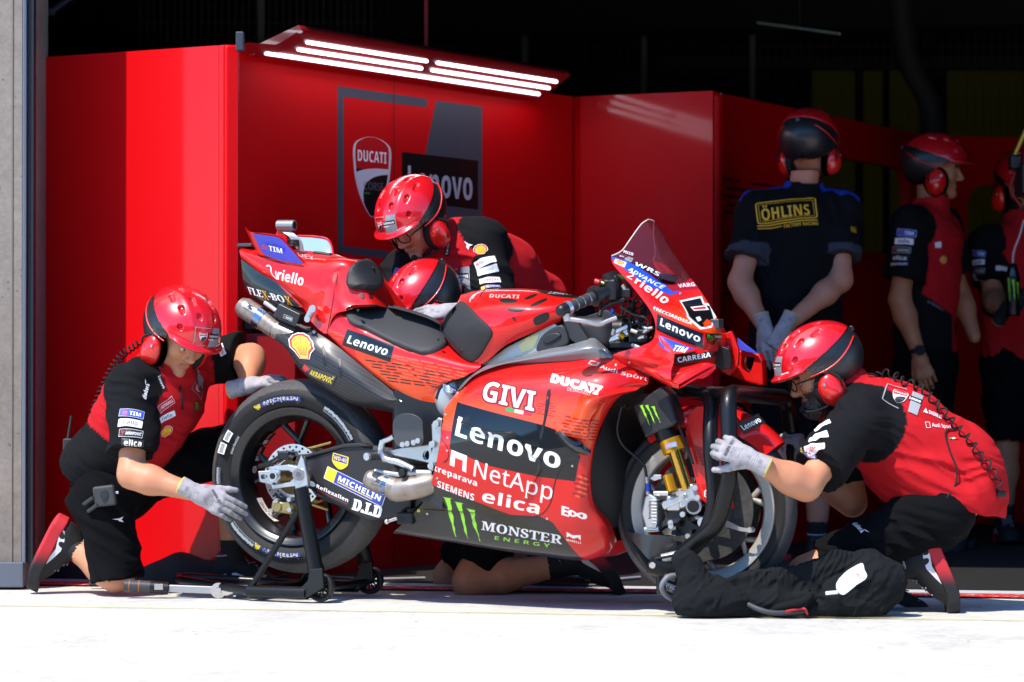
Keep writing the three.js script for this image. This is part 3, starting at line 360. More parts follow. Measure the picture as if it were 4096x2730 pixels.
{ const t = thing('logo_partition_wall', 'red partition wall carrying the grey framed team logo under strip lights', 'partition wall', 'red garage partitions');
  const L = B1.clone().sub(B0).length(), cw = 2048, ch = 1680, q = (px, py) => { const [u, y] = onWall(B0, B1, px, py); return [(u / L) * cw, (1 - y / WALLH) * ch]; };
  const map = tex(cw, ch, (c) => {
    c.fillStyle = '#d00009'; c.fillRect(0, 0, cw, ch);
    const grey = '#4a4a54', PG = (pts, f) => poly(c, pts.map((p) => q(...p)), f);
    PG([[1350, 344], [1711, 396], [1705, 430], [1374, 387], [1374, 985], [1556, 1005], [1545, 1036], [1350, 1010]], grey);
    PG([[1744, 402], [1929, 427], [1929, 1060], [1680, 1040], [1640, 900], [1700, 620]], grey);
    PG([[1607, 608], [1912, 643], [1912, 840], [1607, 800]], '#0b0b0d');
    const [x0, y0] = q(1631, 672), [x1] = q(1890, 700), [, y1] = q(1631, 775); fit(c, 'Lenovo', x0, y0 - 10, x1 - x0, y1 - y0 + 14, '#b9b4c4');
    const [sx, sy] = q(1408, 532), [sx1] = q(1568, 560), [, sy1] = q(1490, 870); crest(c, sx, sy, sx1 - sx, sy1 - sy, true);
  });
  const front = panelRed.clone(); front.color.set(0xffffff); front.map = map;
  const d = B1.clone().sub(B0), g = new THREE.BoxGeometry(L, WALLH, 0.05), n = V(-d.z, 0, d.x).normalize(); if (n.z < 0) n.negate();
  const m = mesh('printed_panel', tf(g, B0.clone().addScaledVector(d, 0.5).addScaledVector(n, -0.025).setY(WALLH / 2), quatTo(d, V(1, 0, 0))), [panelRed, panelRed, panelRed, panelRed, front, panelRed], t);
  mesh('seam_strip', tf(rbox(0.004, WALLH, 0.002, 0.0005), B0.clone().lerp(B1, 0.43).addScaledVector(n, 0.0004).setY(WALLH / 2), quatTo(d, V(1, 0, 0))), std(0x5c0206, 0.5), t);
  // lamp canopy over the logo
  RectAreaLightUniformsLib.init();
  const lamp = thing('strip_light_canopy', 'red lamp canopy with white LED strips above the logo wall', 'light');
  const wd = d.clone().normalize(), pt = (s, o, y) => B0.clone().addScaledVector(wd, s).addScaledVector(n, o).setY(y);
  const up = (s, k, lift = 0) => pt(s, 0.045 + k * 0.025 + lift * 0.6, 1.95 + k * 0.0275 - lift * 0.8);   // k steps up the sloping face, lift stands off it
  const redM = new THREE.MeshPhysicalMaterial({ color: 0x8a0810, roughness: 0.35, clearcoat: 0.5, side: THREE.DoubleSide });
  mesh('housing', gridGeo([[up(0.06, -0.7), up(2.1, -0.7)], [up(0.26, 3.0), up(2.19, 3.0)], [up(0.26, 3.0, -0.035), up(2.19, 3.0, -0.035)], [up(0.06, -0.7, -0.03), up(2.1, -0.7, -0.03)], [up(0.06, -0.7), up(2.1, -0.7)]]), redM, lamp);
  mesh('end_plate', gridGeo([[up(-0.02, 0.9, 0.004), up(0.16, 1.2, 0.004), up(0.22, 3.0, 0.004)], [up(-0.02, -0.4, 0.004), up(0.17, -0.2, 0.004), up(0.3, 2.0, 0.004)]]), redM, lamp);
  mesh('end_bracket', tf(rbox(0.03, 0.07, 0.04, 0.006), up(-0.05, 0.8)), std(0x303540, 0.5), lamp);
  const glow = new THREE.MeshStandardMaterial({ color: 0x222222, emissive: 0xf2f0ff, emissiveIntensity: 3.2 }), face = up(1, 0, 1).sub(up(1, 0, 0)).normalize();
  for (const [k, s0, s1] of [[2, 0.31, 1.13], [2, 1.19, 2.12], [1, 0.29, 1.13], [1, 1.19, 2.1], [0, 0.12, 1.13], [0, 1.13, 2.06]]) {
    const a = up(s0, k, 0.004), b = up(s1, k, 0.004), dd = b.clone().sub(a);
    mesh('led_strip', tf(new THREE.CapsuleGeometry(0.0078, dd.length() - 0.02, 6, 12), a.clone().addScaledVector(dd, 0.5), quatTo(dd)), glow, lamp);
    const ra = new THREE.RectAreaLight(0xf2f0ff, 6, dd.length(), 0.02); ra.position.copy(a).addScaledVector(dd, 0.5).addScaledVector(face, 0.012); ra.lookAt(ra.position.clone().add(face)); scene.add(ra); ra.name = 'led_light';
  }
}
{ const t = thing('side_partition_wall', 'plain red partition panel facing out behind the windscreen', 'partition wall', 'red garage partitions');
  wallPanel(t, C0, C1, 0.06, panelRed); mesh('corner_post', tf(rbox(0.075, WALLH, 0.075, 0.03, 4), V(0.855, WALLH / 2, -2.655)), panelRed, t); wallPanel(t, V(0.255, 0, -2.9), C0, 0.05, panelRed); }
{ const t = thing('window_partition_wall', 'dark red partition wall with rounded openings behind the standing crew', 'partition wall', 'red garage partitions');
  const L = D1.clone().sub(D0).length(), L2 = E1.clone().sub(D1).length(), rr = (x0, y0, x1, y1, r) => { const o = []; for (const [cx, cy, a] of [[x1 - r, y1 - r, 0], [x0 + r, y1 - r, 1], [x0 + r, y0 + r, 2], [x1 - r, y0 + r, 3]]) for (let i = 0; i <= 4; i++) { const b = (a + i / 4) * Math.PI / 2; o.push([cx + Math.cos(b) * r, cy + Math.sin(b) * r]); } return o; };
  const mk = (a, b, LL, holes) => { const g = plate([[0, 0], [LL, 0], [LL, WALLH], [0, WALLH]], 0.06, 0.003, holes), d = b.clone().sub(a); mesh('panel', tf(g, a.clone(), quatTo(d, V(1, 0, 0))), panelRed, t); };
  mk(D0, D1, L, [rr(1.15, 1.35, 2.35, 1.78, 0.1)]); mk(D1.clone().add(V(0.01, 0, 0)), E1, L2, [rr(0.25, 1.3, 0.95, 1.72, 0.1)]);
  const d = D1.clone().sub(D0).normalize(), n = V(-d.z, 0, d.x); if (n.z < 0) n.negate(); const ink = std(0x5a0408, 0.6);
  for (const [y, k] of [[1.6, 3], [1.25, 3]]) for (let r = 0; r < 5; r++) for (let i = 0; i < k; i++) mesh('printed_dash', tf(new THREE.BoxGeometry(0.26, 0.012, 0.002), D0.clone().addScaledVector(d, 0.05 + i * 0.38 + (r % 2) * 0.12).addScaledVector(n, 0.033).setY(y - r * 0.035), quatTo(d, V(1, 0, 0))), ink, t); }
{ // tall wire fence further back, its posts, and the daylit windows behind it
  const f = thing('wire_fence', 'tall dark wire mesh fence behind the partitions', 'fence'), wire = std(0x474a42, 0.5, 0.6), post = std(0x7d8078, 0.6, 0.3), Z = -4.9;
  const x0 = P(560, 100, Z).x, x1 = P(1500, 100, Z).x; let k = 0;
  for (let x = x0; x < x1; x += 0.034) mesh('bar', tf(new THREE.BoxGeometry(0.005, 1.3, 0.005), V(x, 2.55, Z)), wire, f);
  mesh('cross_wires', Array.from({ length: 10 }, (_, i) => tf(new THREE.BoxGeometry(x1 - x0, 0.004, 0.004), V((x0 + x1) / 2, 2.0 + i * 0.13, Z - 0.006))), wire, f).userData.kind = 'stuff';
  const Zb = -8; for (const px of [1043, 2098, 2576, 3010]) mesh('post', tf(rbox(0.035, 3.2, 0.035, 0.004), V(P(px, 300, px < 1100 ? Z + 0.03 : Zb).x, 1.6, px < 1100 ? Z + 0.03 : Zb)), post, f);
  mesh('far_wires', Array.from({ length: 110 }, (_, i) => tf(new THREE.BoxGeometry(0.004, 2, 0.004), V(-1.2 + i * 0.05, 2.2, Zb - 0.03))).concat(Array.from({ length: 12 }, (_, i) => tf(new THREE.BoxGeometry(5.6, 0.004, 0.004), V(1.5, 1.3 + i * 0.16, Zb - 0.04)))), wire, f).userData.kind = 'stuff';
  const w = thing('rear_window', 'dim yellow daylit windows seen through the mesh at the back', 'window'), pane = new THREE.MeshStandardMaterial({ color: 0x2c2b14, emissive: 0x6b6412, emissiveIntensity: 0.018, roughness: 0.6 });
  for (const [a, b] of [[3250, 3420], [3455, 3530], [3560, 3680], [3790, 4096]]) { const p = P(a, 300, -8.6), q = P(b, 900, -8.6); mesh('pane', tf(new THREE.BoxGeometry(q.x - p.x, 1.5, 0.02), V((p.x + q.x) / 2, 1.9, -8.6)), pane, w); }
  mesh('frame', tf(rbox(3.2, 0.08, 0.05), V(P(3650, 300, -8.6).x, 2.7, -8.6)), std(0x202420, 0.7), w);
}
{ const c = std(0x0f1012, 0.8), t = thing('hanging_duct', 'dark curved cable duct hanging behind the standing crew', 'duct'); mesh('hose', tube([P(3600, 0, -4.2), P(3640, 250, -4.2), P(3720, 420, -4.25), P(3740, 640, -4.3)], 0.055, 30, 12), c, t);
  const r = thing('ceiling_rail', 'thin pale rail hanging under the dark ceiling', 'rail'); mesh('rail', rod(P(3030, 90, -3.6), P(3360, 135, -3.2), 0.007), std(0x8fa09c, 0.5, 0.4), r); mesh('hanger', rod(P(3200, 112, -3.4), P(3200, 112, -3.4).add(V(0, 0.6, 0)), 0.003), c, r);
  const q = thing('red_strap', 'thin red strap hanging in the dark above the lamp canopy', 'strap'); mesh('webbing', tf(rbox(0.016, 0.5, 0.003, 0.001), P(1704, 110, -2.2)), std(0x8a0c12, 0.7), q);
  const bk = thing('door_bracket', 'dark metal arm hanging beside the pillar top', 'bracket'); mesh('arm', rod(P(205, 48, -1.6), P(285, -10, -1.6), 0.014), std(0x262a36, 0.5, 0.4), bk); mesh('tip', tf(rbox(0.03, 0.03, 0.03, 0.005), P(205, 48, -1.6)), std(0x1c1f28, 0.5), bk); }
// ---------------------------------------------------------------- the motorcycle (x forward, y up, z towards its right side)
const YAW = (24 * Math.PI) / 180, BO = V(-0.725, 0, -0.289), bAX = V(Math.cos(YAW), 0, Math.sin(YAW)), bAZ = V(-Math.sin(YAW), 0, Math.cos(YAW));
const B = (px, py, lat = 0) => { const r = rayDir(px, py), t = (lat - CAM.clone().sub(BO).dot(bAZ)) / r.dot(bAZ), p = CAM.clone().addScaledVector(r, t).sub(BO); return V(p.dot(bAX), p.y, lat); };
// crops of the photograph in which points were measured
const crop = (x0, y0, s) => (x, y, l) => (l === undefined ? [x0 + x / s, y0 + y / s] : [x0 + x / s, y0 + y / s, l]);
const kA = crop(900, 800, 1.96), kB = crop(1700, 1000, 1.96), kC = crop(1500, 1600, 1.96), kD = crop(2200, 850, 1.96), kE = crop(2300, 1450, 1.568), kR = crop(820, 1460, 1.568), kF = crop(2400, 1650, 1.889), kH = crop(800, 1450, 1.568);
const bike = thing('motorcycle', 'red racing motorcycle raised on stands in the middle of the pit apron', 'motorcycle', null, BO);
bike.rotation.y = -YAW; bike.updateMatrixWorld(true);
const weave = noiseTex(64, 64, (u, v) => { const a = Math.floor(u * 16), b = Math.floor(v * 16), k = ((a + b) % 4) < 2 ? 1 : 0; return [k ? 0.19 : 0.13, k ? 0.19 : 0.13, k ? 0.2 : 0.14]; }, true); weave.repeat.set(26, 26);
const carbon = new THREE.MeshPhysicalMaterial({ color: 0xffffff, map: weave, roughness: 0.5, specularIntensity: 0.5, clearcoat: 0.35, clearcoatRoughness: 0.15, side: THREE.DoubleSide });
const carbonMatt = std(0x2a2b2d, 0.5, 0.1, { side: THREE.DoubleSide }), black = std(0x0d0e10, 0.45), blackTube = phys(0x0b0c0e, 0.42, { specularIntensity: 0.6, clearcoat: 0.15, clearcoatRoughness: 0.2 }), rubber = std(0x17181a, 0.62, 0, { bumpMap: grainTex, bumpScale: 0.0004 }), dark = std(0x101113, 0.7, 0, { side: THREE.DoubleSide });
const alu = std(0xc9cbcd, 0.3, 0.9), aluRough = std(0xb9bbbc, 0.45, 0.75), steel = std(0xd8d8da, 0.22, 1), gold = std(0xc9a24a, 0.18, 1), goldAno = std(0xd99b1c, 0.3, 0.7), titan = noiseTex(128, 128, (u, v, N) => { const k = N(10)(u, v) * 0.5 + N(40, 2)(u, v) * 0.2; return [0.55 + k * 0.16, 0.51 + k * 0.15, 0.47 + k * 0.15]; }, true);
const titanium = std(0xffffff, 0.45, 0.7, { map: titan }), brass = std(0xa88d4e, 0.35, 0.85), blueAno = std(0x2748b0, 0.3, 0.6);
const paint = new THREE.MeshPhysicalMaterial({ color: 0xcf120f, roughness: 0.4, specularIntensity: 0.4, clearcoat: 0.8, clearcoatRoughness: 0.04, side: THREE.DoubleSide });
const LX0 = -0.5, LX1 = 1.95, LY0 = 0.05, LY1 = 1.35, CW = 2048, CHh = 1088;
const liveryUV = (p) => [(p.x - LX0) / (LX1 - LX0), (p.y - LY0) / (LY1 - LY0)];
const rowsOf = (rows, n, m) => { // measured rows [px, py, lat] -> smooth local grid
  const a = rows.map((r) => crSpline(r.map((q) => { const p = B(q[0], q[1], q[2]); return [p.x, p.y, p.z]; }), n)), out = [];
  for (let i = 0; i < n; i++) out.push(crSpline(a.map((r) => r[i]), m));
  return Array.from({ length: m }, (_, j) => out.map((c) => V(...c[j])));
};
const mirrorRows = (rows) => rows.map((r) => r.map((p) => V(p.x, p.y, -p.z)));
function shell(name, rows, n, m, mat, parent = bike, farMat = paint, farName) {   // right half and its left counterpart
  const g = rowsOf(rows, n, m), a = mesh(name, gridGeo(g, liveryUV), mat, parent);
  if (farMat) { const l = mesh(farName ?? name, gridGeo(mirrorRows(g), liveryUV), farMat, parent); l.userData.farSide = 1; delete l.userData.farSide; }
  a.updateMatrixWorld(true); return a;
}
const caster = new THREE.Raycaster();
function hitOn(meshes, px, py) { caster.set(CAM, rayDir(px, py).normalize()); const h = caster.intersectObjects([].concat(meshes), false)[0]; if (!h) return null; const m = h.object, p = bike.worldToLocal(h.point.clone()), n = h.face.normal.clone(); if (n.clone().transformDirection(m.matrixWorld).dot(caster.ray.direction) > 0) n.negate(); return { p, n }; }
function pad(name, on, outline, th, mat, parent = bike, lat = 0.15, rings = 10, n = 56) {   // a rubber pad or panel lying on a shell
  const o = smoothClosed(outline, n), c = o.reduce((s, p) => [s[0] + p[0] / o.length, s[1] + p[1] / o.length], [0, 0]), rows = [];
  for (let k = 0; k <= rings + 1; k++) { const t = k === 0 ? 1 : 1 - (k - 1) / rings * 0.995, lift = k === 0 ? -0.002 : k === 1 ? th * 0.55 : th; rows.push([...o, o[0]].map((p) => { const s = k === 2 ? 1 - 0.06 : t, x = c[0] + (p[0] - c[0]) * (k === 1 ? 0.985 : s), y = c[1] + (p[1] - c[1]) * (k === 1 ? 0.985 : s), h = hitOn(on, x, y); return h ? h.p.clone().addScaledVector(h.n, lift) : B(x, y, lat + lift); })); }
  return mesh(name, gridGeo(rows, liveryUV), mat, parent);
}
function quadSticker(kind, tl, tr, bl, lat, parent, name = 'sticker', mat = stickerGloss, on) {   // a flat print laid on the surface along its own normal
  const at = (q) => { const h = on && hitOn(on, q[0], q[1]); return h ? h.p : B(q[0], q[1], lat); }, a = at(tl), u = at(tr).sub(a), v = at(bl).sub(a), n = u.clone().cross(v).normalize(), rows = [], uv = cellUV(kind); if (n.z < 0) n.negate();
  for (let j = 0; j <= 6; j++) { const r = []; for (let i = 0; i <= 8; i++) { const p = a.clone().addScaledVector(u, i / 8).addScaledVector(v, j / 6); if (on) { caster.set(bike.localToWorld(p.clone().addScaledVector(n, 0.1)), n.clone().negate().transformDirection(bike.matrixWorld)); const h = caster.intersectObject(on, false)[0]; if (h && h.distance < 0.2) p.copy(bike.worldToLocal(h.point.clone())).addScaledVector(n, 0.003); } r.push(p); } rows.push(r); }
  return mesh(name, gridGeo(rows, (p, s, t) => uv(s, 1 - t)), mat, parent);
}
const flatPx = (pts, lat) => pts.map((q) => { const p = B(q[0], q[1], lat); return [p.x, p.y]; });
function plateAt(name, pts, lat, th, mat, parent = bike, bevel = 0.003, smooth = 0, holes) { const g = plate(smooth ? smoothClosed(flatPx(pts, lat), smooth) : flatPx(pts, lat), th, bevel, holes?.map((h) => smoothClosed(flatPx(h, lat), 24))); g.translate(0, 0, lat - th / 2); return mesh(name, g, mat, parent); }
const bolt = (name, px, py, lat, r, parent, mat = aluRough) => mesh(name, [tf(new THREE.CylinderGeometry(r, r * 1.05, 0.006, 14), B(px, py, lat), [Math.PI / 2, 0, 0]), tf(new THREE.CylinderGeometry(r * 0.5, r * 0.5, 0.0064, 6), B(px, py, lat + 0.0005), [Math.PI / 2, 0, 0])], mat, parent);
const lathe = (pts, seg = 96) => { const g = new THREE.LatheGeometry(pts.map((p) => new THREE.Vector2(p[0], p[1])), seg); g.rotateX(Math.PI / 2); return g; };   // profile [radius, lateral]
const bl = (q, lat) => B(q[0], q[1], lat);

// --- wheels
const tyreTex = noiseTex(1024, 256, (u, v, N) => { const shoulder = Math.abs(v - 0.5), worn = sstep(0.33, 0.3, shoulder + 0.03 * (N(200)(u, v) - 0.5)), g = 0.075 + worn * (0.2 + 0.1 * (N(256, 3)(u, v) - 0.5)) + 0.03 * (N(64, 2)(u, v) - 0.5); return [g, g, g * 1.02]; }, true);
const tyreMat = std(0xffffff, 0.72, 0, { map: tyreTex, bumpMap: noiseTex(1024, 256, (u, v, N) => [0.5 + (Math.abs(v - 0.5) < 0.33 ? 0.5 : 0.05) * (N(256)(u, v) - 0.5)]), bumpScale: 0.0012 });
const sidewall = [];
function tyreGeo(R, w, bead) { const p = []; for (let i = 0; i <= 36; i++) { const a = Math.PI * (i / 36), s = Math.cos(a), e = Math.pow(Math.sin(a), 0.72); p.push([bead + (R - bead) * e, -w * Math.sign(s) * Math.pow(Math.abs(s), 0.85) * (0.74 + 0.26 * Math.min(1, e * 2.2))]); } return lathe(p, 128); }
function ringSticker(kind, r0, r1, lat0, lat1, a0, a1, parent, name, inward) { const uv = cellUV(kind), rows = []; for (let j = 0; j <= 2; j++) { const row = []; for (let i = 0; i <= 16; i++) { const a = lerp(a0, a1, i / 16) * Math.PI / 180, r = lerp(r1, r0, j / 2); row.push(V(Math.cos(a) * r, Math.sin(a) * r, lerp(lat1, lat0, j / 2))); } rows.push(row); } return mesh(name, gridGeo(rows, (p, s, t) => uv(s, 1 - t)), stickerMat, parent); }
const discGeo = (ro, ri, th, rows, step) => { const holes = [circlePts(0, 0, ri, 48)]; rows.forEach(([r, n, ph, hr]) => { for (let i = 0; i < n; i++) { const a = ((i + ph) / n) * Math.PI * 2; holes.push(circlePts(Math.cos(a) * r, Math.sin(a) * r, hr, 8)); } }); return plate(circlePts(0, 0, ro, 80), th, 0.0006, holes); };
function circlePts(x, y, r, n) { return Array.from({ length: n }, (_, i) => [x + Math.cos((i / n) * 6.28318) * r, y + Math.sin((i / n) * 6.28318) * r]); }
{ // rear wheel
  const w = part('rear_wheel', bike); w.position.copy(V(0, 0.418, 0));
  mesh('tyre', tyreGeo(0.336, 0.098, 0.232), tyreMat, w);
  const rimM = phys(0x131416, 0.32, { clearcoat: 0.5, clearcoatRoughness: 0.2 });
  mesh('rim', lathe([[0.237, 0.086], [0.241, 0.082], [0.237, 0.07], [0.222, 0.064], [0.212, 0.03], [0.2, 0.01], [0.2, -0.02], [0.212, -0.04], [0.222, -0.066], [0.238, -0.075], [0.236, -0.083], [0.214, -0.066], [0.196, -0.03], [0.19, 0], [0.196, 0.03], [0.206, 0.066], [0.214, 0.078], [0.228, 0.081], [0.231, 0.086], [0.237, 0.086]], 96), rimM, w);
  mesh('hub', lathe([[0.02, -0.07], [0.055, -0.06], [0.06, 0.0], [0.05, 0.05], [0.02, 0.06], [0.02, -0.07]], 40), rimM, w);
  for (let i = 0; i < 5; i++) { const a = (i / 5) * 6.2832 + 1.75, d = (r, t, z) => V(Math.cos(t) * r, Math.sin(t) * r, z); const mid = d(0.12, a, -0.02); mesh('spoke', [rod(d(0.045, a, -0.01), mid, 0.014, 0.011, 8), rod(mid, d(0.205, a + 0.27, -0.012), 0.011, 0.013, 8), rod(mid, d(0.205, a - 0.27, -0.012), 0.011, 0.013, 8)], rimM, w); }
  mesh('brake_disc', tf(discGeo(0.112, 0.062, 0.005, [[0.102, 26, 0, 0.0042], [0.089, 22, 0.5, 0.0042], [0.077, 18, 0, 0.004]]), V(0, 0, 0.066)), steel, w);
  mesh('disc_carrier', tf(new THREE.CylinderGeometry(0.066, 0.066, 0.008, 40), V(0, 0, 0.06), [Math.PI / 2, 0, 0]), std(0x6f5a3a, 0.4, 0.6), w);
  const tr = tyreGeo, S = (k, a0, a1, r0, r1, n = 'sidewall_print') => ringSticker(k, r0, r1, 0.0985, 0.0995 - (r1 - 0.29) * 0.2, a0, a1, w, n);
  ringSticker('michTyre', 0.256, 0.282, 0.1, 0.1012, 120, 80, w, 'sidewall_lettering'); ringSticker('michTyre', 0.282, 0.256, 0.1012, 0.1, 240, 280, w, 'sidewall_lettering');
  ringSticker('whitebar', 0.259, 0.284, 0.1, 0.1012, 60, 28, w, 'sidewall_band'); ringSticker('whitebar', 0.259, 0.284, 0.1, 0.1012, 216, 240, w, 'sidewall_band'); ringSticker('whitebar', 0.266, 0.285, 0.1, 0.1012, 186, 174, w, 'sidewall_band');
  ringSticker('barcode', 0.262, 0.286, 0.1, 0.1012, 154, 146, w, 'barcode_label'); ringSticker('barcode', 0.264, 0.29, 0.1, 0.1012, 164, 156, w, 'barcode_label');
  ringSticker('marche', 0.238, 0.25, 0.088, 0.09, 162, 146, w, 'rim_lettering');
  const IN = (k, a0, a1, z0, z1, n) => { const uv = cellUV(k), rows = []; for (const z of [z0, z1]) { const r = []; for (let i = 0; i <= 8; i++) { const a = lerp(a0, a1, i / 8) * Math.PI / 180; r.push(V(Math.cos(a) * 0.187, Math.sin(a) * 0.187, z)); } rows.push(r); } mesh(n, gridGeo(rows, (p, s, t) => uv(s, 1 - t)), stickerMat, w); };
  IN('redlabel', 128, 146, 0.02, -0.03, 'rim_label'); IN('redlabel', 148, 166, 0.02, -0.03, 'rim_label'); IN('warn', 205, 238, 0.02, -0.02, 'rim_label'); IN('eighteen', 170, 178, 0.02, -0.012, 'rim_label');
  mesh('sprocket', tf(discGeo(0.1, 0.06, 0.006, [[0.08, 10, 0, 0.012]]), V(0, 0, -0.075)), brass, w);
}
const FA = B(2806, 2037, 0.045).setZ(0), steer = (7 * Math.PI) / 180;
const frontEnd = (q) => q;
{ // front wheel, turned a little
  const w = part('front_wheel', bike); w.position.copy(FA); w.rotation.y = steer;
  mesh('tyre', tyreGeo(0.3, 0.064, 0.232), tyreMat, w);
  const rimM = std(0xaeaca4, 0.38, 0.35);
  mesh('rim', lathe([[0.237, 0.057], [0.2405, 0.053], [0.238, 0.046], [0.224, 0.04], [0.208, 0.03], [0.206, -0.02], [0.224, -0.036], [0.238, -0.05], [0.236, -0.053], [0.218, -0.038], [0.198, -0.02], [0.198, 0.02], [0.2, 0.042], [0.208, 0.05], [0.226, 0.053], [0.23, 0.057], [0.237, 0.057]], 96), rimM, w);
  mesh('hub', lathe([[0.018, -0.06], [0.034, -0.058], [0.034, 0.05], [0.018, 0.06], [0.018, -0.06]], 32), std(0x2a2b2e, 0.5, 0.5), w);
  for (let i = 0; i < 7; i++) { const a = (i / 7) * 6.2832 + 0.22, d = (r, t, z) => V(Math.cos(t) * r, Math.sin(t) * r, z); const m = d(0.155, a, 0.006); mesh('spoke', [rod(d(0.03, a, 0), m, 0.012, 0.01, 8), rod(m, d(0.206, a + 0.16, 0.004), 0.009, 0.011, 8), rod(m, d(0.206, a - 0.16, 0.004), 0.009, 0.011, 8)], rimM, w); }
  const cd = noiseTex(256, 256, (u, v, N) => { const g = 0.2 + 0.08 * (N(120)(u, v) - 0.5) + 0.05 * (N(12, 2)(u, v) - 0.5); return [g, g, g]; }, true);
  for (const s of [1, -1]) { mesh('brake_disc', tf(discGeo(0.17, 0.105, 0.008, []), V(0, 0, s * 0.056)), std(0xffffff, 0.75, 0, { map: cd }), w); mesh('disc_carrier', tf(discGeo(0.104, 0.056, 0.006, [[0.08, 10, 0, 0.011]]), V(0, 0, s * 0.056)), std(0x3a3b3d, 0.5, 0.4), w); }
  for (let i = 0; i < 8; i++) { const a = (i / 8) * 6.2832 + 0.3; mesh('disc_bobbin', tf(new THREE.CylinderGeometry(0.0085, 0.0085, 0.004, 16), V(Math.cos(a) * 0.1, Math.sin(a) * 0.1, 0.0625), [Math.PI / 2, 0, 0]), std(0xc9c6ba, 0.35, 0.8), w); }
  ringSticker('flag', 0.224, 0.234, 0.046, 0.0545, -62, -80, w, 'rim_sticker'); ringSticker('whitebar', 0.262, 0.27, 0.0655, 0.066, 235, 252, w, 'sidewall_band');
  ringSticker('michTyre', 0.286, 0.258, 0.0645, 0.0655, 236, 268, w, 'sidewall_lettering');
  mesh('valve', rod(V(0.09, -0.175, 0.01), V(0.092, -0.19, 0.035), 0.004), brass, w);
}
// --- bodywork
const rF = [
  [kB(150, 1250, .2), kB(240, 1130, .2), kB(400, 975, .19), kB(640, 897, .18), kB(850, 886, .18), kB(1100, 870, .18), kB(1300, 852, .18), kB(1460, 848, .17), kB(1600, 900, .17), kB(1760, 1000, .15)],
  [kB(148, 1290, .23), kB(290, 1180, .25), [2000, 1560, .265], [2150, 1540, .27], [2300, 1522, .26], [2440, 1518, .24], [2590, 1538, .16]],
  [[1764, 1740, .26], [1900, 1700, .285], [2100, 1680, .295], [2300, 1665, .29], [2390, 1650, .28], [2440, 1625, .24], [2475, 1590, .19]],
  [[1752, 1820, .26], [1900, 1840, .285], [2100, 1850, .3], [2250, 1830, .3], [2330, 1800, .29], [2380, 1770, .26], [2398, 1720, .22]],
  [[1732, 1905, .23], [1900, 1955, .255], [2100, 1985, .27], [2250, 1980, .275], [2320, 1950, .275], [2360, 1910, .255], [2365, 1870, .22]],
  [[1700, 2000, .18], [1850, 2060, .2], [2050, 2100, .22], [2200, 2105, .24], [2320, 2075, .245], [2375, 2030, .22], [2372, 2000, .18]],
  [[1620, 2088, .14], [1800, 2135, .155], [2000, 2175, .17], [2200, 2195, .19], [2330, 2175, .2], [2420, 2130, .18], [2440, 2090, .12]],
  [[1576, 2128, .11], [1760, 2160, .12], [2000, 2200, .13], [2160, 2222, .14], [2330, 2237, .14], [2425, 2210, .11], [2466, 2160, .05]],
  [[1580, 2134, 0], [1760, 2162, 0], [2000, 2203, 0], [2160, 2224, 0], [2330, 2240, 0], [2430, 2215, 0], [2470, 2165, 0]],
];
const livery = paint.clone(); livery.color.set(0xffffff);
const fairing = shell('side_fairing', rF, 70, 60, livery);
const nose = shell('nose_fairing', [
  [kD(1105, 515, 0), kD(1000, 560, .05), kD(900, 560, .09), kD(760, 470, .14), kD(620, 390, .17), kD(482, 343, .185)],
  [kD(1190, 630, 0), kD(1060, 700, .07), kD(930, 690, .12), kD(800, 630, .155), kD(660, 520, .18), kD(490, 400, .19)],
  [kD(1270, 760, 0), kD(1140, 830, .09), kD(1020, 790, .14), kD(900, 760, .17), kD(780, 700, .185), kD(660, 600, .19)],
  [kD(1330, 870, 0), kD(1210, 920, .1), kD(1080, 880, .15), kD(940, 830, .18), kD(850, 800, .19), kD(798, 790, .195)],
  [kD(1345, 960, 0), kD(1230, 990, .11), kD(1110, 990, .16), kD(960, 950, .19), kD(880, 930, .2), kD(828, 900, .2)],
  [kD(1330, 1060, .0), kD(1240, 1080, .1), kD(1110, 1110, .16), kD(960, 1090, .19), kD(860, 1060, .2), kD(795, 1010, .2)],
  [kD(1310, 1140, .0), kD(1200, 1180, .09), kD(1050, 1220, .15), kD(880, 1220, .19), kD(700, 1160, .2), kD(490, 1118, .19)],
  [kD(1300, 1200, .0), kD(1180, 1250, .06), kD(1050, 1300, .1), kD(900, 1300, .14), kD(700, 1240, .17), kD(500, 1150, .18)],
], 44, 44, livery);
const tail = shell('tail_unit', [
  [kA(160, 362, 0), kA(300, 385, 0), kA(560, 392, 0), kA(850, 425, 0), kA(1000, 470, 0), kA(1110, 492, 0), kA(1200, 600, 0), kA(1245, 720, 0), kA(1300, 850, 0)],
  [kA(118, 388, .05), kA(280, 440, .08), kA(520, 470, .095), kA(760, 480, .1), kA(890, 470, .1), kA(980, 500, .1), kA(1030, 620, .11), kA(1110, 740, .12), kA(1180, 835, .12)],
  [kA(112, 400, .06), kA(270, 500, .095), kA(430, 580, .115), kA(620, 640, .13), kA(800, 610, .13), kA(880, 560, .12), kA(900, 700, .135), kA(950, 800, .145), kA(1010, 850, .15)],
  [kA(120, 440, .06), kA(270, 560, .09), kA(430, 650, .11), kA(580, 760, .12), kA(700, 760, .135), kA(840, 660, .14), kA(860, 790, .15), kA(900, 850, .155), kA(950, 870, .16)],
  [kA(130, 470, .055), kA(270, 575, .08), kA(430, 665, .095), kA(600, 830, .1), kA(680, 960, .12), kA(765, 1042, .14), kA(800, 1045, .145), kA(825, 960, .15), kA(840, 890, .155)],
], 60, 40, livery);
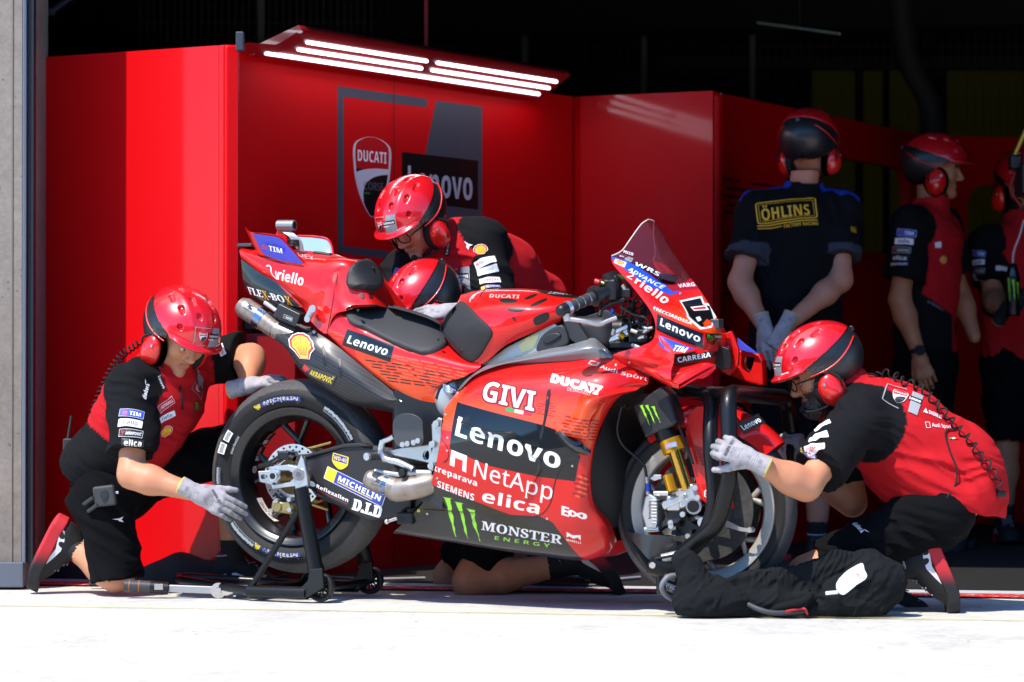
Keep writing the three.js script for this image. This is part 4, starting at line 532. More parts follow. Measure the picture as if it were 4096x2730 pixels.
const tailLow = shell('tail_underside', [
  [kA(125, 465, .06), kA(270, 570, .085), kA(430, 660, .1), kA(600, 825, .105), kA(615, 850, .105)],
  [kA(135, 580, .06), kA(250, 680, .085), kA(400, 760, .1), kA(560, 840, .1), kA(612, 858, .1)],
  [kA(152, 690, .05), kA(230, 775, .07), kA(400, 850, .08), kA(560, 868, .08), kA(612, 864, .08)],
  [kA(200, 730, 0), kA(260, 790, 0), kA(420, 850, 0), kA(560, 860, 0), kA(615, 855, 0)],
], 30, 18, livery);
const seatSide = shell('seat_side_panel', [
  [kA(905, 852, 0), kA(1150, 826, 0), kA(1430, 880, 0), kA(1690, 985, 0), kA(1850, 1130, 0), kB(300, 860, 0)],
  [kA(850, 872, .13), kA(950, 905, .14), kA(1120, 1030, .15), kA(1420, 1165, .165), kA(1620, 1220, .175), kA(1860, 1285, .18), kB(440, 910, .18)],
  [kA(815, 980, .145), kA(950, 1070, .155), kA(1130, 1180, .165), kA(1400, 1290, .175), kA(1640, 1360, .18), kA(1860, 1390, .185), kB(380, 960, .185)],
  [kA(800, 1045, .145), kA(970, 1200, .15), kA(1180, 1360, .155), kA(1400, 1500, .155), kA(1600, 1520, .16), kA(1750, 1420, .17), kB(220, 1000, .18)],
  [kA(800, 1050, .14), kA(980, 1225, .14), kA(1200, 1400, .14), kA(1420, 1560, .14), kA(1560, 1640, .14), kA(1660, 1600, .15), kB(110, 1060, .17)],
], 60, 34, livery);
const tank = shell('fuel_tank_cover', [
  [kB(275, 352, 0), kB(450, 313, 0), kB(800, 306, 0), kB(1050, 335, 0), kB(1250, 375, 0)],
  [kB(278, 360, .05), kB(450, 330, .09), kB(800, 335, .1), kB(1030, 375, .1), kB(1210, 405, .08)],
  [kB(250, 420, .1), kB(420, 440, .17), kB(680, 440, .19), kB(900, 450, .18), kB(1060, 430, .15), kB(1120, 430, .13)],
  [kB(170, 540, .12), kB(360, 580, .19), kB(560, 600, .205), kB(770, 560, .2), kB(950, 500, .18), kB(1090, 480, .15)],
  [kB(125, 615, .11), kB(280, 740, .165), kB(480, 740, .19), kB(680, 670, .195), kB(900, 590, .18), kB(1070, 530, .15)],
  [kB(180, 720, .11), kB(320, 860, .15), kB(430, 905, .165), kB(640, 745, .18), kB(860, 645, .17), kB(1062, 562, .145)],
], 50, 44, livery);
paint.name = 'paint';
// printed livery: drawn in the bike's own side elevation
function paintLivery() {
  return tex(CW, CHh, (c) => {
    const at = (on, q, lat = .2) => { const h = on && hitOn(on, q[0], q[1]), p = h ? h.p : B(q[0], q[1], lat), [u, v] = liveryUV(p); return [u * CW, (1 - v) * CHh]; };
    const PG = (on, pts, fill, lat) => poly(c, pts.map((q) => at(on, q, lat)), fill);
    const SP = (on, pts, fill, lat) => poly(c, smoothClosed(pts.map((q) => at(on, q, lat)), 80), fill);
    const box3 = (on, tl, tr, bl, lat, fn) => { const a = at(on, tl, lat), b = at(on, tr, lat), d = at(on, bl, lat); c.save(); c.transform((b[0] - a[0]) / 100, (b[1] - a[1]) / 100, (d[0] - a[0]) / 100, (d[1] - a[1]) / 100, a[0], a[1]); fn(); c.restore(); };
    const TX = (on, t, tl, tr, bl, fill, lat, font, stroke, sw) => box3(on, tl, tr, bl, lat, () => fit(c, t, 0, 0, 100, 100, fill, font, stroke, sw));
    const LG = (on, k, tl, tr, bl, lat) => box3(on, tl, tr, bl, lat, () => LOGO[k](c, 0, 0, 100, 100));
    const dash = (on, tl, tr, bl, nr, nc, fill, lat, seed = 1) => { for (let r = 0; r < nr; r++) for (let i = 0; i < nc; i++) { if (hash3(r, i, seed) < 0.12) continue; const s0 = (i + 0.25 * (r % 2) + hash3(r, i, seed + 2) * 0.15) / nc, s1 = s0 + 0.8 / nc, t0 = r / nr, t1 = t0 + 0.42 / nr, q = (s, t) => [tl[0] + (tr[0] - tl[0]) * s + (bl[0] - tl[0]) * t, tl[1] + (tr[1] - tl[1]) * s + (bl[1] - tl[1]) * t]; PG(on, [q(s0, t0), q(s1, t0), q(s1, t1), q(s0, t1)], fill, lat); } };
    const W = '#f3f1ef', RED = '#cf120f', OR = '#e64a18', BK = '#0c0d0f';
    c.fillStyle = RED; c.fillRect(0, 0, CW, CHh);
    const F = fairing, N = nose, T = tail, S = seatSide, K = tank;
    // printed fade to fluorescent orange
    const fade = (on, pts, p0, p1, lat) => { const a = at(on, p0, lat), b = at(on, p1, lat), g = c.createLinearGradient(a[0], a[1], b[0], b[1]); g.addColorStop(0, 'rgba(230,74,24,0)'); g.addColorStop(1, OR); PG(on, pts, g, lat); };
    fade(F, [kB(100, 1000), kB(1000, 1060), kB(1430, 1150), kB(1300, 1560), kB(100, 1400)], kB(420, 1060), kB(380, 1230));
    fade(F, [kB(1000, 1060), kB(1430, 1150), kB(1300, 1560), kB(1000, 1440)], kB(1100, 1130), kB(1060, 1380));
    fade(S, [kA(1000, 1100), kA(1900, 1290), kA(1900, 1560), kA(1300, 1640), kA(980, 1230)], kA(1500, 1200), kA(1420, 1450));
    PG(F, [kB(255, 1190), kC(640, 15), kC(1320, 200), kC(1425, 240), kC(1480, 300), kC(1610, 440), kC(1570, 640), kC(1290, 606), kC(900, 520), kC(585, 385)], BK);
    PG(F, [kC(430, 640), kC(480, 682), kC(780, 795), kC(1060, 903), kC(1290, 915), kC(1392, 962), kC(1480, 1080), kC(1640, 1250), kC(1400, 1300), kC(40, 1080), kC(100, 800)], '#1b1c1e', .14);
    // carbon weave print on the belly
    dash(F, kB(300, 1035), kB(470, 1050), kB(290, 1130), 5, 2, '#a80c12'); dash(F, kB(870, 1180), kB(1020, 1210), kB(850, 1290), 6, 2, '#9a0e10', .29, 3);
    dash(F, kB(1020, 1220), kB(1180, 1260), kB(990, 1380), 6, 2, '#e8502e', .29, 5); dash(F, kB(1100, 1300), kB(1380, 1340), kB(1080, 1480), 7, 3, '#8f0d10', .29, 7);
    dash(F, kC(525, 140), kC(590, 170), kC(520, 200), 4, 1, '#f0573a'); dash(F, kC(1560, 560), kC(1670, 600), kC(1540, 760), 5, 2, '#8e1016', .25, 9); dash(F, kC(1590, 590), kC(1680, 620), kC(1560, 780), 5, 2, '#ea5a34', .25, 4);
    dash(S, kA(1080, 1250), kA(1700, 1330), kA(1290, 1440), 7, 6, '#2a1413', .15, 2); dash(S, kA(1300, 1210), kA(1880, 1330), kA(1360, 1400), 7, 5, '#e8562f', .16, 6); dash(S, kA(810, 1030), kA(930, 1050), kA(800, 1100), 5, 1, '#e2502c'); dash(S, kB(0, 1060), kB(120, 1090), kB(0, 1220), 7, 2, '#e8502c', .15, 8);
    // lettering
    TX(F, 'Lenovo', kC(655, 128), kC(1465, 395), kC(625, 280), W); PG(F, [kC(600, 392), kC(722, 440), kC(715, 572), kC(683, 558), kC(688, 478), kC(628, 455), kC(622, 528), kC(585, 512)], W);
    TX(F, 'NetApp', kC(785, 470), kC(1405, 660), kC(765, 640), W, .28, '100px sans-serif'); TX(F, 'streparava', kC(472, 496), kC(800, 636), kC(462, 556), W); TX(F, 'SIEMENS', kC(490, 632), kC(780, 742), kC(486, 685), W);
    TX(F, 'elica', kC(846, 700), kC(1300, 800), kC(834, 800), W); LG(F, 'clawOnly', kC(540, 765), kC(800, 815), kC(580, 1065)); TX(F, 'MONSTER', kC(838, 950), kC(1470, 1065), kC(832, 1020), '#e6e4ea', .16, 'bold 100px serif', '#777', 3); TX(F, 'E N E R G Y', kC(940, 1068), kC(1375, 1130), kC(936, 1098), '#86d12c');
    box3(F, kC(1460, 830), kC(1670, 880), kC(1458, 905), .24, () => { fit(c, 'E', 2, 0, 32, 96, W); c.strokeStyle = W; c.lineWidth = 14; c.beginPath(); for (let i = 0; i <= 40; i++) { const a = (i / 40) * 6.283, x = 64 + 28 * Math.sin(a), y = 52 + 38 * Math.sin(a) * Math.cos(a) * 1.4; i ? c.lineTo(x, y) : c.moveTo(x, y); } c.stroke(); });
    PG(F, [kC(1502, 1036), kC(1548, 1062), kC(1614, 1062), kC(1614, 1106), kC(1590, 1082), kC(1556, 1092), kC(1525, 1072), kC(1502, 1080)], W); TX(F, 'MARELLI', kC(1502, 1090), kC(1616, 1116), kC(1502, 1106), W);
    italic(c, 0, () => { TX(F, 'GIVI', kB(488, 1022), kB(872, 1110), kB(440, 1178), W, .27, 'bold 100px sans-serif', '#7e1013', 14); }); LG(F, 'flag', kB(638, 1235), kB(842, 1278), kB(634, 1262));
    TX(F, 'DUCATI', kB(1004, 972), kB(1390, 1070), kB(986, 1036), W, .26, 'bold 100px sans-serif', W, 10); TX(F, 'DESMOSEDICI', kB(1120, 1076), kB(1330, 1112), kB(1115, 1104), '#f0c8c4', .27, '100px sans-serif');
    PG(F, [kB(1302, 866), kB(1368, 884), kB(1346, 914), kB(1278, 892)], W); PG(F, [kB(1305, 872), kB(1360, 887), kB(1343, 908), kB(1287, 890)], RED); TX(F, 'Audi Sport', kB(1382, 896), kB(1745, 1000), kB(1368, 934), W, .2, '100px sans-serif');
    // tail
    PG(tailLow, [kA(60, 430), kA(270, 565), kA(430, 655), kA(640, 860), kA(560, 900), kA(130, 800)], '#151617', .08);
    TX(T, 'riello', kA(420, 540), kA(625, 590), kA(408, 625), W); box3(T, kA(318, 500), kA(400, 540), kA(330, 590), .1, () => { c.strokeStyle = W; c.lineWidth = 10; c.beginPath(); c.moveTo(5, 20); c.quadraticCurveTo(50, -20, 50, 30); c.quadraticCurveTo(40, 80, 95, 95); c.moveTo(95, 95); c.lineTo(95, 20); c.stroke(); });
    TX(T, 'UFY', kA(570, 410), kA(690, 440), kA(575, 440), '#f0d8d4', .1, '100px sans-serif'); LG(tailLow, 'flex', kA(170, 680), kA(505, 765), kA(168, 742), .09);
    PG(S, [kA(958, 1014), kA(1332, 1142), kA(1296, 1276), kA(918, 1140)], BK); TX(S, 'Lenovo', kA(978, 1062), kA(1292, 1162), kA(952, 1122), W);
    TX(K, 'DUCATI', kB(510, 345), kB(745, 352), kB(505, 374), '#efb6b0', .1); PG(K, [kB(885, 314), kB(1060, 318), kB(1200, 352), kB(1190, 380), kB(1020, 366), kB(930, 342)], '#17181a', .02); TX(K, 'Lenovo', kB(958, 318), kB(1085, 326), kB(965, 342), '#ddd', .02);
    // nose
    PG(N, [kD(478, 345), kD(520, 338), kD(640, 400), kD(860, 520), kD(1022, 622), kD(945, 650), kD(800, 590), kD(560, 425)], '#2250cc', .17); PG(N, [kD(512, 362), kD(602, 392), kD(585, 432), kD(500, 395)], '#f2ece0', .18); LG(N, 'shell', kD(522, 366), kD(590, 388), kD(516, 400), .18);
    TX(N, 'ADVANCE', kD(632, 430), kD(912, 580), kD(612, 452), W, .15); TX(N, 'riello', kD(690, 500), kD(955, 672), kD(660, 550), W); TX(N, '2', kD(622, 460), kD(668, 486), kD(600, 505), W, .18, '100px sans-serif');
    fade(N, [kD(960, 640), kD(1110, 590), kD(1190, 620), kD(1350, 900), kD(1330, 960), kD(1200, 930), kD(830, 800), kD(840, 720)], kD(980, 660), kD(1150, 860));
    TX(N, 'FRECCIAROSSA', kD(815, 737), kD(1125, 860), kD(812, 760), W, .18); PG(N, [kD(812, 762), kD(910, 800), kD(909, 806), kD(811, 768)], '#2f8f3a', .18);
    PG(N, [kD(842, 796), kD(1205, 950), kD(1203, 1062), kD(1030, 1010), kD(836, 922)], BK, .18); TX(N, 'Lenovo', kD(872, 828), kD(1190, 965), kD(862, 885), W);
    PG(null, [kD(862, 968), kD(1132, 1075), kD(960, 1098), kD(845, 1034)], '#2548c4', .208); TX(null, 'TIM', kD(985, 1040), kD(1080, 1062), kD(975, 1080), W, .215); for (let i = 0; i < 3; i++) PG(null, [kD(912 + i * 14, 1062 + i * 8), kD(950, 1068 + i * 9), kD(948, 1076 + i * 9), kD(910 + i * 14, 1070 + i * 8)], '#d8303c', .212);
    PG(N, [kD(1030, 512), kD(1110, 508), kD(1170, 590), kD(960, 620), kD(900, 570)], '#a01020', .05); TX(N, 'VARGROUP', kD(1000, 560), kD(1200, 530), kD(1010, 590), W, .03);
    const num = [kD(1015, 692), kD(1190, 655), kD(1212, 710), kD(1265, 720), kD(1300, 830), kD(1270, 905), kD(1180, 920), kD(1075, 825)]; PG(N, num, W, .07);
    PG(N, [kD(1032, 702), kD(1180, 672), kD(1200, 722), kD(1252, 735), kD(1282, 830), kD(1256, 890), kD(1190, 900), kD(1090, 815)], BK, .07); PG(N, [kD(1100, 742), kD(1225, 728), kD(1250, 765), kD(1130, 772)], W, .06); PG(N, [kD(1116, 750), kD(1215, 738), kD(1230, 756), kD(1135, 763)], '#d0202a', .06); PG(N, [kD(1142, 825), kD(1175, 815), kD(1190, 845), kD(1160, 858)], W, .06); PG(N, [kD(1200, 870), kD(1230, 835), kD(1262, 850), kD(1270, 880), kD(1215, 905)], '#e04018', .06);
    PG(N, [kD(1222, 950), kD(1340, 955), kD(1335, 1040), kD(1250, 1038)], '#101211', .05); LG(N, 'clawOnly', kD(1235, 956), kD(1280, 960), kD(1240, 1014), .05); TX(N, 'MONSTER', kD(1288, 962), kD(1345, 962), kD(1290, 985), '#d8d8dc', .03, 'bold 100px serif');
    PG(N, [kD(960, 1130), kD(1262, 1090), kD(1272, 1140), kD(1010, 1190)], BK, .15);
  });
}
livery.map = paintLivery();
// small parts on the shells
const seatPad = pad('seat_pad', [seatSide, tail], [kA(945, 872), kA(990, 838), kA(1150, 829), kA(1430, 876), kA(1688, 985), kA(1700, 1050), kA(1748, 1130), kA(1590, 1216), kA(1400, 1168), kA(1100, 1026), kA(968, 955)], 0.016, std(0x303134, 0.68, 0, { bumpMap: weave, bumpScale: 0.0006 }), bike, 0.08, 12, 72);
const gripTex = std(0x242527, 0.75, 0, { bumpMap: grainTex, bumpScale: 0.0015 });
pad('knee_pad', tank, [kB(295, 405), kB(420, 520), kB(532, 645), kB(500, 730), kB(400, 868), kB(335, 876), kB(262, 795), kB(165, 680), kB(122, 612), kB(165, 510), kB(235, 440)], 0.007, gripTex, bike, 0.14, 10, 64);
pad('backrest_pad', tail, [kA(990, 520), kA(1060, 494), kA(1130, 512), kA(1180, 570), kA(1210, 670), kA(1180, 715), kA(1080, 708), kA(968, 690), kA(962, 620)], 0.024, std(0x212225, 0.6, 0, { bumpMap: weave, bumpScale: 0.0006 }), bike, 0.06, 10, 56);
for (const q of [[[585, 385], [725, 398], [720, 412], [592, 410]], [[645, 462], [775, 464], [770, 480], [650, 476]], [[775, 385], [870, 345], [880, 352], [790, 394]], [[820, 440], [955, 378], [960, 390], [840, 446]], [[682, 528], [705, 530], [712, 562], [690, 548]], [[848, 540], [965, 490], [972, 540], [868, 594]]]) pad('air_slot', tank, q.map((p) => kB(...p)), 0.0012, black, bike, 0.18, 3, 16);
for (const q of [kA(1075, 755), kA(1140, 755)]) pad('recess', tail, [[q[0] - 8, q[1] - 12], [q[0] + 6, q[1] - 10], [q[0] + 10, q[1] + 12], [q[0] - 4, q[1] + 10]], 0.0012, std(0x4a0206, 0.5), bike, 0.12, 3, 16);
for (const q of [kA(1042, 867), kA(1672, 1093), kB(293, 785)]) pad('pad_bolt', [seatPad, tank], [[q[0] - 7, q[1]], [q[0], q[1] - 6], [q[0] + 7, q[1]], [q[0], q[1] + 7]], 0.009, black, bike, 0.17, 3, 12);
for (const q of [kC(550, 117), kC(568, 300), kC(566, 400), kC(488, 616), kC(451, 690), kC(410, 895), kC(768, 930), kC(1350, 934), kC(1547, 520), kC(509, 805)]) pad('fairing_screw', fairing, [[q[0] - 5, q[1]], [q[0], q[1] - 5], [q[0] + 5, q[1]], [q[0], q[1] + 5]], 0.002, aluRough, bike, 0.2, 2, 12);
for (const q of [kD(518, 1196), kD(622, 1178), kD(672, 1277), kD(1023, 638)]) pad('fairing_screw', [nose, fairing], [[q[0] - 5, q[1]], [q[0], q[1] - 5], [q[0] + 5, q[1]], [q[0], q[1] + 5]], 0.002, aluRough, bike, 0.2, 2, 12);
pad('air_slot', fairing, [kB(968, 1085), kB(985, 1090), kB(945, 1360), kB(912, 1490), kB(898, 1480), kB(930, 1340)], 0.0015, black, bike, 0.28, 3, 24);
const seam = (pts, on, r = 0.0016, name = 'panel_seam', m = std(0x2a0204, 0.6)) => mesh(name, tube(pts.map((q) => hitOn(on, q[0], q[1])?.p.clone() ?? B(q[0], q[1], 0.2)), r, 60, 5), m, bike);
seam([kC(470, 496), kC(540, 490), kC(575, 450), kC(565, 370), kC(515, 302)], fairing); seam([kC(380, 860), kC(700, 882), kC(1060, 908), kC(1290, 905), kC(1370, 820), kC(1420, 620), kC(1500, 490), kC(1610, 450)], fairing, 0.0018);
seam([kA(886, 460), kA(880, 600), kA(850, 760), kA(832, 880), kA(800, 1040)], tail); seam([kB(470, 310), kB(430, 370), kB(400, 470)], tank, 0.0014);
seam([kD(490, 1130), kD(640, 1200), kD(790, 1290)], [nose, fairing], 0.0014);
// raised side duct and lower duct lip
shell('side_duct', [
  [kB(1690, 1075, .2), kB(1480, 1085, .25), kB(1300, 1110, .29), kB(1210, 1150, .31), kB(1180, 1260, .32), kB(1040, 1390, .315), kB(1020, 1440, .3)],
  [kB(1660, 1100, .23), kB(1480, 1130, .29), kB(1330, 1170, .33), kB(1260, 1230, .35), kB(1220, 1330, .355), kB(1150, 1420, .345), kB(1120, 1460, .32)],
  [kB(1650, 1108, .22), kB(1480, 1160, .27), kB(1370, 1230, .31), kB(1300, 1320, .335), kB(1275, 1420, .335), kB(1270, 1480, .33), kB(1255, 1500, .31)],
], 30, 12, livery);
shell('lower_duct', [
  [kC(1420, 250, .3), kC(1440, 300, .3), kC(1500, 370, .3), kC(1570, 420, .29), kC(1620, 442, .28)],
  [kC(1440, 255, .32), kC(1490, 310, .325), kC(1560, 370, .32), kC(1620, 410, .31), kC(1690, 425, .29)],
  [kC(1500, 240, .31), kC(1560, 300, .31), kC(1620, 340, .31), kC(1650, 370, .3), kC(1695, 400, .28)],
], 20, 8, phys(0x0c0e14, 0.25, { clearcoat: 1, side: THREE.DoubleSide }), bike, null);
// low ridges that step the side fairing around the lettering
const ridge = (name, pts, h) => { const at = (q, dx, dy, lift) => { const m = hitOn(fairing, q[0] + dx, q[1] + dy); return m ? m.p.clone().addScaledVector(m.n, lift) : B(q[0] + dx, q[1] + dy, 0.3); }, sp = crSpline(pts.map((p) => kC(...p)), 26); mesh(name, gridGeo([[-9, -0.002], [-3, h], [5, h * 0.8], [16, -0.002]].map(([o, l], r) => sp.map((q, i) => { const a = sp[Math.max(0, i - 1)], b = sp[Math.min(25, i + 1)], L = Math.hypot(b[0] - a[0], b[1] - a[1]), k = Math.sin(Math.PI * (i + 0.5) / 26) ** 0.5; return at(q, (-(b[1] - a[1]) / L) * -o, ((b[0] - a[0]) / L) * -o * -1, l * k); })), liveryUV), livery, bike); };
ridge('fairing_ridge', [[640, 150], [760, 220], [900, 255], [1000, 262], [1080, 262], [1150, 320], [1230, 430], [1300, 470]], 0.014); ridge('fairing_ridge', [[1300, 470], [1285, 560], [1245, 640], [1205, 720], [1185, 770]], 0.012);
// dark inner cowl and radiator behind the front wheel
mesh('radiator', gridGeo(rowsOf([[kB(1740, 1062, .15), kB(1500, 1160, .17), kC(1740, 330, .2), kC(1700, 480, .2), kC(1700, 800, .17), kC(1780, 1040, .12)], [kE(430, 190, .1), kC(1900, 60, .12), kC(1900, 330, .12), kC(1910, 600, .12), kC(1910, 850, .1), kC(1890, 1000, .08)], [kE(560, 200, -.1), kE(500, 400, -.1), kE(480, 600, -.1), kE(480, 700, -.1), kE(480, 800, -.1), kE(480, 1000, -.1)]], 24, 10)), std(0x141516, 0.6, 0.2, { bumpMap: weave, bumpScale: 0.002, side: THREE.DoubleSide }), bike);
mesh('engine_block', [tf(rbox(0.62, 0.34, 0.3, 0.03), V(0.72, 0.62, 0)), tf(rbox(0.5, 0.3, 0.2, 0.03), V(1.0, 0.8, 0)), tf(rbox(0.5, 0.12, 0.2, 0.03), V(0.62, 0.36, 0))], black, bike);
mesh('airbox', [tf(rbox(0.42, 0.14, 0.24, 0.03), V(0.85, 0.93, 0)), tf(rbox(0.3, 0.12, 0.26, 0.04), B(2330, 1340, 0))], carbonMatt, bike);
// aluminium frame spar, carbon cover and glossy carbon trim in front of the tank
plateAt('frame_spar', [kB(440, 905), kB(640, 760), kB(860, 650), kB(1010, 570), kB(1075, 640), kB(1090, 720), kB(900, 800), kB(700, 850), kB(520, 905)], 0.15, 0.02, aluRough);
plateAt('inspection_label', [kB(800, 690), kB(900, 660), kB(850, 780), kB(752, 812), kB(738, 750)], 0.1515, 0.001, std(0xe8e2a4, 0.6), bike, 0);
plateAt('spar_cover', [kB(870, 790), kB(900, 690), kB(980, 620), kB(1075, 590), kB(1110, 650), kB(1120, 730), kB(980, 790)], 0.172, 0.02, carbonMatt, bike, 0.006, 40);
plateAt('oval_cap', [kB(915, 710), kB(960, 665), kB(1030, 650), kB(1062, 670), kB(1030, 700), kB(950, 735)], 0.18, 0.01, std(0x1d1e22, 0.5), bike, 0.004, 24);
const trim = shell('carbon_trim', [
  [kB(250, 1105, .2), kB(330, 1010, .19), kB(500, 900, .18), kB(760, 830, .17), kB(1000, 760, .165), kB(1150, 740, .16), kB(1320, 690, .15), kB(1390, 740, .13), kB(1460, 810, .14)],
  [kB(280, 1090, .215), kB(380, 990, .215), kB(560, 910, .21), kB(800, 860, .2), kB(1020, 820, .2), kB(1200, 790, .2), kB(1330, 770, .19), kB(1400, 800, .18), kB(1465, 830, .17)],
  [kB(260, 1110, .205), kB(400, 978, .2), kB(620, 902, .19), kB(850, 888, .185), kB(1100, 873, .185), kB(1250, 858, .185), kB(1350, 852, .18), kB(1420, 850, .178), kB(1466, 846, .175)],
], 40, 12, phys(0x6d7073, 0.3, { clearcoat: 1, clearcoatRoughness: 0.08, side: THREE.DoubleSide }));
plateAt('frame_strut', [kB(1068, 510), kB(1150, 500), kB(1280, 700), kB(1200, 745), kB(1130, 700)], 0.16, 0.03, carbonMatt);
plateAt('fork_bridge', [kB(1200, 540), kB(1420, 470), kB(1500, 520), kB(1400, 640), kB(1280, 700)], 0.08, 0.05, carbonMatt);
// controls
{ const h = part('handlebar', bike), a = bl(kB(1075, 475), 0.36), b = bl(kB(1340, 362), 0.25), dir = b.clone().sub(a).normalize();
  mesh('grip', [rod(a.clone().addScaledVector(dir, 0.03), b, 0.0185, 0.0195, 20)], std(0x2c2d30, 0.8, 0, { bumpMap: weave, bumpScale: 0.001 }), h);
  mesh('bar_end', [tf(new THREE.SphereGeometry(0.021, 20, 14), a), rod(a, a.clone().addScaledVector(dir, 0.02), 0.021)], black, h);
  mesh('end_ring', rod(a.clone().addScaledVector(dir, 0.018), a.clone().addScaledVector(dir, 0.032), 0.0225), alu, h);
  for (let i = 0; i < 3; i++) mesh('grip_band', rod(a.clone().addScaledVector(dir, 0.055 + i * 0.026), a.clone().addScaledVector(dir, 0.057 + i * 0.026), 0.0199), alu, h);
  mesh('throttle_drum', [rod(b.clone().addScaledVector(dir, -0.012), b.clone().addScaledVector(dir, 0.01), 0.034), rod(b, b.clone().addScaledVector(dir, 0.05), 0.026)], black, h);
  const c = b.clone().addScaledVector(dir, 0.06); mesh('control_cluster', [tf(rbox(0.06, 0.07, 0.06, 0.01), c), tf(rbox(0.05, 0.03, 0.05, 0.008), bl(kB(1470, 235), 0.2)), rod(bl(kB(1380, 260), 0.23), bl(kB(1500, 300), 0.2), 0.014), rod(bl(kB(1500, 230), 0.2), bl(kB(1520, 340), 0.18), 0.01), tf(rbox(0.045, 0.03, 0.03, 0.006), bl(kB(1570, 340), 0.18))], black, h);
  mesh('red_button', tf(new THREE.CylinderGeometry(0.009, 0.009, 0.016, 14), bl(kB(1352, 250), 0.25), [0, 0, 1.2]), std(0xc01824, 0.4), h); mesh('brass_fitting', tf(new THREE.CylinderGeometry(0.007, 0.007, 0.02, 12), bl(kB(1385, 258), 0.24), [0, 0, 1.2]), brass, h);
  mesh('brake_lever', tube([bl(kB(1560, 390), 0.19), bl(kB(1450, 425), 0.22), bl(kB(1390, 460), 0.24), bl(kB(1368, 520), 0.25)], 0.008, 30, 10), black, h);
  mesh('lever_guard', tube([bl(kB(1115, 540), 0.35), bl(kB(1250, 560), 0.33), bl(kB(1370, 585), 0.3), bl(kB(1430, 560), 0.28), bl(kB(1500, 535), 0.26)], 0.0075, 40, 10), aluRough, h); mesh('guard_mount', [rod(bl(kB(1105, 500), 0.355), bl(kB(1118, 555), 0.35), 0.012)], aluRough, h);
  mesh('far_grip', rod(V(a.x, a.y + 0.01, -0.36), V(b.x, b.y + 0.01, -0.25), 0.02), black, h);
  for (const [q, r, m] of [[[[1530, 400, .15], [1640, 420, .1], [1620, 520, .12], [1600, 640, .14], [1690, 700, .12], [1780, 690, .12]], .005, black], [[[1600, 470, .12], [1680, 400, .08], [1720, 480, .1], [1690, 600, .12], [1640, 650, .14]], .004, black], [[[1500, 540, .2], [1590, 530, .15], [1620, 600, .15]], .003, black], [[[1660, 560, .1], [1740, 620, .12], [1790, 610, .12]], .006, aluRough]]) mesh('cable', tube(q.map((p) => bl(kB(p[0], p[1]), p[2])), r, 40, 8), m, h);
  for (let i = 0; i < 9; i++) { const a = [1500 + 25 * i, 330 + 22 * ((i * 5) % 7), 0.2 - 0.012 * i], b = [1560 + 22 * ((i * 3) % 6), 430 + 18 * ((i * 4) % 9), 0.16 - 0.01 * i], c2 = [1640 + 16 * ((i * 7) % 8), 520 + 15 * ((i * 2) % 9), 0.13 - 0.01 * i], d2 = [1600 + 20 * ((i * 5) % 9), 660 + 12 * i, 0.1]; mesh('cable', tube([a, b, c2, d2].map((p) => bl(kB(p[0], p[1]), p[2])), 0.003 + 0.0006 * (i % 3), 30, 7), i % 4 === 1 ? std(0x3c4046, 0.5) : black, h); }
  for (const [x, y, lat, m] of [[1470, 480, .2, blueAno], [1560, 300, .19, aluRough], [1700, 690, .14, alu], [1640, 640, .15, aluRough], [1730, 640, .13, aluRough], [1480, 640, .16, aluRough]]) mesh('cable_fitting', tf(new THREE.CylinderGeometry(0.007, 0.007, 0.022, 10), bl(kB(x, y), lat), [0.4, 0, 0.5 + x * 0.01]), m, h);
  mesh('reservoir_hose', tube([[1430, 215, .22], [1500, 205, .2], [1580, 240, .17], [1610, 330, .14]].map((p) => bl(kB(p[0], p[1]), p[2])), 0.007, 30, 8), std(0x2c5a26, 0.3), h); mesh('fluid_reservoir', [tf(new THREE.CylinderGeometry(0.024, 0.022, 0.04, 20), bl(kB(1460, 225), .21), [0.1, 0, 0.3])], black, h);
  mesh('steering_damper', [rod(bl(kB(1370, 700), 0.1), bl(kB(1640, 580), 0.1), 0.008), rod(bl(kB(1390, 745), 0.1), bl(kB(1600, 650), 0.1), 0.013)], steel, h); mesh('damper_nut', tf(new THREE.CylinderGeometry(0.014, 0.014, 0.02, 6), bl(kB(1552, 675), 0.105), [0, 0, 1]), goldAno, h);
  mesh('triple_clamp', [tf(rbox(0.1, 0.03, 0.22, 0.01), B(...kB(1640, 750), 0)), tf(rbox(0.07, 0.05, 0.05, 0.01), bl(kB(1690, 680), 0.11))], std(0x1a1b1d, 0.4, 0.4), h);
  mesh('cockpit_clips', [rod(bl(kB(1690, 690), 0.12), bl(kB(1750, 680), 0.12), 0.014), rod(bl(kB(1630, 740), 0.12), bl(kB(1690, 780), 0.12), 0.012)], aluRough, h);
}
mesh('cockpit_liner', gridGeo(rowsOf([[kD(560, 470, .1), kD(700, 640, .1), kD(800, 830, .1), kD(720, 1060, .1)], [kD(700, 440, -.1), kD(900, 640, -.1), kD(980, 830, -.1), kD(900, 1060, -.1)]], 16, 6)), dark, bike);
mesh('dash_display', tf(rbox(0.02, 0.07, 0.13, 0.008), B(...kD(900, 560), 0), [0, 0, -0.6]), black, bike);
